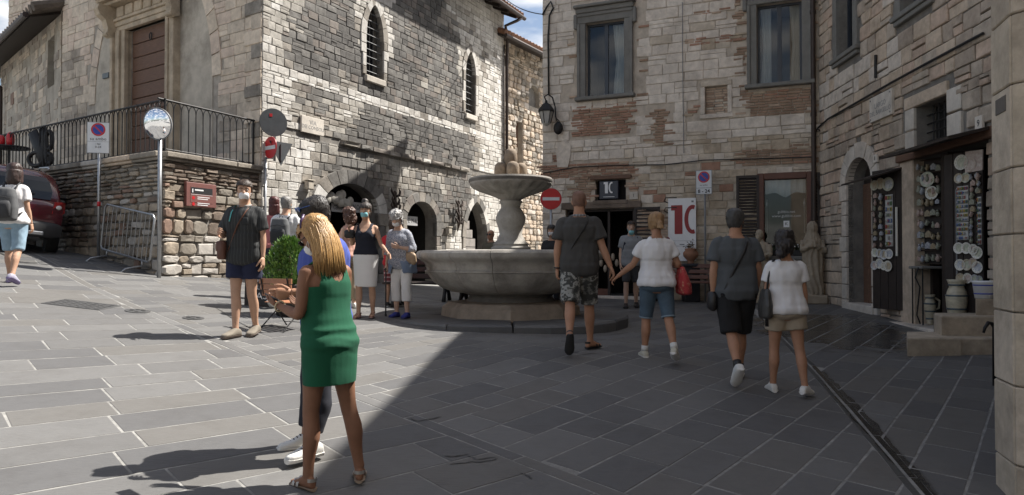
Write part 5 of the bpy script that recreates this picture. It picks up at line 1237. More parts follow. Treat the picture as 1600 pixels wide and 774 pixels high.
# wrought iron wall ornaments and box lamps
def iron_ornament(px, pyt, pyb, label):
    u, zt = W_.hit(px, pyt); zb = W_.hit(px, pyb)[1]; h_ = zt-zb
    mb = MB(W_.M()); mb.tube([(u, -.09, zb), (u+.02, -.13, zb+h_*.3), (u-.02, -.15, zb+h_*.6), (u, -.12, zt)], [.015, .06, .05, .02], 8)
    for sd in (-1, 1):
        for f_, l in ((.25, .2), (.5, .16), (.85, .2)):
            z = zb+h_*f_; mb.tube([(u, -.12, z), (u+sd*l*.6, -.18, z+.05), (u+sd*l, -.16, z+.16), (u+sd*l*.8, -.14, z+.24)], [.025, .04, .03, .008], 7)
    mb.ell((u, -.13, zt), (.05, .05, .08), 8, 6)
    return single('iron_ornament', mb, RUST, label, 'wall ornament', smooth=True)
iron_ornament(611, 303, 340, 'leafy wrought iron ornament on the church wall between the first two arches')
iron_ornament(711, 317, 362, 'leafy wrought iron ornament on the church wall between the middle and the pointed arch')
for px, py, lb in ((697, 361, 'small grey box lamp on the church wall below the second iron ornament'), (478, 290, 'small stone-coloured box on the church wall left of the widest arch')):
    u, z = W_.hit(px, py); mb = MB(W_.M()); mb.span((u-.1, -.16, z-.1), (u+.1, -.03, z+.1), 0, .02); mb.span((u-.12, -.18, z+.10), (u+.12, -.03, z+.125), 0, .008); single('wall_box', mb, PLASTER, lb, 'wall box')

# ---------------------------------------------------------------- lantern
W_ = mid_w; u, z = W_.hit(864, 178, .35)
Yl = 17.5; lc = at(853.5, 178, Yl)
lt = thing('street_lantern', 'black hexagonal street lantern on a curled bracket at the left edge of the brick-patched house', 'lantern', lc)
S_ = Yl/F_PX
mb = MB(); mb.lathe([(3*S_, 17*S_), (6*S_, 15*S_), (12*S_, 7*S_), (13*S_, 4*S_), (12*S_, 3*S_)], 6); mb.lathe([(1.5*S_, 21*S_), (2.5*S_, 18*S_), (1*S_, 16*S_)], 8); part('cap', mb, IRON, lt)
mb = MB(); mb.lathe([(11*S_, 3*S_), (6.5*S_, -15*S_), (5*S_, -17*S_), (2*S_, -19*S_)], 6); part('glass', mb, mat('frosted_lamp_glass', (.42, .41, .38), rough=.5, bump=0), lt)
mb = MB()
for k in range(6): t = k*math.pi/3; mb.tube([(11.4*S_*math.cos(t), 11.4*S_*math.sin(t), 3*S_), (6.8*S_*math.cos(t), 6.8*S_*math.sin(t), -15*S_)], .012, 5)
part('frame', mb, IRON, lt)
mb = MB(); q = lambda a, b: (a*S_, .02+a*S_*.1, b*S_)
mb.tube([q(0, 20), q(-3, 27), q(3, 31), q(10, 26), q(14, 12), q(15, -4), q(18, -14), q(20, -24)], .018, 8); mb.tube([q(15, -6), q(20, -10), q(21, -18), q(17, -20)], .014, 6); mb.ell(q(19, -22), (.12, .06, .16), 10, 6); part('bracket', mb, IRON, lt, True)
# cables
CAB = mat('black_cable', (.015, .015, .015), rough=.6, bump=0)
p0, p1 = church_w.pt(10.6, 10.4, .4), mid_w.pt(.06, mid_w.hit(849, 25)[1], .1)
mb = MB(); mb.tube([p0+(p1-p0)*f_ - Vector((0, 0, .25*4*f_*(1-f_)*.4)) for f_ in np.linspace(0, 1, 12)], .014, 6); single('overhead_cable', mb, CAB, 'thick black cable crossing the strip of sky to the brick-patched house', 'cable')
W_ = mid_w; pts = [W_.hit(x, y) for x, y in ((849, 25), (856, 12), (862, 4), (866, 14), (860, 26), (858, 60), (859, 150))]
mb = MB(W_.M()); mb.tube([(u, -.07, z) for u, z in pts], .022, 6); single('wall_cable', mb, CAB, 'looping dark cable running down the left edge of the brick-patched house to the lantern', 'cable', smooth=True)
pts = [W_.hit(x, y) for x, y in ((850, 271), (900, 262), (960, 259), (1040, 258), (1100, 251), (1180, 249), (1270, 246))]
mb = MB(W_.M()); mb.tube([(u, -.06, z) for u, z in pts], .012, 5); single('wall_cable', mb, CAB, 'thin cable running across the brick-patched house just above the shop sign', 'cable')
pts = [W_.hit(x, y) for x, y in ((1067, 5), (1067, 80), (1068, 150), (1069, 240))]
mb = MB(W_.M()); mb.tube([(u, -.058, z) for u, z in pts], .009, 5); single('wall_cable', mb, GREYMET, 'thin vertical wire on the pale stones between the two grey windows', 'cable')
W_ = right_w; pts = [W_.hit(x, y) for x, y in ((1284, 200), (1300, 186), (1360, 152), (1410, 124), (1470, 92), (1546, 52))]
mb = MB(W_.M()); mb.tube([(u, -.08, z) for u, z in pts], .02, 6); single('wall_cable', mb, CAB, 'black cable rising across the right-hand house above the white street plaque', 'cable')
pts = [W_.hit(1374.5, 86), W_.hit(1374.5, 122)]
mb = MB(W_.M()); mb.tube([(u, -.07, z) for u, z in pts], .025, 6); single('iron_pin', mb, IRON, 'short vertical iron wall pin above the white street plaque', 'wall pin')

# ---------------------------------------------------------------- benches
def bench(name, loc, rz, L_, woodm, label, arch=True):
    b = thing(name, label, 'bench', loc, rz)
    for i in range(4): mb = MB(); mb.box((0, -.21+.105*i, .45+.004*i), (L_, .09, .035), 0, None, .008); part('seat_slat', mb, woodm, b)
    for i in range(3): mb = MB(); mb.box((0, .22+.035*i, .56+.12*i), (L_, .03, .09), 0, Matrix.Rotation(R(-12), 3, 'X'), .008); part('back_slat', mb, woodm, b)
    for sx in (-1, 1):
        x = sx*(L_/2-.18); mb = MB()
        mb.tube([(x, -.24, 0), (x, -.16, .18), (x, -.08, .30), (x, -.2, .42)], [.045, .035, .04, .03], 8); mb.tube([(x, .30, 0), (x, .2, .2), (x, .1, .32), (x, .2, .44), (x, .31, .88)], [.045, .035, .04, .035, .025], 8); mb.box((x, .02, .415), (.05, .48, .03)); mb.tube([(x, -.16, .17), (x, .03, .26), (x, .2, .18)], .022, 6)
        part('leg', mb, IRON, b, True)
        mb = MB(); mb.tube([(x, -.22, .44), (x, -.24, .62), (x, .0, .66), (x, .24, .64)], .02, 6); part('armrest', mb, IRON, b, True)
    return b
p = Vector(((672-CX)/F_PX*12.35, 12.35, 0)); p.z = g(p.x, p.y)
bench('park_bench', p, R(-12), 1.55, DWOOD, 'dark slatted bench with cast iron legs in the sun left of the fountain')
p = Vector(((742-CX)/F_PX*14.0, 14.0, 0)); p.z = g(p.x, p.y)
bench('park_bench', p, R(-8), 1.5, DWOOD, 'dark slatted bench half hidden behind the fountain base')
q = mid_w.pt(mid_w.hit(1075, 440)[0], 0, .75); q.z = g(q.x, q.y)
bench('park_bench', q, math.atan2(mid_w.d.y, mid_w.d.x), 1.6, RWOOD, 'reddish brown slatted bench against the brick-patched house under the banner')
# terracotta urn on dark pedestal
q = mid_w.pt(mid_w.hit(1083, 420)[0], 0, .32); q.z = g(q.x, q.y)
zb = (at(1083, 412, q.y)-q).z
pd = thing('flower_pedestal', 'dark square pedestal bin standing behind the reddish bench', 'pedestal', q); mb = MB(); mb.box((0, 0, zb/2), (.34, .34, zb), 0, None, .02); mb.box((0, 0, zb-.04), (.42, .42, .06), 0, None, .01); part('body', mb, mat('dark_blue_bin', (.02, .022, .03), rough=.5), pd)
S_ = q.y/F_PX; ur = thing('terracotta_urn', 'small terracotta urn on the dark pedestal beside the banner', 'urn', q+Vector((0, 0, zb)))
mb = MB(); mb.lathe([(.09, 0), (.06, .03), (.08, .07), (.16, .16), (.17, .24), (.12, .30), (.14, .33), (.06, .345)], 20); part('body', mb, mat('terracotta', (.30, .15, .09), rough=.8, var=.3, bump=.2), ur, True)
mb = MB()
for k in range(60): p = Vector((random.gauss(0, .06), random.gauss(0, .06), .34+abs(random.gauss(0, .06)))); mb.add([p, p+Vector((random.gauss(0, .03), random.gauss(0, .03), .03)), p+Vector((random.gauss(0, .03), random.gauss(0, .03), .0))], [(0, 1, 2)])
part('plant', mb, mat('dry_leaf', (.10, .07, .03), rough=.8, bump=0), ur)

# ---------------------------------------------------------------- statues
STAT = mat('statue_stone', (.36, .30, .225), rough=.9, var=.3, scale=6, bump=.3, bscale=40, stain=.3)
def statue(px, pytop, label, kind):
    q = mid_w.pt(mid_w.hit(px, 420)[0], 0, .42); q.z = g(q.x, q.y); H_ = (at(px, pytop, q.y)-q).z
    t = thing('statue', label, 'statue', q, math.atan2(mid_w.d.y, mid_w.d.x)+R(8 if kind else -20)); s = H_/1.7
    mb = MB(); mb.box((0, 0, .09*s), (.52*s, .48*s, .18*s), 0, None, .02); part('base', mb, STAT, t)
    mb = MB(); E_ = lambda z, rx, ry, dx=0, dy=0, w=0: [((dx+rx*(1+w*math.sin(7*a+z*5))*math.cos(a))*s, (dy+ry*(1+w*math.sin(7*a+z*5))*math.sin(a))*s, z*s) for a in np.linspace(0, 2*math.pi, 40, endpoint=False)]
    if kind == 0:   # bearded friar, arms crossed on the chest
        mb.loft([E_(.17, .24, .21, 0, 0, .07), E_(.5, .21, .18, 0, 0, .07), E_(.85, .19, .15, 0, 0, .05), E_(1.0, .18, .14, 0, 0, .02), E_(1.15, .21, .14), E_(1.30, .235, .13), E_(1.38, .20, .11), E_(1.42, .1, .08), E_(1.48, .055, .06), E_(1.52, .06, .065)])
        mb.ell((0, -.02*s, 1.58*s), (.085*s, .1*s, .125*s), 16, 12); mb.ell((0, -.09*s, 1.50*s), (.06*s, .05*s, .09*s), 12, 8)
        for sd in (-1, 1):
            mb.tube([(sd*.21*s, 0, 1.34*s), (sd*.26*s, -.05*s, 1.12*s), (sd*.15*s, -.17*s, 1.08*s), (-sd*.05*s, -.19*s, 1.17*s)], [.075*s, .07*s, .065*s, .05*s], 12)
            mb.tube([(-sd*.05*s, -.19*s, 1.17*s), (-sd*.12*s, -.17*s, 1.2*s)], [.04*s, .025*s], 8)
    else:           # veiled robed woman, hands joined
        mb.loft([E_(.17, .21, .19, 0, 0, .08), E_(.5, .19, .17, 0, 0, .08), E_(.9, .185, .15, 0, 0, .06), E_(1.15, .19, .14, 0, 0, .03), E_(1.30, .18, .13, 0, 0, .03), E_(1.40, .13, .115), E_(1.48, .10, .105), E_(1.56, .108, .115), E_(1.64, .095, .105), E_(1.70, .04, .05)])
        mb.ell((0, -.065*s, 1.56*s), (.062*s, .07*s, .095*s), 14, 10)
        for sd in (-1, 1): mb.tube([(sd*.17*s, 0, 1.3*s), (sd*.2*s, -.06*s, 1.1*s), (sd*.03*s, -.2*s, 1.2*s), (sd*.012*s, -.21*s, 1.3*s)], [.065*s, .075*s, .05*s, .025*s], 10)
    me = remesh(mb, .011, 1)
    co = [Vector(v.co) for v in me.vertices]; no = [Vector(v.normal) for v in me.vertices]
    for v, c, n_ in zip(me.vertices, co, no):
        rb = 1 if c.z < 1.15*s else .35
        v.co = c+n_*(rb*.022*math.sin(math.atan2(c.y, c.x)*11+7*noise.noise(Vector((c.x*3, c.y*3, c.z*2.2))))*(.6+.4*noise.noise(c*4))+.008*noise.noise(c*22))
    part('figure', me, STAT, t); me.materials.append(STAT)
    return t
statue(1190, 359, 'weathered stone statue of a bearded friar with crossed arms left of the shop window', 0)
statue(1270, 346, 'weathered stone statue of a veiled robed woman right of the shop window', 1)

# ---------------------------------------------------------------- ceramics shop
PL_R = [mat('plate_blue', (.70, .70, .66), rough=.3, var=.7, scale=26, bump=0, col2=(.22, .25, .34), coords='obj'), mat('plate_green', (.66, .64, .52), rough=.3, scale=24, bump=0, col2=(.26, .30, .22), coords='obj'), mat('plate_red', (.66, .61, .56), rough=.3, scale=24, bump=0, col2=(.38, .24, .2), coords='obj'), mat('plate_yellow', (.55, .51, .42), rough=.3, scale=22, bump=0, col2=(.36, .26, .13), coords='obj')]
PLW = mat('plate_cream', (.70, .68, .61), rough=.3, var=.15, bump=0)
def board(p_near, p_far, z0, z1, label, name):
    Wd = Wall(p_far, p_near); t = thing(name, label, 'display board', Wd.pt(0, z0), world=True)
    n = 4
    for i in range(n):
        mb = MB(Wd.M()); mb.span((Wd.L*i/n+.004, 0, z0), (Wd.L*(i+1)/n-.004, .05, z1), 0, .006); part('plank', mb, DWOOD, t)
    mb = MB(Wd.M()); mb.span((.02, .05, z0+.2), (Wd.L-.02, .075, z0+.32)); mb.span((.02, .05, z1-.32), (Wd.L-.02, .075, z1-.2)); part('batten', mb, DWOOD, t)
    return Wd
def plate(Wd, u, z, r_, m_, label, group, square=False, off=.0):
    o = thing('ceramic_plate', label, 'plate', Wd.pt(u, z, off+.004), group=group); M = Wd.M(u, z, off+.004); M3 = M.to_3x3()
    mb = MB(M3.to_4x4())
    if square: 
        mb.prism([(-r_, -r_*1.1), (r_, -r_*1.05), (r_*1.05, r_*1.1), (-r_*.95, r_*1.15)], -.02, 0, 0); part('dish', mb, m_, o)
        return o
    rings = [[(rr*math.cos(a), -y, rr*math.sin(a)) for a in np.linspace(0, 2*math.pi, 20, endpoint=False)] for rr, y in ((r_*.55, 0), (r_*.98, .022), (r_, .027), (r_*.95, .028), (r_*.66, .014))]
    mb.loft(rings, 0, False); part('rim', mb, PLW if random.random() < .35 else m_, o, R(60))
    mb = MB(M3.to_4x4()); mb.prism([(r_*.665*math.cos(a), r_*.665*math.sin(a)) for a in np.linspace(0, 2*math.pi, 20, endpoint=False)], -.0135, -.004); part('well', mb, random.choice(PL_R), o)
    mb = MB(M3.to_4x4()); 
    for k in range(12): a = k*math.pi/6; mb.prism([((r_*.82+r_*.07*math.cos(b))*math.cos(a)-r_*.07*math.sin(b)*math.sin(a), (r_*.82+r_*.07*math.cos(b))*math.sin(a)+r_*.07*math.sin(b)*math.cos(a)) for b in np.linspace(0, 2*math.pi, 6, endpoint=False)], -.0245, -.015)
    part('rim_pattern', mb, random.choice(PL_R), o)
    return o
random.seed(21)
WA = board((6.36, 11.62), (6.16, 12.26), .66, 3.0, 'dark wooden door leaf hung with painted plates beside the arched door', 'display_board')
WB = board((6.33, 9.62), (6.15, 10.2), .72, 2.98, 'dark wooden board hung with plates and magnet cards nearest the stone pier', 'display_board')
def gz(W, px, py): return W.hit(px, py)
LA = 'painted ceramic plate hung on the dark door leaf beside the arched door'; GA = 'plates on the door leaf by the arch'
def at_board(W, px, py, r_px, lab, grp, sq=False):
    u, z = gz(W, px, py); Y = W.pt(u, z).y; r_ = r_px*Y/F_PX
    u = min(max(u, r_*.9), W.L-r_*.9); plate(W, u, z, r_, random.choice(PL_R), lab, grp, sq)
OD2 = ['leftmost', 'second from left', 'third from left', 'fourth from left', 'fifth from left']
for k, (px, py, r_) in enumerate(((1368, 290, 8), (1377.5, 287, 9), (1389.5, 288, 11))): at_board(WA, px, py, r_, 'large painted plate, %s in the top row of the dark door leaf' % OD2[k], 'large plates at the top of the door leaf')
for row, z_ in (('upper', ((1369, 395, 7), (1376, 396, 7), (1383, 398, 8), (1391, 397, 8))), ('lowest', ((1368, 415, 7), (1376, 412, 8), (1383, 416, 6.5), (1389, 416, 8.5)))):
    for k, (px, py, r_) in enumerate(z_): at_board(WA, px, py, r_, 'small plate, %s in the %s bottom row of the door leaf' % (OD2[k], row), 'small plates at the bottom of the door leaf')
for k, (px, py, r_) in enumerate(((1504, 254, 12), (1518, 257, 11))): at_board(WB, px, py, r_, 'large patterned plate, %s in the top row of the board nearest the pier' % OD2[k], 'large plates at the top of the pier board')
at_board(WB, 1533, 251, 15, 'square patterned dish in the top row of the board nearest the pier', 'square dishes', True)
for k, (px, py, r_) in enumerate(((1500, 279, 8), (1511, 278, 8))): at_board(WB, px, py, r_, 'small plate, '+OD2[k]+' below the large plates on the board nearest the pier', 'small plates under the top row of the pier board')
for row, z_ in (('upper', ((1500, 388, 9), (1512, 388, 9), (1522.5, 390, 8.5), (1535, 395, 10))), ('middle', ((1502, 414, 9), (1513, 414, 9), (1522.5, 410, 7), (1534, 418, 9.5))), ('lowest', ((1503, 435, 8), (1514, 435, 8), (1525, 436, 7), (1536, 437, 6)))):
    for k, (px, py, r_) in enumerate(z_): at_board(WB, px, py, r_, 'round plate, %s in the %s of three rows on the pier board' % (OD2[k], row), 'plates in the lower rows of the pier board')
CARDC = [plain('magnet_white', (.5, .49, .46)), plain('magnet_red', (.35, .09, .08)), plain('magnet_yellow', (.45, .33, .10)), plain('magnet_blue', (.12, .17, .33)), plain('magnet_green', (.13, .2, .1)), plain('magnet_grey', (.3, .29, .27))]
def magnets(W, px0, px1, py0, py1, label, rows_, cols, nm='magnet_card'):
    (u0, z1), (u1, z0) = W.hit(px0, py0), W.hit(px1, py1); u0 = max(u0, .02); u1 = min(u1, W.L-.02)
    t = thing(nm, label, 'souvenir card', W.pt(u0, z0, .02), world=True); mb = MB(W.M()); mb.span((u0, -.012, z0), (u1, -.002, z1)); part('card', mb, CARDC[0], t)
    for i in range(rows_):
        mb = MB(W.M())
        for j in range(cols):
            if random.random() < .06: continue
            a = u0+(u1-u0)*(j+.12)/cols; b = u0+(u1-u0)*(j+.88)/cols; c = z0+(z1-z0)*(i+.1)/rows_; d = z0+(z1-z0)*(i+.8)/rows_
            mb.span((a, -.028, c), (b, -.012, d), random.randrange(6), .004); mb.ell(((a+b)/2, -.03, (c+d)/2), ((b-a)*.3, .012, (d-c)*.35), 6, 4, random.randrange(6))
        part('magnet_row', mb, CARDC, t)
magnets(WB, 1496, 1514, 292, 318, 'red-topped card of small souvenir magnets, upper left of the board nearest the pier', 4, 5)
magnets(WB, 1496, 1514, 320, 346, 'middle card of small souvenir magnets on the left of the board nearest the pier', 4, 5)
magnets(WB, 1496, 1514, 348, 375, 'lowest card of small souvenir magnets on the left of the board nearest the pier', 4, 5)
magnets(WB, 1528, 1544, 308, 382, 'tall magnet card on the right of the board nearest the pier', 9, 4)
magnets(WA, 1384, 1396, 305, 385, 'tall pale magnet card in the middle of the dark door leaf', 9, 3)
ORD = ['first', 'second', 'third', 'fourth', 'fifth', 'sixth', 'seventh', 'eighth', 'ninth', 'tenth', 'eleventh']
CNM = ['blue', 'green', 'red', 'yellow']; KNM = ['figure', 'tile', 'jug']
PTR = [mat('trinket_blue', (.56, .56, .53), rough=.35, scale=40, bump=0, col2=(.09, .11, .19), coords='obj'), mat('trinket_green', (.40, .39, .32), rough=.35, scale=40, bump=0, col2=(.12, .14, .09), coords='obj'), mat('trinket_red', (.54, .48, .43), rough=.35, scale=40, bump=0, col2=(.22, .09, .06), coords='obj'), mat('trinket_yellow', (.38, .34, .24), rough=.35, scale=40, bump=0, col2=(.2, .13, .06), coords='obj')]
def trinkets(W, px0, px1, py0, py1, nr, nc, where, grp, rp=4.2, off=.01):
    for i in range(nr):
        for j in range(nc):
            px = px0+(px1-px0)*(j+.5+random.uniform(-.14, .14))/nc; py = py0+(py1-py0)*(i+.5+random.uniform(-.12, .12))/nr; u, z = W.hit(px, py); Y = W.pt(u, z).y; r_ = rp*random.uniform(.75, 1.15)*Y/F_PX; u = min(max(u, r_), W.L-r_)
            kd = random.randrange(3); ci = random.randrange(4); side = ['left', 'right'][j] if nc == 2 else ['left', 'middle', 'right'][j] if nc == 3 else ORD[j]+' from left'
            o = thing('ceramic_trinket', ('small %s ceramic %s, %s row of %s' % (CNM[ci], KNM[kd], ORD[i], where))+('' if nc == 1 else ', '+side), 'ceramic', W.pt(u, z, off), group=grp); M = W.M().to_3x3().to_4x4(); mb = MB(M)
            if kd == 0: mb.ell((0, -.025, -r_*.2), (r_*.55, .025, r_*.8), 10, 6); mb.ell((0, -.03, r_*.75), (r_*.32, .02, r_*.32), 8, 5)
            elif kd == 1: mb.prism([(-r_*.8, -r_*.8), (r_*.8, -r_*.8), (r_*.8, r_*.3), (0, r_), (-r_*.8, r_*.3)], -.03, 0); mb.span((-r_*.35, -.034, -r_*.6), (r_*.35, -.03, r_*.1))
            else: mb.tube([(0, -.025, -r_), (0, -.03, -r_*.3), (0, -.025, r_*.5), (0, -.025, r_)], [r_*.35, r_*.7, r_*.35, r_*.5], 10); mb.tube([(r_*.4, -.025, r_*.5), (r_*.95, -.025, r_*.2), (r_*.5, -.025, -r_*.3)], r_*.12, 5)
            part('body', mb, PTR[ci], o, R(60))
trinkets(WA, 1364, 1383, 302, 388, 9, 2, 'the dark door leaf', 'trinkets on the door leaf', 4.5)
trinkets(WB, 1516, 1527, 272, 380, 11, 1, 'the middle strip of the pier board' , 'trinkets on the pier board', 5)
trinkets(WB, 1525, 1544, 268, 304, 3, 2, 'the pier board below the square dish', 'trinkets under the square dish', 5)
# lattice rack between the boards
pa, pb = at(1436, 300, 11.35), at(1478, 300, 10.95); WR = Wall((pa.x, pa.y), (pb.x, pb.y)); rk = thing('display_rack', 'dark lattice rack crowded with small ceramics between the two plate boards', 'display rack', WR.pt(0, 1.3), world=True)
za, zb = WR.hit(1455, 412)[1], WR.hit(1455, 250)[1]; mb = MB(WR.M()); mb.span((0, .01, za), (WR.L, .03, zb)); part('back_panel', mb, DWOOD, rk)
for i in range(9): z = za+(zb-za)*i/8; mb = MB(WR.M()); mb.span((0, -.05, z-.008), (WR.L, .0, z+.008)); part('shelf', mb, RUST, rk)
trinkets(WR, 1435, 1475, 254, 412, 9, 5, 'the lattice rack', 'ceramics on the lattice rack', 5.4, .06)
u, z = WR.hit(1462, 302); plate(WR, u, z, .105, PL_R[0], 'round pale wall plate hanging on the lattice rack', None, off=.07)
u, z = WR.hit(1455, 281); plate(WR, u, z, .12, PL_R[1], 'large oval plate near the top of the lattice rack', None, off=.07)
# pedestal table with jug, tall vase, bucket
q = at(1452, 470, 11.1); q.z = .49
tb = thing('display_stand', 'small dark metal stand with a flat top under the lattice rack', 'stand', q); zt = WR.hit(1455, 418)[1]-q.z
mb = MB(); mb.box((0, 0, zt), (.44, .36, .04), 0, None, .008); part('top', mb, GREYST, tb)
for sx in (-1, 1):
    for sy in (-1, 1): mb = MB(); mb.cyl((sx*.18, sy*.14, 0), (sx*.18, sy*.14, zt-.02), .012, 6); part('leg', mb, IRON, tb)
mb = MB(); mb.tube([(-.22, -.1, zt), (-.27, -.1, zt-.15), (-.2, -.1, zt-.3), (-.25, -.1, .15), (-.2, -.1, .02)], .012, 6); part('scroll', mb, IRON, tb, True)
VS = mat('vase_glaze', (.60, .53, .38), rough=.3, scale=12, bump=0, col2=(.34, .31, .24), coords='obj', stretch=(1, 1, 2.2)); VB = mat('vase_band', (.08, .11, .13), rough=.3, var=.4, bump=0)
def vase(loc, H_, label, jug=False, fat=.62):
    v = thing('ceramic_vase', label, 'vase', loc); pr = [(.16, 0), (.19, .02), (.15, .06), (.22, .25), (.28, .5), (.30, .68), (.25, .80), (.20, .86), (.24, .95), (.27, 1.0), (.22, 1.0), (.18, .9)]
    mb = MB(); mb.lathe([(r_*H_*.98*fat, z*H_) for r_, z in pr], 24); part('body', mb, VS, v, True)
    for z, r_ in ((.2, .212), (.45, .272), (.70, .303), (.9, .222)): mb = MB(); mb.lathe([(r_*H_*.985*fat, z*H_-.012), (r_*H_*fat+.004, z*H_), (r_*H_*.985*fat, z*H_+.012)], 24, cap=False); part('painted_band', mb, VB, v, True)
    if jug: mb = MB(); mb.tube([(.14*H_, 0, .9*H_), (.32*H_, 0, .8*H_), (.30*H_, 0, .55*H_), (.17*H_, 0, .5*H_)], .035*H_, 8); part('handle', mb, VS, v, True)
    return v
vase(q+Vector((.0, -.02, .0)), .46, 'cream painted jug standing on the shop step beneath the dark metal stand', True)
q2 = at(1495, 485, 9.9); q2.z = .485; vase(q2, (at(1495, 437, 9.9).z-.485), 'tall cream patterned vase on the shop step below the plate board')
mb = MB(); p0 = at(1494, 296, 10.0); mb.cyl((p0.x, p0.y, .5), (p0.x, p0.y, p0.z), .012, 6); single('wooden_rod', mb, GREYMET, 'thin pale upright rod at the left edge of the board nearest the pier', 'rod')
q3 = at(1537, 467, 9.3); q3.z = .992
bk = thing('white_bucket', 'white pot with a thin blue stripe on the top stone step by the pier', 'bucket', q3)
mb = MB(); mb.lathe([(.10, 0), (.125, .2), (.135, .205), (.132, .225), (.122, .215), (.10, .02)], 24); part('tub', mb, WHITE, bk, True)
for z in (.06, .17): mb = MB(); r_ = .10+.025*z/.2; mb.lathe([(r_, z-.008), (r_+.004, z), (r_+.001, z+.008)], 24, cap=False); part('stripe', mb, SBLU, bk)
# stone steps by the pier
st = thing('stone_steps', 'three pale stone block steps beside the pier under the ceramics boards', 'steps', (4.8, 8.8, .25), world=True)
for (x0, x1, y0, y1, z0, z1) in ((4.80, 5.45, 8.72, 9.5, .0, .54), (5.46, 6.0, 8.74, 9.5, .0, .535), (6.01, 6.7, 8.73, 9.5, 0, .545), (5.40, 6.75, 9.02, 9.62, .5, .78), (5.95, 6.75, 9.2, 9.6, .7, .99)):
    mb = MB(); sk_ = .42 if x0 < 5.42 and z0 < .1 else .25 if z0 > .1 else 0; bx_ = [(x0, y0), (x1, y0), (x1, y1), (x0+sk_, y1)]; b_ = .015; cxx, cyy = sum(p[0] for p in bx_)/4, sum(p[1] for p in bx_)/4
    rr_ = [[(x-(x-cxx)*e_, y-(y-cyy)*e_, z) for x, y in bx_] for e_, z in ((0, z0), (0, z1-b_), (.03, z1))]; mb.loft(rr_); part('step_block', mb, BLK[0] if x0 < 5 else BLK[1], st)
mb = MB(); b0 = at(1553, 560, 7.2); b0.z = g(b0.x, b0.y); t0 = at(1553, 512, 7.2)
mb.tube([b0, t0, t0+Vector((-.02, 0, .04)), t0+Vector((-.07, -.02, .05)), t0+Vector((-.11, -.03, .0)), t0+Vector((-.125, -.03, -.05))], [.016, .016, .018, .018, .016, .012], 8)
single('iron_handrail', mb, IRON, 'black iron handrail end with a downturned hook beside the pier', 'handrail', smooth=True)
# little canopy over the door leaf
W_ = right_w; u, z = W_.hit(1412, 270); mb = MB(W_.M()); mb.add([(u-1.15, -.03, z+.06), (u+.05, -.03, z+.06), (u+.05, -.55, z-.10), (u-1.15, -.55, z-.10), (u-1.15, -.03, z+.09), (u+.05, -.03, z+.09), (u+.05, -.55, z-.07), (u-1.15, -.55, z-.07)], [(3, 2, 1, 0), (4, 5, 6, 7), (0, 1, 5, 4), (1, 2, 6, 5), (2, 3, 7, 6), (3, 0, 4, 7)])
single('door_canopy', mb, DWOOD, 'small dark sloping canopy board over the plate-hung door leaf', 'canopy')
mb = MB(); p0 = WA.pt(WA.L-.12, 1.9, .03); mb.cyl((p0.x, p0.y, 1.55), (p0.x, p0.y, 2.35), .02, 6); single('white_strip', mb, PLW, 'narrow pale upright strip hanging at the right of the dark door leaf', 'strip')

# ---------------------------------------------------------------- crowd barrier
pl, pr_ = Vector((-7.9, 13.72, g(-7.9, 13.72))), Vector((-6.55, 12.93, g(-6.55, 12.93)))
dv = (pr_-pl); dv.z = 0; Lb = dv.length; rz = math.atan2(dv.y, dv.x); mid_p = (pl+pr_)/2
cb = thing('crowd_barrier', 'galvanised steel crowd barrier standing by the rubble terrace wall', 'barrier', mid_p, rot=(0, -math.asin((pr_.z-pl.z)/Lb), rz))
L2 = Lb/2; 
mb = MB(); mb.tube([(-L2, 0, .28), (-L2, 0, 1.02), (-L2+.06, 0, 1.08), (L2-.06, 0, 1.08), (L2, 0, 1.02), (L2, 0, .28), (L2-.06, 0, .22), (-L2+.06, 0, .22)], .02, 8, closed=True); part('frame', mb, GALV, cb, True)
for i in range(1, 12): x = -L2+2*L2*i/12; mb = MB(); mb.cyl((x, 0, .22), (x, 0, 1.08), .0075, 6); part('bar', mb, GALV, cb)
for sx in (-1, 1): mb = MB(); x = sx*L2*.72; mb.tube([(x, -.38, .0), (x, -.3, .07), (x, 0, .12), (x, .3, .07), (x, .38, 0)], .018, 8); mb.cyl((x, 0, .1), (x, 0, .23), .018, 8); part('foot', mb, GALV, cb, True)
# ---------------------------------------------------------------- terrace furniture
q = at(14, 248, 16.9); q.z = ZT-.03
tt = thing('garden_table', 'small dark table on the terrace at the far left holding red lanterns', 'table', q); mb = MB(); mb.lathe([(.42, .68), (.43, .70), (.42, .72)], 20); part('top', mb, IRON, tt)
mb = MB(); mb.cyl((0, 0, 0), (0, 0, .68), .03, 8); mb.lathe([(.25, 0), (.2, .03), (.04, .06)], 12); part('stem', mb, IRON, tt)
for dx, s, lb in ((-.12, .9, 'shorter red lantern on the dark terrace table'), (.1, 1.15, 'taller red lantern on the dark terrace table')):
    rl = thing('red_lantern', lb, 'lantern', q+Vector((dx, -.1, .72))); mb = MB(); mb.lathe([(.07, 0), (.085, .1*s), (.08, .22*s), (.05, .27*s), (.02, .29*s)], 12); part('body', mb, SRED, rl, True)
q = at(74, 245, 15.9); q.z = ZT-.03
gs = thing('iron_sculpture', 'black flat iron sculpture with round cut-outs standing on the terrace behind the railing', 'sculpture', q, R(-14))
S_ = 15.9/F_PX; mb = MB(); X = lambda px: (px-74)*S_; Z = lambda py: (262-py)*S_*.96
for pts, rr_ in (([(45, 195), (60, 228), (72, 255)], 10), ([(76, 260), (70, 235), (68, 205), (64, 188)], 8)):
    mb.tube([(X(a), 0, Z(b)) for a, b in pts], rr_*S_, 10, flat=.3)
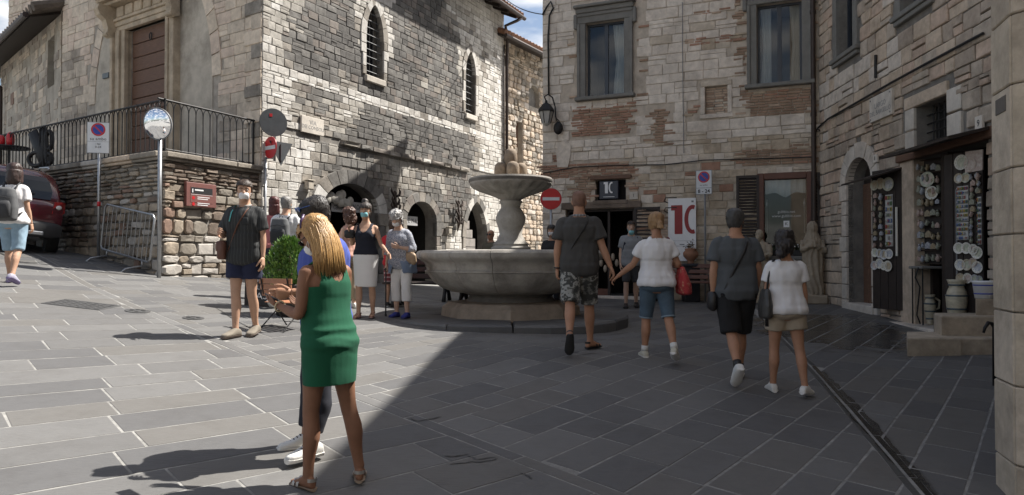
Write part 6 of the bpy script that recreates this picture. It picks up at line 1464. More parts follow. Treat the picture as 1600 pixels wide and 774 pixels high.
for cx, cy, ra, rb in ((52, 240, 14, 11), (77, 210, 6, 15), (78, 240, 5, 8), (52, 262, 10, 5)):
    mb.tube([(X(cx+ra*math.cos(t)), 0, Z(cy+rb*math.sin(t))) for t in np.linspace(0, 2*math.pi, 20, endpoint=False)], 3.2*S_, 8, closed=True, flat=1)
mb.box((X(62), 0, .03), (.5, .25, .06)); part('silhouette', mb, IRON, gs, True)
# ---------------------------------------------------------------- planter shrub, chair, chalkboard
q = on_ground(452, 492); q = Vector(((452-CX)/F_PX*10.2, 10.2, 0)); q.z = g(q.x, q.y); S_ = 10.2/F_PX
sh = thing('potted_conifer', 'bushy bright green conifer in a dark pot on the square', 'potted plant', q)
mb = MB(); mb.lathe([(.17, 0), (.23, .40), (.25, .41), (.25, .45), (.22, .45), (.2, .4)], 20); part('pot', mb, mat('dark_pot', (.05, .042, .038), rough=.7, bump=.2), sh, True)
mb = MB(); mb.tube([(0, 0, .3), (.01, 0, .6), (0, .01, 1.0)], [.04, .03, .01], 8); part('trunk', mb, WOOD, sh)
random.seed(9)
zt = (at(452, 366, 10.2)-q).z; LEAF = [mat('conifer_leaf', (.10, .21, .035), rough=.6, var=.5, scale=9, bump=0), mat('conifer_leaf_pale', (.17, .30, .05), rough=.6, var=.4, scale=9, bump=0), mat('conifer_leaf_deep', (.05, .12, .02), rough=.6, var=.4, bump=0)]
mb = MB()
for k in range(2300):
    a = random.uniform(0, 2*math.pi); f_ = random.random(); z = .42+(zt-.5)*f_; rr = .29*(math.sin(math.pi*min(1, .25+f_*.72))**.7)*(.45+.6*random.random())*(1+.25*math.sin(a*3+z*5))
    p = Vector((rr*math.cos(a), rr*math.sin(a), z)); d = Vector((math.cos(a)*.5+random.gauss(0, .2), math.sin(a)*.5+random.gauss(0, .2), 1.1)).normalized(); l = random.uniform(.04, .10)
    sdv = d.cross(Vector((random.gauss(0, 1), random.gauss(0, 1), random.gauss(0, 1)))).normalized()*random.uniform(.008, .018); mi = random.choice((0, 0, 1, 2))
    mb.add([p-sdv*.4, p+d*l*.5-sdv, p+d*l, p+d*l*.5+sdv], [(0, 1, 2, 3)], mi)
    for s2 in (-1, 1): e = (d+sdv.normalized()*s2*.8).normalized(); mb.add([p+d*l*.25, p+d*l*.25+e*l*.4+d*.006, p+d*l*.25+e*l*.55, p+d*l*.25+e*l*.4-d*.008], [(0, 1, 2, 3)], mi)
part('foliage', mb, LEAF, sh)
# folding chair, seen from behind: curved slats on a thin metal frame
q = Vector(((436-CX)/F_PX*8.95, 8.95, 0)); q.z = g(q.x, q.y)
SLAT = mat('orange_wood', (.42, .19, .10), rough=.45, var=.2, scale=10, bump=.05)
ch = thing('folding_chair', 'folding bistro chair with orange wooden slats and thin black legs', 'chair', q, R(150)); ch.scale = (1.15, 1.0, .76)
for i in range(3):
    z = .60+.1*i; mb = MB(); mb.loft([[(x, .03+.06*(x/.22)**2*0+.1*i*.35*.3+y, z+dz) for y, dz in ((0, -.042), (.014, -.042), (.014, .042), (0, .042))] for x in np.linspace(-.22-.015*i, .22+.015*i, 8)]); part('back_slat', mb, SLAT, ch)
for i in range(5): mb = MB(); mb.box((0, -.02-.085*i, .45), (.42, .07, .016), 0, None, .004); part('seat_slat', mb, SLAT, ch)
for sx in (-1, 1):
    mb = MB(); mb.tube([(sx*.2, -.36, 0), (sx*.2, -.1, .44), (sx*.2, .04, .58), (sx*.2, .085, .86)], .009, 6); part('leg', mb, IRON, ch)
    mb = MB(); mb.tube([(sx*.185, .12, 0), (sx*.185, -.15, .30), (sx*.185, -.38, .44)], .009, 6); part('leg', mb, IRON, ch)
mb = MB(); mb.cyl((-.2, -.3, .1), (.2, -.3, .1), .007, 6); mb.cyl((-.185, .07, .07), (.185, .07, .07), .007, 6); part('stretcher', mb, IRON, ch)
# chalkboard on the ground
q = Vector(((418-CX)/F_PX*10.9, 10.9, 0)); q.z = g(q.x, q.y)
cbz = thing('chalkboard', 'black chalkboard sign with white hand lettering leaning near the orange chair', 'menu board', q, R(14))
Mx = Matrix.Rotation(R(-14), 4, 'X'); mb = MB(Mx); mb.span((-.3, 0, .02), (.3, .02, .62)); part('slate', mb, BLACKP, cbz)
mb = MB(Mx)
for a, b in (((-.33, -.01, .0), (-.29, .03, .65)), ((.29, -.01, .0), (.33, .03, .65)), ((-.29, -.01, .0), (.29, .03, .03)), ((-.29, -.01, .62), (.29, .03, .65))): mb.span(a, b)
part('frame', mb, DWOOD, cbz)
mb = MB()
for i, (tx, sz) in enumerate((('CERAMICA', .085), ('ARTIGIANA', .08), ('LUSTRO', .085), ('VASAIO', .15))): text_mb(tx, sz, Mx @ Matrix.Translation((0, -.002, .53-.115*i-.02*(i == 3))), mb, 0)
part('lettering', mb, WHITE, cbz)

# ---------------------------------------------------------------- parked car (seen from behind)
fw = Vector((-.63, .777, 0)); rc = Vector((-9.25, 13.05, 0)); cc = rc+fw*2.0
def gv(p): return Vector((p.x, p.y, g(p.x, p.y)))
rt = Vector((fw.y, -fw.x, 0)); F_ = (gv(cc+fw*1.3)-gv(cc-fw*1.3)).normalized(); R_ = (gv(cc+rt*.75)-gv(cc-rt*.75)).normalized(); U_ = R_.cross(F_).normalized(); R_ = F_.cross(U_)
Mc = Matrix.Identity(4)
for i in range(3): Mc[i][0] = R_[i]; Mc[i][1] = F_[i]; Mc[i][2] = U_[i]; Mc[i][3] = gv(cc)[i]
car = thing('parked_car', 'dark red compact hatchback parked by the terrace, seen from behind', 'car'); car.matrix_basis = Mc
PAINT = mat('dark_red_paint', (.075, .006, .012), rough=.22, var=.08, bump=0, coords='obj'); PAINT.node_tree.nodes['Principled BSDF'].inputs['Coat Weight'].default_value = .8
PLAS = mat('black_bumper_plastic', (.02, .02, .021), rough=.6, var=.2, bump=.1, coords='obj'); CGL = mat('car_dark_glass', (.015, .018, .02), rough=.06, var=.2, bump=0, coords='obj'); CHRM = mat('silver_trim', (.45, .46, .47), rough=.3, metal=.7, bump=0)
TYRE = mat('tyre_rubber', (.018, .018, .018), rough=.85, bump=.2, coords='obj'); TAIL = mat('tail_light_red', (.42, .03, .03), rough=.2, bump=0, coords='obj'); TAILW = mat('tail_light_clear', (.6, .58, .56), rough=.15, bump=0)
def sect(y, hw, z0, z1, n=2.6, tum=.0):
    out = []
    for a in np.linspace(0, 2*math.pi, 28, endpoint=False):
        c, s = math.cos(a), math.sin(a); x = hw*math.copysign(abs(c)**(2/n), c); z = (z0+z1)/2+(z1-z0)/2*math.copysign(abs(s)**(2/n), s); x *= 1-tum*max(0, (z-z0)/(z1-z0)-.5); out.append((x, y, z))
    return out
mb = MB(); mb.loft([sect(-2.02, .70, .42, .98, 4), sect(-1.96, .83, .36, 1.04, 5), sect(-1.7, .87, .30, 1.06, 6), sect(0, .88, .28, 1.03, 7), sect(1.2, .88, .28, 1.0, 6), sect(1.75, .84, .32, .9, 5), sect(2.0, .72, .36, .78, 4)]); part('body', mb, PAINT, car, R(50))
mb = MB(); mb.loft([sect(-1.93, .78, .86, 1.06, 5), sect(-1.80, .77, .86, 1.34, 5, .10), sect(-1.6, .75, .86, 1.54, 4.5, .18), sect(-1.2, .75, .86, 1.60, 4.5, .2), sect(-.2, .76, .86, 1.60, 4.5, .2), sect(.35, .76, .86, 1.5, 4.5, .2), sect(1.05, .76, .86, 1.02, 5)]); part('cabin', mb, PAINT, car, R(50))
mb = MB(); mb.loft([[(-.60, -1.965, 1.05), (.60, -1.965, 1.05)], [(-.62, -1.885, 1.20), (.62, -1.885, 1.20)], [(-.56, -1.80, 1.38), (.56, -1.80, 1.38)], [(-.5, -1.72, 1.46), (.5, -1.72, 1.46)]], 0, False, False); rw_ = part('rear_window', mb, CGL, car)
mb = MB(); mb.tube([(0, -1.97, 1.06), (.2, -1.955, 1.12), (.34, -1.95, 1.15)], .012, 6); part('wiper', mb, PLAS, rw_)
for sx in (-1, 1):
    mb = MB(); mb.loft([[(sx*.705, -1.8, 1.06), (sx*.60, -1.62, 1.48)], [(sx*.773, -1.3, 1.06), (sx*.66, -1.3, 1.49)], [(sx*.777, -.2, 1.06), (sx*.665, -.2, 1.48)], [(sx*.775, .6, 1.05), (sx*.70, .25, 1.42)]], 0, False, False); part('side_window', mb, CGL, car)
    mb = MB(); mb.loft([[(sx*(.70+dx), y, z) for dx, y, z in ((-.06, -2.03, .80), (.12, -1.98, .80), (.175, -1.80, .84), (.17, -1.78, 1.02), (.10, -1.94, 1.04), (-.03, -2.0, 1.02))], [(sx*(.69+dx), y+.08, z) for dx, y, z in ((-.06, -2.03, .80), (.12, -1.98, .80), (.175, -1.80, .84), (.17, -1.78, 1.02), (.10, -1.94, 1.04), (-.03, -2.0, 1.02))]]); tl_ = part('tail_light', mb, TAIL, car)
    mb = MB(); mb.ell((sx*.745, -2.005, .93), (.05, .02, .04), 10, 6); part('lens', mb, TAILW, tl_, True)
    for y in (-1.28, 1.28):
        wh = None; mb = MB(Matrix.Translation((sx*.78, y, .32)) @ Matrix.Rotation(R(90), 4, 'Y')); mb.lathe([(.18, -.1), (.29, -.1), (.32, -.06), (.32, .06), (.29, .1), (.18, .1)], 28); wh = part('wheel', mb, TYRE, car, R(40))
        mb = MB(Matrix.Translation((sx*.82, y, .32)) @ Matrix.Rotation(R(90), 4, 'Y')); mb.lathe([(.2, -.06), (.205, .05), (.19, .05), (.05, .02)], 20); part('rim', mb, CHRM, wh)
    mb = MB(); mb.ell((sx*.93, .55, 1.05), (.09, .06, .07), 10, 8); part('mirror', mb, PAINT, car, True)
    mb = MB(); mb.tube([(sx*.56, -1.4, 1.63), (sx*.56, -1.3, 1.665), (sx*.56, .1, 1.665), (sx*.56, .2, 1.62)], .018, 6); part('roof_rail', mb, CHRM, car, True)
mb = MB(); mb.loft([sect(-2.10, .72, .36, .60, 4), sect(-2.06, .84, .33, .64, 5), sect(-1.6, .89, .30, .64, 5)]); bp_ = part('bumper', mb, PLAS, car, R(40))
mb = MB(); mb.box((0, -2.10, .42), (1.1, .03, .07), 0, None, .012); part('skid_trim', mb, CHRM, bp_)
mb = MB(); mb.box((0, -2.04, .70), (.56, .02, .13), 0, None, .006); mb.box((0, -2.052, .70), (.52, .006, .11), 1); mb.box((-.24, -2.056, .70), (.04, .004, .11), 2); mb.box((.24, -2.056, .70), (.04, .004, .11), 2); text_mb('CB 348WD', .105, Matrix.Translation((0, -2.058, .70)), mb, 0, sx=.9); part('number_plate', mb, [PLAS, WHITE, SBLU], car)
mb = MB(); mb.box((0, -2.02, .80), (.5, .03, .03), 0, None, .008); part('tailgate_handle', mb, CHRM, car)
mb = MB(); mb.box((0, -2.03, .16+.17), (1.0, .1, .06)); part('underbody', mb, PLAS, car)
# ================================================================ people
def skin(n, c): 
    m = mat(n, c, rough=.6, spec=.3, var=.16, scale=11, bump=.06, bscale=120, coords='obj'); return m
SK_TAN = skin('skin_tan', (.40, .215, .135)); SK_MID = skin('skin_mid', (.47, .285, .195)); SK_FAIR = skin('skin_fair', (.54, .36, .27)); SK_DARK = skin('skin_deep_tan', (.235, .118, .072))
def cloth(n, c, var=.12, **k): return mat(n, c, rough=.9, var=var, scale=k.pop('scale', 5), bump=.25, bscale=k.pop('bscale', 160), coords='obj', bdist=.003, **k)
def tnode(m, build):
    t = m.node_tree; b = t.nodes['Principled BSDF']; s = build(t.nodes, t.links); t.links.new(s, b.inputs['Base Color']); return m
def objc(N): return N.new('ShaderNodeTexCoord').outputs['Object']
def stripes(name, base, line, f, w, axis=0):
    m = cloth(name, base)
    def bld(N, L):
        sx = N.new('ShaderNodeSeparateXYZ'); L.new(objc(N), sx.inputs[0]); a = N.new('ShaderNodeMath'); a.operation = 'MULTIPLY'; a.inputs[1].default_value = f; L.new(sx.outputs[axis], a.inputs[0])
        fr = N.new('ShaderNodeMath'); fr.operation = 'FRACT'; L.new(a.outputs[0], fr.inputs[0]); lt = N.new('ShaderNodeMath'); lt.operation = 'LESS_THAN'; lt.inputs[1].default_value = w; L.new(fr.outputs[0], lt.inputs[0])
        mx = N.new('ShaderNodeMixRGB'); mx.inputs[1].default_value = (*base, 1); mx.inputs[2].default_value = (*line, 1); L.new(lt.outputs[0], mx.inputs[0]); return mx.outputs[0]
    return tnode(m, bld)
def blotch(name, cols, scale, stretch=(1, 1, 1), kind='noise'):
    m = cloth(name, cols[0])
    def bld(N, L):
        mp = N.new('ShaderNodeMapping'); mp.inputs['Scale'].default_value = stretch; L.new(objc(N), mp.inputs[0])
        if kind == 'noise': n = N.new('ShaderNodeTexNoise'); n.inputs['Scale'].default_value = scale; n.inputs['Detail'].default_value = 2.5; fac = n.outputs['Fac']
        else: n = N.new('ShaderNodeTexVoronoi'); n.inputs['Scale'].default_value = scale; fac = n.outputs['Distance']
        L.new(mp.outputs[0], n.inputs['Vector']); r = N.new('ShaderNodeValToRGB'); r.color_ramp.interpolation = 'CONSTANT'; el = r.color_ramp.elements
        pos = [0, .42, .5, .58, .66] if kind == 'noise' else [0, .22, .34, .55, .8]
        el[0].color = (*cols[0], 1); el[1].position = pos[1]; el[1].color = (*cols[1], 1)
        for p, c in list(zip(pos, cols))[2:]: e = el.new(p); e.color = (*c, 1)
        L.new(fac, r.inputs[0]); return r.outputs[0]
    return tnode(m, bld)
def hairm(n, c): return mat(n, c, rough=.5, var=.55, scale=30, bump=.7, bscale=70, stretch=(1.6, 1.6, .12), coords='obj', bdist=.006)
MALE = [(.78, .085, .085, 0), (.83, .160, .118, -.008), (.90, .178, .128, -.012), (.97, .170, .118, -.006), (1.05, .158, .108, .0), (1.15, .165, .112, .006), (1.25, .182, .122, .008), (1.33, .188, .118, .002), (1.39, .172, .10, -.006), (1.435, .125, .08, -.012), (1.47, .072, .064, -.008), (1.51, .058, .060, 0.), (1.56, .056, .058, .004)]
FEM = [(.78, .085, .09, 0), (.83, .165, .125, -.012), (.90, .182, .138, -.020), (.97, .165, .118, -.010), (1.05, .136, .10, .0), (1.12, .130, .098, .006), (1.22, .150, .118, .016), (1.29, .158, .118, .014), (1.36, .150, .092, 0.), (1.41, .118, .072, -.008), (1.45, .066, .056, -.006), (1.50, .050, .052, 0.), (1.56, .048, .050, .004)]
HEAD = [(-.025, .040, .046, .028), (-.008, .046, .052, .036), (.015, .056, .064, .032), (.04, .063, .080, .020), (.07, .069, .090, .009), (.10, .073, .096, .003), (.13, .076, .0995, -.002), (.16, .0745, .098, -.005), (.185, .066, .086, -.008), (.205, .051, .066, -.010), (.219, .030, .039, -.011), (.225, .010, .013, -.011)]
def interp(tab, z):
    if z <= tab[0][0]: return tab[0][1:]
    for a, b in zip(tab, tab[1:]):
        if z <= b[0]:
            f_ = (z-a[0])/(b[0]-a[0]); f_ = f_*f_*(3-2*f_)*.5+f_*.5; return tuple(a[i]+(b[i]-a[i])*f_ for i in range(1, len(a)))
    return tab[-1][1:]
def ring(cx, cy, z, rx, ry, n=24, p=2.3):
    out = []
    for k in range(n):
        a = 2*math.pi*k/n; c, s = math.cos(a), math.sin(a); out.append(Vector((cx+rx*math.copysign(abs(c)**(2/p), c), cy+ry*math.copysign(abs(s)**(2/p), s), z)))
    return out
def mb_from(me, mb=None, mi=0):
    mb = mb or MB(); mb.add([tuple(v.co) for v in me.vertices], [tuple(p.vertices) for p in me.polygons], mi); return mb
class Person:
    def __init__(s, label, loc, rz, H, fem=False, girth=1., hips=1., lean=0., legs=None, arms=None, yaw=0., pitch=0., skin_m=SK_MID, voxel=.011, shoulder=1., twist=0., hd=1.0, feet='bare', group=None, tilt=0.):
        s.k = H/1.75; s.fem = fem; s.T = FEM if fem else MALE; s.girth = girth; s.hipg = hips; s.lean = lean; s.vox = voxel; s.sk = skin_m; s.twist = twist; s.hd = hd
        s.sh = (.150 if fem else .172)*shoulder; s.lr = (.95 if fem else 1.)*(girth**.5)
        s.leg = {}; s.arm = {}
        for sd, nm in ((-1, 'L'), (1, 'R')):
            d = dict(t=0, k=3, ab=2, foot=0, yaw=6); d.update((legs or {}).get(nm, {})); hj = Vector((sd*.088*hips**.5, 0, .90)); ab = R(d['ab'])*sd; t = R(d['t']); q = R(d['t']-d['k'])
            kn = hj + .43*Vector((math.sin(ab), math.sin(t)*math.cos(ab), -math.cos(t)*math.cos(ab))); an = kn + .405*Vector((math.sin(ab)*.6, math.sin(q), -math.cos(q))); 
            p = R(d['foot']); y = R(d['yaw'])*sd; fwv = Vector((math.sin(y)*math.cos(p), math.cos(y)*math.cos(p), -math.sin(p))); rtv = Vector((math.cos(y), -math.sin(y), 0)); upv = rtv.cross(fwv)
            s.leg[nm] = dict(h=hj, k=kn, a=an, f=fwv, r=rtv, u=upv, sd=sd)
            a = dict(up=(sd*.12, .02, -1), fo=(sd*.04, .18, -1), curl=28, palm=None, spread=.1); a.update((arms or {}).get(nm, {}))
            S = Vector((sd*s.sh, -.008, 1.395 if not fem else 1.375)); E_ = S+Vector(a['up']).normalized()*.285; W_ = E_+Vector(a['fo']).normalized()*.245
            fo = (W_-E_).normalized(); hdv = Vector(a.get('hand', fo)).normalized(); pl = Vector(a['palm']) if a['palm'] else Vector((-sd, 0, 0)); pl = (pl-hdv*pl.dot(hdv)).normalized()
            s.arm[nm] = dict(s=S, e=E_, w=W_, hd=hdv, palm=pl, curl=a['curl'], sd=sd, spread=a['spread'], hold=a.get('hold'))
        lows = [min((l['a']-l['u']*.088+l['f']*t).z for t in (-.07, .0, .13, .19)) for l in s.leg.values()]; s.dz = -min(lows)
        s.HT = Matrix.Translation((0, .008, 1.525)) @ Matrix.Rotation(R(yaw), 4, 'Z') @ Matrix.Rotation(R(-pitch), 4, 'X') @ Matrix.Rotation(R(tilt), 4, 'Y') @ Matrix.Diagonal((hd, hd, hd, 1))
        s.t = thing('person', label, 'person', loc, rz, group)
    # --- deform from rest space to the posed, scaled figure
    def D(s, p):
        p = Vector(p); w_ = min(1, max(0, (p.z-.86)/.26)); w_ = w_*w_*(3-2*w_); ax = min(1, max(0, (abs(p.x)-.2)/.07)) if p.z > .55 and abs(p.x) > .2 else 0; w_ = max(w_, ax)
        q = p - Vector((0, 0, .93)); q = Matrix.Rotation(R(-s.lean)*w_, 3, 'X') @ (Matrix.Rotation(R(s.twist)*w_, 3, 'Z') @ q); return (q + Vector((0, 0, .93+s.dz)))*s.k
    def H(s, p): return s.HT @ Vector(p)
    def world(s, p): return s.t.matrix_basis @ s.D(p) if False else Matrix.Translation(s.t.location) @ s.t.rotation_euler.to_matrix().to_4x4() @ s.D(p)
    def put(s, name, src, m, smooth=True, parent=None, label=None):
        """src: MB or mesh in rest space"""
        if isinstance(src, MB): vs = [s.D(v) for v in src.v]; b = MB(); b.add(vs, src.f); b.m = list(src.m); return part(name, b, m, parent or s.t, smooth, label)
        for v in src.vertices: v.co = s.D(v.co)
        for x in (m if isinstance(m, (list, tuple)) else [m]): src.materials.append(x)
        src.update(); return part(name, src, m, parent or s.t, label=label)
    def trad(s, z, inf=0.):
        rx, ry, cy = interp(s.T, z); 
        gw = s.girth if z > .98 else s.hipg*.6+s.girth*.4 if z > .9 else s.hipg
        if z > 1.36: gw = 1+(gw-1)*.4
        return rx*gw+inf, ry*(1+(gw-1)*1.5)+inf, cy+(.02*(s.girth-1)/.15*.6 if 1.0 < z < 1.2 else 0)
    def torso(s, mb, z0, z1, inf=0., n=28, fn=None, step=.03):
        zs = list(np.arange(z0, z1, step))+[z1]; rs = []
        for z in zs:
            rx, ry, cy = s.trad(z, inf); e = fn(z) if fn else 0; rs.append(ring(0, cy, z, rx+e, ry+e, n))
        mb.loft(rs)
    def legpts(s, l, f0=0., f1=1.):
        """points down one leg, f in 0..2 (hip-knee-ankle)"""
        pts = []
        for f_ in np.linspace(f0, f1, max(4, int((f1-f0)*9))): p = l['h']+(l['k']-l['h'])*f_ if f_ <= 1 else l['k']+(l['a']-l['k'])*(f_-1); pts.append((p, f_))
        return pts
    LR = [(0, .098), (.15, .094), (.5, .076), (.85, .058), (1., .054), (1.15, .053), (1.35, .058), (1.6, .046), (1.85, .035), (2., .036)]
    def lrad(s, f_): 
        for a, b in zip(s.LR, s.LR[1:]):
            if f_ <= b[0]: return (a[1]+(b[1]-a[1])*(f_-a[0])/(b[0]-a[0]))*s.lr
        return s.LR[-1][1]*s.lr
    def legtube(s, mb, l, f0, f1, inf=0., fn=None):
        P = s.legpts(l, f0, f1); pts = []; 
        for p, f_ in P:
            cb = -.018*math.exp(-((f_-1.35)/.22)**2); pts.append(p+Vector((0, cb, 0)))
        mb.tube(pts, [s.lrad(f_)+inf+(fn(f_) if fn else 0) for p, f_ in P], 16)
    def armtube(s, mb, a, f0, f1, inf=0., fn=None):
        AR = [(0, .050), (.3, .050), (.7, .042), (1, .037), (1.2, .041), (1.5, .036), (1.85, .026), (2, .025)]; k_ = (.84 if s.fem else 1.)*(1+(s.girth-1)*1.2); pts = []; rs = []
        for f_ in np.linspace(f0, f1, max(4, int((f1-f0)*10))):
            p = a['s']+(a['e']-a['s'])*f_ if f_ <= 1 else a['e']+(a['w']-a['e'])*(f_-1); r_ = AR[-1][1]
            for q, b in zip(AR, AR[1:]):
                if f_ <= b[0]: r_ = q[1]+(b[1]-q[1])*(f_-q[0])/(b[0]-q[0]); break
            pts.append(p); rs.append(r_*k_+inf+(fn(f_) if fn else 0))
        mb.tube(pts, rs, 14)
        if f0 < .2: mb.ell(a['s']+Vector((-a['sd']*.012, 0, -.012)), (.058*k_+inf, .056*k_+inf, .058*k_+inf), 14, 10)
    def hand(s, mb, a):
        w_, d, pl = a['w'], a['hd'], a['palm']; sdv = d.cross(pl).normalized(); sg = 1 if True else -1
        thumb = -a['sd']*1.; # thumb on the side towards the body front
        # choose thumb side so that it points forward (+Y) for a hanging arm
        if sdv.y < -.05 or (abs(sdv.y) <= .05 and sdv.z < 0): sdv = -sdv
        k_ = .92 if s.fem else 1.
        rings = []
        for t, hw, th in ((-.012, .024, .019), (.015, .032, .019), (.045, .040, .018), (.075, .042, .015), (.092, .039, .011)):
            c = w_+d*t*k_; rings.append([c+(sdv*math.cos(b)*hw+pl*math.sin(b)*th)*k_ for b in np.linspace(0, 2*math.pi, 12, endpoint=False)])
        mb.loft(rings)
        cu = R(a['curl'])
        for i, (o, L_) in enumerate(((.030, .072), (.010, .080), (-.011, .074), (-.030, .058))):
            b = w_+(d*.084+sdv*o)*k_; dd = (d+sdv*o*a['spread']*12).normalized(); pts = [b]; r0 = .0092*k_
            for j, f_ in enumerate((.46, .30, .24)):
                an = cu*(.7, 1.5, 2.0)[j]*(1+.12*i*.5); v = dd*math.cos(an)+pl*math.sin(an); pts.append(pts[-1]+v*L_*f_*k_)
            mb.tube(pts, [r0, r0*.95, r0*.85, r0*.62], 8); mb.ell(pts[-1], (r0*.62,)*3, 8, 5)
        b = w_+(d*.018+sdv*.030)*k_; v1 = (d*.72+sdv*.55+pl*.35).normalized(); v2 = (d*.9+sdv*.15+pl*.5).normalized(); p1 = b+v1*.042*k_; p2 = p1+v2*.030*k_; p3 = p2+(v2+pl*.2).normalized()*.022*k_
        mb.tube([b-v1*.012, b, p1, p2, p3], [.013*k_, .0135*k_, .0105*k_, .0095*k_, .006*k_], 8); mb.ell(p3, (.0065*k_,)*3, 8, 5)
    def foot_rings(s, l, inf=0., drop=0., f_=((-.072, .014, .020), (-.060, .030, .062), (-.02, .034, .085), (.02, .036, .088), (.06, .040, .068), (.10, .044, .048), (.14, .044, .036), (.17, .036, .030), (.188, .018, .018)), sc=1.):
        rs = []; k_ = (.90 if s.fem else 1.)*sc
        for t, w_, h in f_:
            base = l['a']-l['u']*(.072+drop)+l['f']*t*k_; w_ = w_*k_+inf; h = h*k_+inf+drop
            rs.append([base+l['r']*w_*math.copysign(abs(math.cos(b))**.8, math.cos(b))+l['u']*(h*.5+h*.5*math.copysign(abs(math.sin(b))**.7, math.sin(b))) for b in np.linspace(0, 2*math.pi, 14, endpoint=False)])
        return rs
    def body(s, face=True, legs=True):
        mb = MB(); s.torso(mb, .78, 1.56)
        for l in s.leg.values():
            if legs: s.legtube(mb, l, 0., 2.); mb.loft(s.foot_rings(l)); mb.ell(l['h']+Vector((0, -.02, -.02)), (.1*s.lr, .105*s.lr, .1), 14, 8)
        for a in s.arm.values(): s.armtube(mb, a, 0., 2.)
        hm = MB(); 
        rs = [ring(0, cy, z, rx, ry, 24, 2.15) for z, rx, ry, cy in HEAD]; hm.loft(rs)
        hm.tube([(0, .088, .118), (0, .100, .098), (0, .112, .078), (0, .104, .066)], [.009, .012, .0155, .010], 8)
        hm.ell((0, .092, .04), (.024, .012, .014), 10, 6); hm.ell((0, .088, .008), (.026, .018, .018), 10, 6)
        for sd in (-1, 1):
            hm.ell((sd*.078, -.002, .095), (.010, .020, .032), 10, 8, 0, Matrix.Rotation(R(12*sd), 3, 'Z')); hm.ell((sd*.034, .082, .128), (.026, .012, .009), 8, 5)
        for v in [0]: mb.add([s.H(p) for p in hm.v], hm.f)
        if s.fem: 
            for sd in (-1, 1): mb.ell((sd*.066, .092, 1.255), (.062, .055, .062), 14, 10)
        me = remesh(mb, s.vox, 2); b2 = mb_from(me); bpy.data.meshes.remove(me)
        for a in s.arm.values(): s.hand(b2, a)
        s.b = s.put('body', b2, s.sk)
        if face:
            EYE = plain('eye_white', (.6, .58, .55), .3); IRI = plain('eye_iris', (.03, .02, .015), .2); BROW = plain('brow_dark', (.05, .032, .022), .9); LIP = plain('lip', (.32, .13, .11), .5)
            for sd in (-1, 1):
                m2 = MB(); m2.ell((sd*.032, .0865, .109), (.0145, .008, .0075), 10, 6, 0); m2.ell((sd*.032, .0925, .109), (.0062, .004, .0065), 8, 5, 1); m2.v = [s.H(v) for v in m2.v]; s.put('eye', m2, [EYE, IRI])
                m2 = MB(); m2.tube([(sd*.014, .096, .127), (sd*.032, .094, .133), (sd*.052, .083, .128)], [.004, .005, .003], 6); m2.v = [s.H(v) for v in m2.v]; s.put('eyebrow', m2, BROW)
            m2 = MB(); m2.ell((0, .0985, .041), (.023, .007, .007), 10, 6); m2.v = [s.H(v) for v in m2.v]; s.put('mouth', m2, LIP)
    def fold(s, me, amp, seed, fr=(10, 10, 4.5), horiz=0., vert=0., bias=.25):
        n = len(me.vertices); NR = np.empty(n*3, 'f'); me.vertices.foreach_get('co', NR); CO = NR.reshape(-1, 3).astype(float).copy(); me.vertices.foreach_get('normal', NR); NR = NR.reshape(-1, 3)
        for i in range(n):
            p = Vector(CO[i]); a = noise.noise(Vector((p.x*fr[0]+seed, p.y*fr[1], p.z*fr[2])))*.6+noise.noise(Vector((p.x*fr[0]*2.1, p.y*fr[1]*2.1+seed, p.z*fr[2]*1.7)))*.4
            if horiz: a += horiz*math.exp(-((p.z-.95)/.1)**2)*math.sin(p.z*95+6*noise.noise(Vector((p.x*6, p.y*6, p.z*3+seed))))
            if vert: a += vert*math.sin(math.atan2(p.y, p.x)*14+5*noise.noise(Vector((p.x*3, p.y*3, p.z*4+seed))))
            CO[i] += NR[i]*((max(a, -.45)+bias)*amp)
        me.vertices.foreach_set('co', CO.astype('f').ravel())
        me.update(); return me
    def cut(s, me, fn):
        bm = bmesh.new(); bm.from_mesh(me); bmesh.ops.delete(bm, geom=[f for f in bm.faces if fn(f.calc_center_median())], context='FACES'); bm.to_mesh(me); bm.free(); return me
    def shirt(s, m, z0=.86, z1=1.455, sl=.6, inf=.014, amp=.020, name='shirt', flare=.016, sleeve_inf=.018, neck=True, seed=1., cutfn=None, horiz=0., label=None):
        mb = MB(); s.torso(mb, z0, z1, inf, fn=lambda z: flare*max(0, min(1, (1.12-z)/.2)) + (.012 if 1.0 < z < 1.15 else 0))
        if s.fem:
            for sd in (-1, 1): mb.ell((sd*.066, .096, 1.255), (.068, .062, .066), 14, 10)
        if sl > 0:
            for a in s.arm.values(): s.armtube(mb, a, 0, sl, .014, fn=lambda f_: sleeve_inf*(f_/max(sl, .01)))
        me = remesh(mb, s.vox, 3); s.fold(me, amp, seed, horiz=horiz); 
        if cutfn: s.cut(me, cutfn)
        elif neck: s.cut(me, lambda c: c.z > z1-.018 and abs(c.x) < .075)
        return s.put(name, me, m, label=label)
    def shorts(s, m, f1=.75, z1=.98, inf=.012, flare=.012, amp=.016, name='shorts', seed=2., f0=.02):
        mb = MB(); s.torso(mb, .80, z1, inf)
        for l in s.leg.values(): s.legtube(mb, l, f0, f1, inf, fn=lambda f_: flare*(f_/f1)); mb.ell(l['h']+Vector((0, -.022, -.02)), (.1*s.lr+inf, .108*s.lr+inf, .1), 14, 8)
        me = remesh(mb, s.vox, 3); s.fold(me, amp, seed, (9, 9, 9)); return s.put(name, me, m)
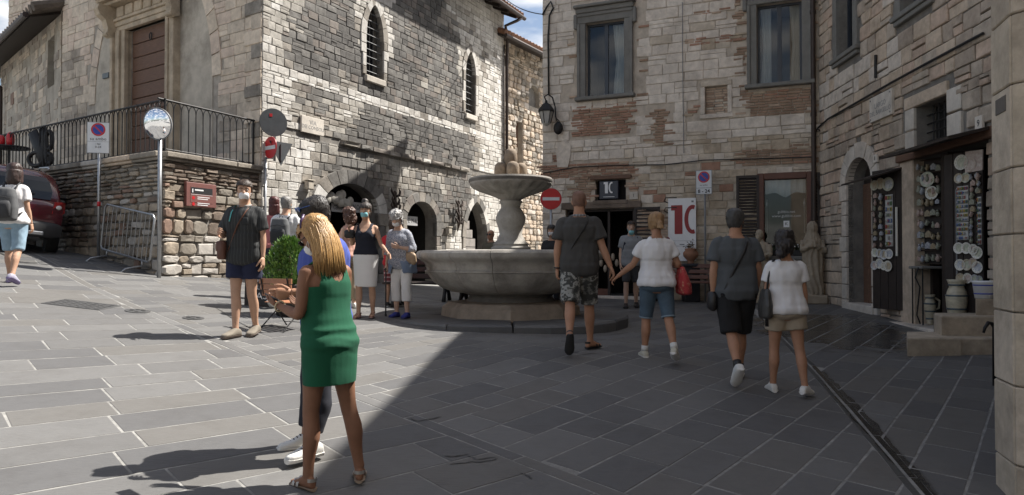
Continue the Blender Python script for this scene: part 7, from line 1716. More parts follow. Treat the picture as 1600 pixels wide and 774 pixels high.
    def skirt(s, m, z0, z1=1.0, inf=.012, taper=.0, amp=.006, name='skirt', seed=3.):
        mb = MB(); rs = []
        for z in list(np.arange(z0, z1, .03))+[z1]:
            rx, ry, cy = s.trad(max(z, .86), inf); 
            if z < .86: f_ = (.86-z)/.43; rx *= 1-taper*f_; ry *= 1-.1*f_
            rs.append(ring(0, cy, z, rx, ry, 28, 2.2))
        mb.loft(rs); me = remesh(mb, s.vox, 3); s.fold(me, amp, seed); return s.put(name, me, m)
    def shoes(s, m, sole_m, kind='shoe', sock=None, lace=None):
        for l in s.leg.values():
            if kind == 'shoe':
                mb = MB(); mb.loft(s.foot_rings(l, .007, .0, sc=1.04)); 
                me = remesh(mb, .008, 1); sh_ = s.put('shoe', me, m)
                mb = MB(); rs = s.foot_rings(l, .011, .018, sc=1.07); rs = [[l['a']-l['u']*.090+((p-(l['a']-l['u']*.090))-l['u']*(p-(l['a']-l['u']*.090)).dot(l['u']))+l['u']*min(.030, (p-(l['a']-l['u']*.090)).dot(l['u'])) for p in r_] for r_ in rs]; mb.loft(rs); s.put('sole', mb, sole_m, R(50), sh_)
                if lace:
                    mb = MB()
                    for i in range(4): c = l['a']+l['f']*(.045+.022*i)*1.0+l['u']*(.012-.0125*i); mb.tube([c-l['r']*.024, c+l['u']*.006, c+l['r']*.024], .004, 6)
                    s.put('lace', mb, lace, True, sh_)
            else:
                mb = MB(); rs = s.foot_rings(l, .006, .016, sc=1.05); rs = [[l['a']-l['u']*.088+((p-(l['a']-l['u']*.088))-l['u']*(p-(l['a']-l['u']*.088)).dot(l['u']))+l['u']*min(.018, max(0, (p-(l['a']-l['u']*.088)).dot(l['u']))) for p in r_] for r_ in rs]; mb.loft(rs); sd_ = s.put('sandal', mb, sole_m, R(50))
                for t, h, w_ in ((.115, .046, .050), (.07, .066, .046), (-.045, .07, .038)):
                    mb = MB(); c = l['a']-l['u']*.072+l['f']*t*(.9 if s.fem else 1); k_ = .9 if s.fem else 1; pts = [c+(l['r']*math.cos(b)*w_*k_+l['u']*(math.sin(b)*h*k_+.002)) for b in np.linspace(0, math.pi, 10)]
                    if t < 0: pts = [c+l['u']*.055+l['r']*math.cos(b)*.036*k_-l['f']*math.sin(b)*.03 for b in np.linspace(0, math.pi, 9)]
                    vs = []; 
                    for p in pts: vs += [p-l['f']*.013, p+l['f']*.013] if t > 0 else [p-l['u']*.011, p+l['u']*.011]
                    mb.add(vs, [(2*i, 2*i+1, 2*i+3, 2*i+2) for i in range(len(pts)-1)]); s.put('strap', mb, m, True, sd_)
            if sock: mb = MB(); mb.tube([l['a']+(l['k']-l['a'])*.0, l['a']+(l['k']-l['a'])*.17], [.043, .042], 14); s.put('sock', mb, sock)
    def hair(s, m, keep, inf=.010, amp=.006, seed=5., extra=None, fr=(16, 16, 16), vox=.008, tuft=420, curly=False):
        hm = MB(); hm.loft([ring(0, cy-.003, z+inf*(.9 if z > .15 else 0), rx+inf, ry+inf, 24, 2.15) for z, rx, ry, cy in HEAD])
        if extra: extra(hm)
        me = remesh(hm, vox, 2); s.fold(me, amp, seed, fr); s.cut(me, lambda c: not keep(c)); 
        rnd = random.Random(int(seed*10)); b = mb_from(me); pl = list(me.polygons); tf = MB()
        for q in range(tuft):
            f_ = rnd.choice(pl); c = f_.center.copy(); n_ = f_.normal.copy(); dn = Vector((rnd.gauss(0, .35), -.25+rnd.gauss(0, .3), -1)); dn = (dn-n_*dn.dot(n_)); dn = dn.normalized() if dn.length > .05 else Vector((0, -1, 0)); sd_ = n_.cross(dn)
            if curly: dn = Vector((rnd.gauss(0, 1), rnd.gauss(0, 1), rnd.gauss(0, 1))).normalized(); sd_ = n_.cross(dn)
            L_ = rnd.uniform(.014, .03); w_ = rnd.uniform(.002, .005); o_ = c-n_*.002; tf.add([o_-sd_*w_, o_+sd_*w_, o_+dn*L_*.55+n_*.004+sd_*w_*.8, o_+dn*L_+n_*rnd.uniform(.0, .006)], [(0, 1, 2, 3)])
        b.add(tf.v, tf.f); b.v = [tuple(s.H(v)) for v in b.v]; bpy.data.meshes.remove(me)
        return s.put('hair', b, m)
    def mask(s, m, low=0.):
        mb = MB(); rs = []
        for z, rx, ry, cy, in ((.082-low, .040, .030, .078), (.068-low, .052, .040, .080), (.045-low, .056, .046, .075), (.015-low, .048, .044, .060), (-.008-low, .034, .030, .044)):
            rs.append([Vector((rx*math.cos(a), cy+ry*math.sin(a)*1.0, z)) for a in np.linspace(R(-20), R(200), 15)])
        mb.loft(rs, 0, False, False); 
        for sd in (-1, 1):
            for z in (.07-low, .01-low): mb.tube([(sd*.05, .072, z), (sd*.075, .03, .08-low*.5), (sd*.082, -.005, .09)], .002, 4)
        mb.v = [s.H(v) for v in mb.v]; return s.put('face_mask', mb, m)
    def glasses(s, m, up=0., y=0.):
        mb = MB()
        for sd in (-1, 1):
            c = Vector((sd*.034, .104+y, .108+up)); mb.ell(c, (.029, .006, .021), 12, 8)
            mb.tube([c+Vector((sd*.027, 0, .006)), Vector((sd*.08, .03+y*.5, .108+up*.9)), Vector((sd*.082, -.01+y*.3, .105+up*.8))], .003, 5)
        mb.tube([(-.01, .109+y, .112+up), (.01, .109+y, .112+up)], .003, 5); mb.v = [s.H(v) for v in mb.v]; return s.put('sunglasses', mb, m)
    def strap(s, pts, m, name='strap', w_=.012, parent=None):
        mb = MB(); mb.tube(pts, w_, 8, flat=.35); return s.put(name, mb, m)
    def surf(s, ang, z, off=.0):
        """point on the torso surface; ang 0 = right side, 90 = front"""
        rx, ry, cy = s.trad(z, off); a = R(ang); return Vector((rx*math.cos(a), cy+ry*math.sin(a), z))
    def loop(s, z_hi, ang_hi, z_lo, ang_lo, off=.03):
        """cross-body strap: over one shoulder, down to the opposite hip, front and back"""
        sgn = 1 if ang_hi < 90 else -1; x_ = sgn*.085; top = Vector((x_, -.01, 1.452+off*.4))
        fr = [s.surf(90-sgn*(25-70*t), 1.40-(1.40-z_lo)*t, off) for t in np.linspace(.0, 1, 7)]
        bk = [s.surf(-90+sgn*(25-70*t), 1.40-(1.40-z_lo)*t, off) for t in np.linspace(.0, 1, 7)]
        return list(reversed(fr))+[top]+bk
def held(name, label, cat, mb, P, group=None, smooth=True):
    """a carried thing: mb in rest space of person P, made its own top-level object"""
    o = thing(name, label, cat, P.world((0, 0, 1.0)), P.t.rotation_euler.z, group); base = P.D((0, 0, 1.0))
    out = []
    for nm, b, m in mb:
        b2 = MB(); b2.add([P.D(v)-base for v in b.v], b.f); b2.m = list(b.m); part(nm, b2, m, o, smooth)
    return o
def backpack(P, m, m2, label, zc=1.18, sc=1.):
    y0 = -.125*P.girth-.01; a = MB(); rs = []
    for z, w_, d in ((-.22, .10, .05), (-.20, .14, .085), (-.05, .15, .10), (.1, .145, .085), (.19, .12, .06), (.215, .07, .03)): rs.append([Vector((w_*sc*math.copysign(abs(math.cos(b))**.6, math.cos(b)), y0-.09*sc+d*sc*math.copysign(abs(math.sin(b))**.6, math.sin(b)), zc+z*sc)) for b in np.linspace(0, 2*math.pi, 20, endpoint=False)])
    a.loft(rs); me = remesh(a, .012, 2); P.fold(me, .008, 4.); a = mb_from(me)
    pk = MB(); rs = []
    for z, w_, d in ((-.17, .08, .02), (-.15, .115, .045), (0, .12, .05), (.05, .10, .03), (.06, .07, .01)): rs.append([Vector((w_*sc*math.copysign(abs(math.cos(b))**.6, math.cos(b)), y0-.175*sc+d*sc*math.copysign(abs(math.sin(b))**.6, math.sin(b)), zc-.02+z*sc)) for b in np.linspace(0, 2*math.pi, 18, endpoint=False)])
    pk.loft(rs)
    st = MB()
    for sd in (-1, 1): st.tube([(sd*.07, y0-.03, zc+.17), (sd*.10, -.05, 1.47), (sd*.115, .06, 1.42), P.surf(90-sd*38, 1.30, .035), P.surf(90-sd*62, 1.12, .03), (sd*.16, y0-.02, zc-.15)], .02, 8, flat=.4)
    hd_ = MB(); hd_.tube([(-.03, y0-.05, zc+.2), (-.02, y0-.05, zc+.245), (.02, y0-.05, zc+.245), (.03, y0-.05, zc+.2)], .008, 6)
    bz = MB(); bz.tube([(-.12*sc, y0-.18*sc, zc+.08), (0, y0-.195*sc, zc+.1), (.12*sc, y0-.18*sc, zc+.08)], .005, 6)
    return held('backpack', label, 'backpack', [('pack', a, m), ('pocket', pk, m2), ('shoulder_strap', st, m2), ('grab_handle', hd_, m2), ('zip', bz, m2)], P)
def phone(P, hand, label, off=(0, 0, 0)):
    a = P.arm[hand]; M = Matrix.Identity(4); c = a['w']+a['hd']*.085+a['palm']*.028; x = a['hd'].cross(a['palm'])
    for i in range(3): M[i][0] = x[i]; M[i][1] = a['palm'][i]; M[i][2] = a['hd'][i]; M[i][3] = c[i]
    mb = MB(M); mb.box((0, 0, .0), (.072, .009, .148), 0, None, .003); sc = MB(M); sc.box((0, .0055, 0), (.066, .001, .138)); held('phone', label, 'phone', [('case', mb, BLACKP), ('screen', sc, CGL)], P, smooth=False)
def gp(px, py): return on_ground(px, py)
RUB = plain('white_rubber', (.68, .67, .64), .6); LEAT_W = cloth('white_leather', (.66, .65, .62)); DSOLE = plain('dark_sole', (.03, .03, .03), .8); MASKW = cloth('mask_white', (.74, .74, .74), .05); MASKB = cloth('mask_aqua', (.22, .50, .55), .05)
BLKL = mat('black_leather', (.018, .017, .018), rough=.45, var=.3, bump=.2, coords='obj'); BRNL = mat('brown_leather', (.13, .055, .035), rough=.5, var=.3, bump=.2, coords='obj'); GLS = mat('dark_lens', (.012, .014, .02), rough=.08, bump=0, coords='obj')
WTEE = cloth('white_tee', (.70, .69, .69), .06)
# ---- 1 woman in the green dress
p = gp(512, 760)
P = Person('person in a short green dress with long blonde hair looking at a phone', p, R(56), 1.565, True, 1.06, 1.0, lean=4, shoulder=1.1, legs=dict(L=dict(t=5, k=4, ab=3, yaw=-6), R=dict(t=-5, k=6, ab=7, yaw=45)),
    arms=dict(L=dict(up=(-.16, .10, -1), fo=(.12, 1, .30), palm=(.5, -.1, .85), curl=22), R=dict(up=(.10, .22, -1), fo=(-.62, 1, .28), palm=(-.35, -.2, .85), curl=24)), yaw=16, pitch=32, skin_m=SK_DARK, voxel=.0095)
P.T = [(z, rx+(.022 if 1.0 < z < 1.16 else .012 if 1.16 <= z < 1.3 else +.012 if z < .95 else .010 if z < 1. else 0), ry+(.012 if 1.0 < z < 1.16 else 0), cy) for z, rx, ry, cy in FEM]
P.body()
GRN = cloth('green_jersey', (.002, .082, .038), .2)
def neckcut(c): 
    if c.z > 1.395 and abs(c.x) > .112: return True
    if c.z > 1.44: return True
    if abs(c.x) < .088 and c.y < .02: return c.z > 1.30+.10*(abs(c.x)/.088)**2.2
    if abs(c.x) < .085 and c.y >= .02: return c.z > 1.29+.1*(abs(c.x)/.085)**2
    if abs(c.x) > .118: return c.z > 1.27+.0*c.x and (abs(c.x)-.118)*3.2+(c.z-1.27) > .06
    return False
mb = MB(); zs = list(np.arange(.645, 1.46, .025)); rs = []
for z in zs:
    rx, ry, cy = P.trad(max(z, .86), .013)
    if z < .86: f_ = (.86-z)/.3; rx *= 1-.055*f_; ry *= 1-.10*f_
    rs.append(ring(0, cy, z, rx, ry, 30, 2.15))
mb.loft(rs)
for sd in (-1, 1): mb.ell((sd*.066, .095, 1.255), (.068, .060, .066), 14, 10)
for sd in (-1, 1): mb.ell((sd*.070, -.078, .875), (.088, .062, .09), 14, 10)
me = remesh(mb, .0085, 3); P.fold(me, .005, 2.2, (5, 5, 9), horiz=.35, bias=0); P.cut(me, lambda c: neckcut(c) or c.z < .652); P.put('dress', me, GRN)
mb = MB()
for sd in (-1, 1): mb.tube([(sd*.098, .055, 1.355), (sd*.100, .02, 1.418), (sd*.100, -.03, 1.425), (sd*.098, -.062, 1.37)], [.022, .020, .020, .022], 10, flat=.35)
P.put('dress_strap', mb, GRN)
BLO = mat('blonde_hair', (.50, .31, .12), rough=.42, var=.5, scale=26, bump=.7, bscale=60, stretch=(2.2, 2.2, .1), coords='obj', col2=(.30, .165, .06), bdist=.006)
def keep(c): return (c.z > .155-.25*(c.y-.02) if c.y > .02 else True) and not (c.y > .055 and c.z < .15) 
def ext(hm): hm.ell((0, -.02, .15), (.088, .105, .095), 18, 12)
P.hair(BLO, lambda c: c.y < .03 or c.z > .155, .014, .006, extra=ext)
random.seed(4); mb = MB()
for k in range(560):
    a = random.uniform(R(150), R(390)) if k % 4 else random.uniform(R(180), R(360)); r0 = random.uniform(.8, 1.0); st_ = Vector((.078*math.cos(a)*r0, -.005+.10*math.sin(a)*r0*(1 if math.sin(a) < 0 else .35), .165+random.uniform(-.02, .045)))
    end_z = random.uniform(-.24, -.185) - .03*(math.sin(a) < -.5); spread = 1.08+.22*random.random(); a2 = a if math.sin(a) < .2 else a
    mid_ = Vector((.098*math.cos(a2)*spread*.94, -.012+.112*math.sin(a2)*(.96 if math.sin(a2) < 0 else .25), .03+random.uniform(-.02, .02))); mid2 = Vector((.108*math.cos(a2)*spread, -.055+.075*math.sin(a2)*(1 if math.sin(a2) < 0 else .2), -.10)); en = Vector((.115*math.cos(a2)*spread+random.gauss(0, .008), -.088+.045*math.sin(a2), end_z))
    # hair hangs straight down although the head is bowed
    H0 = [P.H(st_), P.H(mid_)]; base_m = P.H((0, -.02, .03)); h2 = H0[1]+Vector((random.gauss(0, .004)+.008*math.cos(a2), -.03, -.095)); h3 = h2+Vector((random.gauss(0, .008)+.006*math.cos(a2), -.014, end_z*.58+random.uniform(-.02, .02)))
    mb.tube([H0[0], H0[0]*.5+H0[1]*.5+Vector((0, -.012, .012)), H0[1], h2, h3], [.004, .0058, .0062, .0055, .0015], 5, flat=.5)
P.put('hair_strands', mb, BLO, True)
mb = MB(); mb.tube([(-.05, -.03, .245), (-.07, .0, .215), (-.088, .02, .17)], [.013, .015, .011], 10, flat=.7); mb.v = [P.H(v) for v in mb.v]; P.put('hair_clip', mb, plain('purple_clip', (.06, .03, .09), .3))
P.mask(MASKW, .004); P.glasses(GLS)
P.shoes(mat('silver_leather', (.45, .43, .40), rough=.35, var=.3, metal=.5, bump=.2, coords='obj'), plain('tan_sole', (.35, .27, .20), .7), 'sandal')
a = P.arm['L']; mb = MB(); mb.tube([a['w']-a['hd']*.015+(a['palm']*math.cos(t)+a['palm'].cross(a['hd'])*math.sin(t))*.034 for t in np.linspace(0, 2*math.pi, 16, endpoint=False)], .005, 6, closed=True); P.put('bracelet', mb, plain('cream_bracelet', (.62, .52, .33), .5))
phone(P, 'L', 'dark phone held up by the person in the green dress')
# ---- 2 man in blue behind her
p = Vector((-1.235, 4.74, 0)); p.z = g(p.x, p.y)
P = Person('person in a blue polo shirt half hidden behind the green dress', p, R(128), 1.66, False, 1.08, lean=1, legs=dict(L=dict(t=12, k=4, ab=5, yaw=14), R=dict(t=7, k=4, ab=4, yaw=10)), arms=dict(R=dict(up=(.10, -.02, -1), fo=(.02, .10, -1)), L=dict(up=(-.12, .25, -1), fo=(.3, 1, -.1), curl=40)), yaw=-10, pitch=28, skin_m=SK_TAN)
P.body(); BLU = cloth('blue_polo', (.055, .085, .34), .15); P.shirt(BLU, .84, 1.465, .68, .016, .022, 'polo_shirt'); 
mb = MB(); mb.tube([(.066*math.cos(t), -.004+.066*math.sin(t), 1.462+.012*math.sin(t)*-1) for t in np.linspace(R(100), R(440), 16)], [.014]*16, 8); P.put('collar', mb, BLU)
P.shorts(cloth('navy_trousers', (.018, .020, .030), .2), 1.82, .98, .014, .008, .008, 'trousers'); P.hair(hairm('black_hair', (.02, .016, .014)), lambda c: c.z > .14 or (c.y < .02 and c.z > .06) or (c.y < -.04 and c.z > .0), .012, .006)
P.shoes(LEAT_W, RUB, lace=BLKL); P.glasses(mat('blue_mirror_lens', (.03, .07, .22), rough=.1, bump=0, coords='obj'), .085, -.012)
# ---- 3 man in the dark striped shirt
p = gp(381, 527)
P = Person('person in a dark striped shirt, navy shorts and white mask walking in the sun', p, R(172), 1.79, False, .97, legs=dict(R=dict(t=9, k=6, ab=-3, yaw=12), L=dict(t=-6, k=12, ab=-3, yaw=6, foot=6)), arms=dict(R=dict(up=(.34, -.05, -1), fo=(-.35, .95, .12), palm=(-.9, -.2, -.2), curl=30), L=dict(up=(-.13, -.06, -1), fo=(-.06, .12, -1), curl=26)), yaw=26, pitch=2, skin_m=SK_MID, voxel=.0105)
P.body(); P.shirt(stripes('dark_stripe_shirt', (.024, .026, .027), (.060, .062, .062), 26, .14), .80, 1.46, .72, .020, .024, sleeve_inf=.03)
mb = MB(); mb.tube([(.072*math.cos(t), .0+.066*math.sin(t), 1.462-.014*math.sin(t)) for t in np.linspace(R(115), R(425), 16)], [.015]*16, 8); P.put('collar', mb, cloth('collar_grey', (.25, .25, .24)))
mb = MB(); mb.span((-.12, .135, 1.24), (-.05, .152, 1.32), 0, .006); P.put('chest_pocket', mb, cloth('pocket_dark', (.022, .024, .026)))
P.shorts(cloth('navy_shorts', (.012, .016, .045), .2), .60, .95, .014, .028); P.hair(hairm('brown_hair', (.045, .028, .018)), lambda c: c.z > .165 or (c.y < .03 and c.z > .085) or (c.y < -.03 and c.z > .02), .012, .006)
P.mask(MASKW); P.shoes(cloth('grey_suede', (.20, .175, .14)), plain('loafer_sole', (.14, .11, .09), .8))
mb = MB(); mb.tube(P.loop(1.4, 120, .93, 0, .034), .013, 8, flat=.4); b = MB(); b.box((.205, .10, .96), (.09, .16, .21), 0, Matrix.Rotation(R(12), 3, 'Z'), .02); b2 = MB(); b2.box((.225, .105, 1.0), (.07, .15, .12), 0, Matrix.Rotation(R(12), 3, 'Z'), .015)
held('shoulder_bag', 'brown leather crossbody bag worn by the person in the striped shirt', 'bag', [('strap', mb, BRNL), ('pouch', b, BRNL), ('flap', b2, BRNL)], P)
mb = MB(); mb.tube([(.075, -.05, 1.47), (.085, .05, 1.46), (.09, .125, 1.38), (.10, .15, 1.28)], .008, 6, flat=.4); P.put('lanyard', mb, plain('turquoise', (.10, .42, .42), .6))
# ---- 4 man with grey rucksack seen from behind
p = Vector(((447-CX)/F_PX*11.0, 11.0, 0)); p.z = g(p.x, p.y)
P = Person('person in a white shirt with a grey rucksack walking away behind the conifer', p, R(-6), 1.68, False, 1.04, legs=dict(L=dict(t=-14, k=16, foot=26), R=dict(t=16, k=8)), voxel=.013, skin_m=SK_MID)
P.body(False); P.shirt(cloth('white_shirt', (.66, .66, .67), .06), .82, 1.46, .75, .018); P.shorts(cloth('khaki_shorts', (.20, .17, .13)), .95); P.hair(hairm('grey_hair', (.22, .21, .20)), lambda c: c.z > .15 or (c.y < .03 and c.z > .03), .009, .004); P.shoes(LEAT_W, RUB)
backpack(P, cloth('rucksack_grey', (.10, .105, .11)), cloth('rucksack_dark', (.03, .032, .035)), 'grey rucksack on the back of the person in the white shirt behind the conifer')
p = Vector(((428-CX)/F_PX*11.9, 11.9, 0)); p.z = g(p.x, p.y)
P = Person('person with dark red hair mostly hidden behind the white shirt and rucksack', p, R(20), 1.68, True, voxel=.014); P.body(False); P.shirt(cloth('rose_top', (.35, .12, .12)), .86, 1.44, .5); P.shorts(cloth('dark_jeans', (.03, .035, .05)), 1.85, name='trousers'); P.shoes(LEAT_W, RUB)
P.hair(hairm('red_hair', (.08, .02, .018)), lambda c: c.y < .03 or c.z > .16, .014, .008, extra=lambda hm: hm.loft([ring(0, -.03, z, rx, ry, 18) for z, rx, ry in ((-.12, .085, .05), (-.02, .095, .075), (.08, .088, .09))]))
# ---- 5 woman with curly brown hair, arm raised
p = Vector(((545-CX)/F_PX*11.6, 11.6, 0)); p.z = g(p.x, p.y)
P = Person('person with curly brown hair partly hidden behind the blue polo', p, R(60), 1.60, True, voxel=.014, arms=dict(R=dict(up=(.5, .5, -.5), fo=(.1, .5, .9))), skin_m=SK_FAIR); P.body(False); P.shirt(cloth('peach_top', (.50, .28, .22)), .86, 1.44, .0, neck=True); P.shorts(cloth('beige_trousers', (.34, .28, .21)), 1.8, name='trousers'); P.shoes(LEAT_W, RUB)
P.hair(hairm('curly_brown_hair', (.09, .04, .025)), lambda c: c.y < .04 or c.z > .15, .02, .03, fr=(26, 26, 26), curly=True, tuft=600, extra=lambda hm: hm.ell((0, -.04, .05), (.11, .10, .13), 16, 10))
# ---- 6 woman in white skirt and mask
p = gp(571, 497)
P = Person('person in a navy top, white pencil skirt and aqua mask facing the camera', p, R(176), 1.68, True, 1.0, 1.05, legs=dict(L=dict(t=-4, k=5, ab=0), R=dict(t=7, k=5, ab=0)), arms=dict(R=dict(up=(.22, -.02, -1), fo=(.05, .55, 1.0), palm=(-.6, .2, .3), curl=50), L=dict(up=(-.35, .08, -1), fo=(-.55, .55, -.5), curl=25)), yaw=0, pitch=4, skin_m=SK_MID, voxel=.012)
P.body(); NAV = cloth('navy_top', (.012, .014, .025)); P.shirt(NAV, .95, 1.44, .0, .010, .006, 'top', cutfn=lambda c: neckcut(c)); P.skirt(cloth('white_denim_skirt', (.70, .69, .68), .06), .46, 1.0, .012, .14)
mb = MB()
for sd in (-1, 1): mb.tube([(sd*.098, .06, 1.33), (sd*.100, .02, 1.418), (sd*.100, -.03, 1.425), (sd*.098, -.062, 1.36)], [.022, .020, .020, .022], 8, flat=.4)
P.put('top_strap', mb, NAV)
P.hair(hairm('dark_bun_hair', (.05, .038, .032)), lambda c: c.z > .15 or (c.y < .02 and c.z > .03), .012, .006, extra=lambda hm: hm.ell((.02, -.05, .25), (.05, .05, .045), 12, 8)); P.mask(MASKB); P.shoes(cloth('pink_sandal', (.50, .28, .25)), plain('pink_sole', (.45, .28, .25), .7), 'sandal')
b = MB(); b.box((.22, .11, 1.27), (.16, .07, .13), 0, Matrix.Rotation(R(15), 3, 'Z'), .025); b2 = MB(); b2.tube([(.16, .12, 1.33), (.11, .05, 1.44), (.10, -.06, 1.42)], .01, 6, flat=.4); held('camera_bag', 'black camera bag held at the shoulder by the person in the white skirt', 'bag', [('case', b, BLKL), ('strap', b2, BLKL)], P)
# ---- 7 elderly woman with cane
p = gp(628, 497)
P = Person('elderly person with grey curls, patterned blouse and white trousers leaning on a cane', p, R(158), 1.62, True, 1.16, 1.12, lean=13, legs=dict(L=dict(t=8, k=12, ab=2), R=dict(t=2, k=8, ab=2)), arms=dict(R=dict(up=(.22, .12, -1), fo=(.20, .22, -1), palm=(-.1, -.2, -1), curl=55), L=dict(up=(-.36, .12, -1), fo=(.75, .75, .35), palm=(.2, -.9, .1), curl=40)), yaw=12, pitch=18, skin_m=SK_FAIR, voxel=.012)
P.body(); P.shirt(blotch('patterned_blouse', [(.09, .11, .17), (.50, .50, .52), (.12, .14, .20), (.42, .43, .46), (.10, .12, .18)], 55, kind='vor'), .78, 1.45, 1.35, .018, .012, 'blouse'); P.shorts(cloth('white_trousers', (.70, .69, .68), .06), 1.55, .95, .016, .012, .008, 'trousers')
mb = MB(); rs = []
for z in np.arange(.72, .93, .03): rx, ry, cy = P.trad(max(z, .85), .034); rs.append(ring(0, cy, z, rx*(1+.25*(.93-z)), ry*(1+.2*(.93-z)), 28))
mb.loft(rs); me = remesh(mb, .012, 2); P.fold(me, .02, 8., (9, 9, 4)); P.cut(me, lambda c: c.y > .05 and abs(c.x) < .06+.25*(.93-c.z)); P.put('tied_shirt', me, cloth('denim_blue_shirt', (.16, .21, .30), .3))
P.hair(hairm('grey_curls', (.36, .35, .34)), lambda c: c.z > .14 or (c.y < .04 and c.z > .0), .022, .03, fr=(26, 26, 26), curly=True, tuft=600); P.mask(MASKW); P.shoes(cloth('blue_shoes', (.03, .04, .22)), plain('blue_sole', (.03, .035, .14), .7))
a = P.arm['R']; hp = a['w']+a['hd']*.07; mb = MB(); hp2 = P.world(hp); fl = g(hp2.x, hp2.y)
o = thing('walking_cane', 'thin black walking cane held upright by the elderly person', 'cane', (hp2.x, hp2.y, fl)); hz_ = hp2.z-fl
mb.tube([(0, 0, .01), (0, 0, hz_-.01)], .011, 8); part('shaft', mb, BLKL, o, True); mb = MB(); mb.tube([(0, .03, hz_-.005), (0, 0, hz_), (0, -.06, hz_+.005), (0, -.09, hz_-.01)], .014, 8); part('handle', mb, BLKL, o, True); mb = MB(); mb.cyl((0, 0, 0), (0, 0, .035), .016, 10); part('rubber_tip', mb, DSOLE, o)
b = MB(); b.box((-.24, .11, .98), (.22, .10, .20), 0, Matrix.Rotation(R(-20), 3, 'Z'), .04); me = remesh(b, .014, 3); P.fold(me, .012, 3.); b = mb_from(me); b2 = MB(); b2.tube([(-.17, .12, 1.07), (-.19, .06, 1.2), (-.19, -.03, 1.40), (-.2, -.06, 1.2), (-.27, .03, 1.07)], .011, 8, flat=.5)
held('handbag', 'soft beige handbag hanging from the arm of the elderly person', 'bag', [('pouch', b, mat('beige_leather', (.34, .24, .15), rough=.6, bump=.2, coords='obj')), ('strap', b2, MATS['beige_leather'])], P)
# ---- 8 person in red shirt and plaid shorts
p = Vector(((614-CX)/F_PX*12.3, 12.3, 0)); p.z = g(p.x, p.y)
P = Person('person in a red shirt and plaid shorts hidden behind the elderly person', p, R(-10), 1.46, False, .95, voxel=.014, arms=dict(L=dict(up=(-.05, -.1, -1), fo=(0, .5, -1)))); P.body(False); P.shirt(cloth('red_shirt', (.45, .02, .03)), .84, 1.46, .6); P.shorts(stripes('plaid_shorts', (.20, .05, .06), (.45, .35, .35), 14, .3, 2), .95); P.hair(hairm('brown_hair', (.045, .028, .018)), lambda c: c.z > .15 or (c.y < .02 and c.z > .03), .012); P.shoes(BLKL, RUB)
# ---- 9 woman with backpack on the left
p = gp(20, 445)
P = Person('person with dark bobbed hair, white tee and grey backpack at the far left', p, R(8), 1.68, True, 1.1, 1.1, legs=dict(L=dict(t=14, k=8, ab=2, yaw=8), R=dict(t=-10, k=16, ab=2, foot=22)), arms=dict(R=dict(up=(.18, -.05, -1), fo=(.10, .25, -1)), L=dict(up=(-.18, .1, -1), fo=(.2, .8, -.3))), yaw=35, pitch=4, skin_m=SK_MID, voxel=.012)
P.body(); P.shirt(WTEE, .86, 1.45, .62, .018, .022); P.shorts(cloth('pale_denim', (.25, .36, .45), .25, scale=9), 1.02, 1.0, .016, .014, .008, 'denim_capris'); P.shoes(cloth('grey_violet_sneaker', (.33, .32, .40)), plain('violet_sole', (.20, .16, .30), .7), lace=LEAT_W)
P.hair(hairm('dark_brown_bob', (.042, .022, .018)), lambda c: c.y < .04 or c.z > .16, .020, .014, fr=(14, 14, 8), extra=lambda hm: hm.loft([ring(0, -.03, z, rx, ry, 18) for z, rx, ry in ((-.09, .08, .07), (-.04, .105, .095), (.04, .105, .105), (.12, .10, .105))]))
backpack(P, cloth('backpack_grey', (.085, .088, .092), .25), cloth('backpack_charcoal', (.045, .046, .05), .2), 'large grey backpack on the person with bobbed hair at the far left', 1.14, 1.12)
# ---- 10 and 11 couple holding hands
p10, p11 = Vector((.773, 8.25, g(.773, 8.25))), Vector((1.612, 8.0, g(1.612, 8.0)))
P = Person('person with shaved head, charcoal polo and camouflage shorts holding hands with a companion', p10, R(-4), 1.81, False, 1.10, 1.02, legs=dict(L=dict(t=-20, k=20, ab=2, foot=58, yaw=4), R=dict(t=10, k=6, ab=3, yaw=38)), arms=dict(L=dict(up=(-.24, -.10, -1), fo=(-.02, .06, -1), curl=55, palm=(1, .2, 0)), R=dict(up=(.30, -.16, -1), fo=(.40, -.12, -1), curl=40, palm=(-.5, 0, .3))), yaw=-8, pitch=4, skin_m=SK_TAN, voxel=.0105)
P.body(False); CH = cloth('charcoal_polo', (.055, .053, .050), .15); P.shirt(CH, .80, 1.47, .70, .020, .018, 'polo_shirt', sleeve_inf=.028, seed=7.)
mb = MB(); mb.tube([(.070*math.cos(t), -.004+.070*math.sin(t), 1.47) for t in np.linspace(R(110), R(430), 16)], [.017]*16, 8); P.put('collar', mb, stripes('collar_band', (.05, .05, .05), (.5, .5, .5), 60, .35))
P.shorts(blotch('camouflage', [(.035, .036, .033), (.11, .11, .10), (.28, .28, .26), (.05, .05, .046), (.17, .17, .155)], 9, (1, 1, 1.3)), .96, .98, .020, .022, .008, 'camouflage_shorts')
P.hair(mat('shaved_stubble', (.21, .115, .08), rough=.7, var=.15, coords='obj', bump=.1, bscale=200), lambda c: c.z > .17 or (c.y < .03 and c.z > .05), .002, .0005); P.shoes(BLKL, DSOLE, 'sandal')
mb = MB(); mb.tube(P.loop(1.4, 60, .98, 0, .036), .012, 8, flat=.4); b = MB(); b.box((-.12, .20, .98), (.16, .05, .12), 0, None, .02); held('shoulder_bag', 'thin black strap bag worn across the back of the charcoal polo', 'bag', [('strap', mb, BLKL), ('pouch', b, BLKL)], P)
phone(P, 'L', 'dark phone in the lowered left hand of the person in camouflage shorts')
a = P.arm['L']; mb = MB(); mb.tube([a['w']-a['hd']*.02+(a['palm']*math.cos(t)+a['palm'].cross(a['hd'])*math.sin(t))*.034 for t in np.linspace(0, 2*math.pi, 14, endpoint=False)], .008, 6, closed=True); P.put('watch', mb, BLKL)
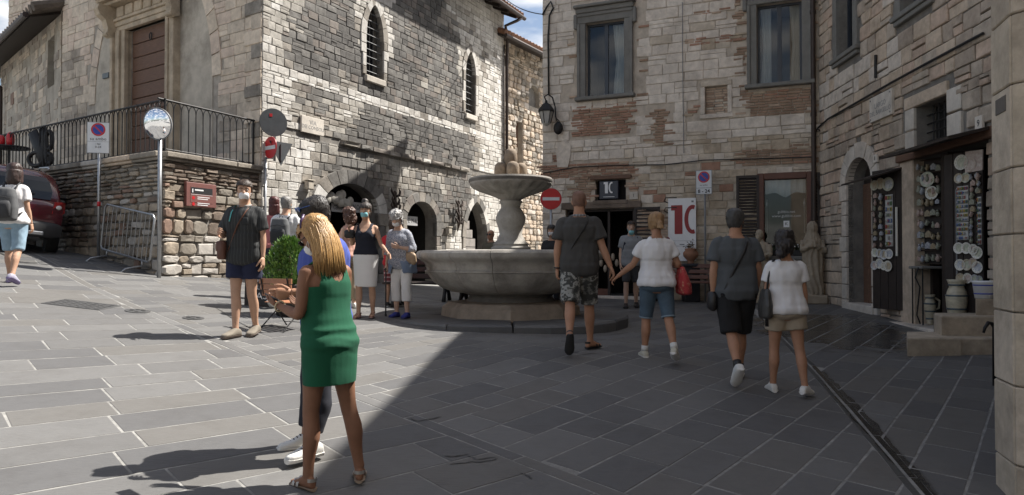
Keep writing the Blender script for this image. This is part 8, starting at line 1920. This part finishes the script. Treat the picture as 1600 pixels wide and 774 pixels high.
hand10 = P.world(P.arm['R']['w']+P.arm['R']['hd']*.06)
P = Person('person with blonde ponytail, white tee and denim shorts carrying a red bag', p11, R(2), 1.61, True, 1.17, 1.1, legs=dict(L=dict(t=9, k=6, ab=3, yaw=4), R=dict(t=-15, k=18, ab=3, foot=24, yaw=24)), arms=dict(L=dict(up=(-.50, .26, -1), fo=(-.66, .30, -.56), curl=45, palm=(.5, 0, -.4)), R=dict(up=(.42, -.12, -1), fo=(-.10, .85, .12), curl=50)), yaw=4, pitch=3, skin_m=SK_TAN, voxel=.0105)
P.body(False); P.shirt(WTEE, .87, 1.46, .60, .018, .016, 'tee', seed=9.); P.shorts(cloth('blue_denim', (.075, .115, .155), .45, scale=6), .98, 1.0, .014, .010, .006, 'denim_shorts')
for l in P.leg.values(): mb = MB(); q = l['h']+(l['k']-l['h'])*.94; q2 = l['h']+(l['k']-l['h'])*.985; mb.tube([q, q2], [P.lrad(.95)+.028, P.lrad(.98)+.029], 18); P.put('turned_cuff', mb, cloth('pale_cuff', (.20, .26, .31)))
P.hair(mat('honey_hair', (.40, .25, .12), rough=.5, var=.4, scale=22, bump=.6, bscale=60, stretch=(2, 2, .3), coords='obj', col2=(.22, .12, .055), bdist=.006), lambda c: c.z > .15 or (c.y < .04 and c.z > .03), .016, .010, extra=lambda hm: (hm.ell((0, -.05, .17), (.085, .075, .07), 14, 10), hm.tube([(0, -.105, .11), (0, -.145, .09), (.005, -.155, .02), (.0, -.14, -.09), (-.005, -.125, -.16)], [.024, .036, .044, .038, .010], 12)))
P.shoes(cloth('cream_sneaker', (.52, .50, .42)), RUB, sock=LEAT_W)
REDB = blotch('red_bag', [(.40, .035, .04), (.43, .05, .05), (.42, .045, .05), (.45, .10, .08), (.50, .25, .15)], 26)
b = MB(); rs = []
for z, w_, d in ((.76, .10, .06), (.78, .17, .085), (.88, .175, .085), (1.0, .14, .06), (1.10, .09, .03)): rs.append([Vector((.30+.10*(1.1-z)+d*math.cos(t), .0+w_*math.sin(t), z)) for t in np.linspace(0, 2*math.pi, 20, endpoint=False)])
b.loft(rs); me = remesh(b, .012, 2); P.fold(me, .012, 3., (9, 9, 5)); b = mb_from(me); b2 = MB()
for dy in (-.05, .05): b2.tube([(.30, dy, 1.06), (.235, dy*.7, 1.25), (.155, dy*.4-.02, 1.42), (.13, dy*.3-.02, 1.455)], .011, 8, flat=.5)
held('shoulder_bag', 'soft red shoulder bag under the arm of the person with the blonde ponytail', 'bag', [('pouch', b, REDB), ('strap', b2, mat('red_strap', (.16, .04, .04), rough=.6, bump=.1, coords='obj'))], P)
# ---- 12 man in grey tee and black shorts
p = gp(1150, 596)
P = Person('person with grey hair, slate tee and black shorts walking away with a black crossbody bag', p, R(-6), 1.70, False, 1.08, legs=dict(L=dict(t=-14, k=26, ab=-3, foot=44, yaw=6), R=dict(t=14, k=8, ab=-2, yaw=10)), arms=dict(L=dict(up=(-.20, -.12, -1), fo=(.0, .10, -1)), R=dict(up=(.20, .02, -1), fo=(-.02, .4, -1))), yaw=-30, pitch=4, skin_m=SK_TAN, voxel=.0105)
P.body(); P.shirt(cloth('slate_tee', (.075, .082, .088), .15), .82, 1.465, .66, .020, .018, 'tee', sleeve_inf=.026, seed=11.); P.shorts(cloth('black_shorts', (.012, .012, .013), .2), 1.0, .97, .024, .026, .010)
P.hair(hairm('salt_pepper_hair', (.06, .058, .056)), lambda c: c.z > .155 or (c.y < .03 and c.z > .06) or (c.y < -.04 and c.z > .005), .013, .006); P.shoes(LEAT_W, RUB, sock=BLKL, lace=RUB); P.glasses(GLS)
mb = MB(); mb.tube(P.loop(1.4, 60, .86, 0, .040), .017, 8, flat=.4); b = MB(); b.box((-.235, .0, .80), (.09, .19, .20), 0, None, .03); held('crossbody_bag', 'black crossbody bag hanging at the left hip of the slate tee', 'bag', [('strap', mb, BLKL), ('pouch', b, BLKL)], P)
# ---- 13 woman in white tee and beige shorts
p = gp(1228, 616)
P = Person('person with dark gathered hair, white tee and beige shorts carrying a black tote', p, R(-4), 1.50, True, 1.12, 1.08, legs=dict(L=dict(t=8, k=5, ab=2, yaw=2), R=dict(t=-7, k=9, ab=5, foot=8, yaw=42)), arms=dict(L=dict(up=(-.16, .10, -1), fo=(.1, .9, -.3)), R=dict(up=(.16, -.05, -1), fo=(.08, .20, -1))), yaw=-22, pitch=6, skin_m=SK_TAN, voxel=.0105, hd=1.03)
P.body(); P.shirt(WTEE, .86, 1.45, .62, .020, .017, 'tee', sleeve_inf=.024, seed=13.); P.shorts(cloth('beige_shorts', (.36, .30, .225), .15), .52, .98, .018, .024, .010)
P.hair(hairm('dark_curly_hair', (.022, .016, .014)), lambda c: c.y < .045 or c.z > .15, .020, .024, fr=(20, 20, 14), curly=True, tuft=600, extra=lambda hm: (hm.ell((0, -.09, .06), (.085, .07, .085), 14, 10), hm.ell((-.03, -.12, -.02), (.05, .045, .06), 12, 8))); P.shoes(LEAT_W, RUB, lace=RUB); P.mask(BLKL)
b = MB(); rs = []
for z, w_, d in ((.80, .10, .04), (.82, .155, .06), (.95, .165, .065), (1.06, .14, .045), (1.12, .10, .025)): rs.append([Vector((-.225+d*math.cos(t), -.03+w_*math.sin(t), z)) for t in np.linspace(0, 2*math.pi, 20, endpoint=False)])
b.loft(rs); me = remesh(b, .012, 2); P.fold(me, .014, 6., (9, 9, 5)); b = mb_from(me); b2 = MB()
for dy in (-.07, .05): b2.tube([(-.225, dy-.02, 1.08), (-.20, dy*.7-.02, 1.25), (-.150, dy*.4-.02, 1.42), (-.125, dy*.3-.02, 1.45)], .012, 8, flat=.5)
b2.tube([(-.22, -.08, 1.06), (-.235, -.11, .9), (-.23, -.11, .72)], [.016, .018, .02], 8, flat=.5)
held('tote_bag', 'black leather tote bag on the left shoulder of the person in beige shorts', 'bag', [('pouch', b, mat('grey_black_leather', (.045, .043, .04), rough=.45, var=.3, bump=.3, coords='obj')), ('strap', b2, BLKL)], P)
# ---- 14 far man facing the camera
p = Vector(((986-CX)/F_PX*14.2, 14.2, 0)); p.z = g(p.x, p.y)
P = Person('person in a grey tee and dark shorts facing us by the shop door', p, R(176), 1.70, False, 1.0, legs=dict(L=dict(t=-6, k=8), R=dict(t=6, k=5)), skin_m=SK_FAIR, voxel=.014)
P.body(); P.shirt(cloth('pale_grey_tee', (.24, .25, .26)), .84, 1.46, .65, .018); P.shorts(cloth('dark_grey_shorts', (.055, .055, .06)), .9); P.hair(hairm('brown_hair', (.045, .028, .018)), lambda c: c.z > .16 or (c.y < .02 and c.z > .04), .012); P.shoes(BLKL, DSOLE); P.mask(MASKB, .05)
backpack(P, cloth('navy_pack', (.015, .02, .045)), cloth('navy_strap', (.012, .016, .035)), 'navy backpack worn by the person standing by the shop door')
# ---- 15, 16 heads beyond the fountain
p = Vector(((862-CX)/F_PX*13.6, 13.6, 0)); p.z = g(p.x, p.y)
P = Person('person with dark hair and mask standing behind the right side of the fountain basin', p, R(165), 1.56, True, voxel=.014, skin_m=SK_MID); P.body(); P.shirt(cloth('black_top', (.02, .02, .022)), .86, 1.44, .5); P.shorts(cloth('black_trousers', (.018, .018, .02)), 1.8, name='trousers'); P.shoes(LEAT_W, RUB); P.mask(MASKW); P.hair(hairm('black_hair', (.02, .016, .014)), lambda c: c.y < .03 or c.z > .15, .018, .008, extra=lambda hm: hm.ell((0, -.02, .07), (.1, .09, .1), 14, 10))
p = Vector(((767-CX)/F_PX*14.6, 14.6, 0)); p.z = g(p.x, p.y)
P = Person('person with a tanned bald head peeping over the fountain basin', p, R(150), 1.44, False, voxel=.014, skin_m=SK_TAN); P.body(); P.shirt(cloth('olive_tee', (.10, .09, .06)), .84, 1.46, .6); P.shorts(cloth('dark_grey_shorts', (.055, .055, .06)), .9); P.shoes(BLKL, DSOLE); P.glasses(GLS); P.hair(hairm('brown_hair', (.045, .028, .018)), lambda c: c.z > .0 and c.y < .0 and c.z < .13, .006)
# ================================================================ unseen house added behind the viewpoint to shape pane reflections and shade
OW = Wall((6.0, -5.5), (-4.5, -6.4)); opp = thing('added_opposite_house', 'unseen plastered house added across the square to shape window reflections and shade', 'house', (*OW.pt(10, 0).xy, 0), world=True)
for i in range(3):
    for zb in (1., 4.2, 7.4, 10.6, 13.6): OW.opening(1.5+i*3, 2.6+i*3, zb, zb+1.8)
OW.backing('wall', FAS[1], opp, -.5, 16.5)
for o in OW.ops:
    mb = MB(OW.M()); mb.span((o['u0'], .2, o['z0']), (o['u1'], .22, o['z1'])); part('window', mb, MATS['dark_glass'], opp)
mb = MB(OW.M()); mb.add([(-.3, -.6, 16.5), (OW.L+.3, -.6, 16.5), (OW.L+.3, 6, 19), (-.3, 6, 19)], [(0, 1, 2, 3)]); part('roof', mb, TILE, opp)
bpy.data.scenes.remove(TMP)
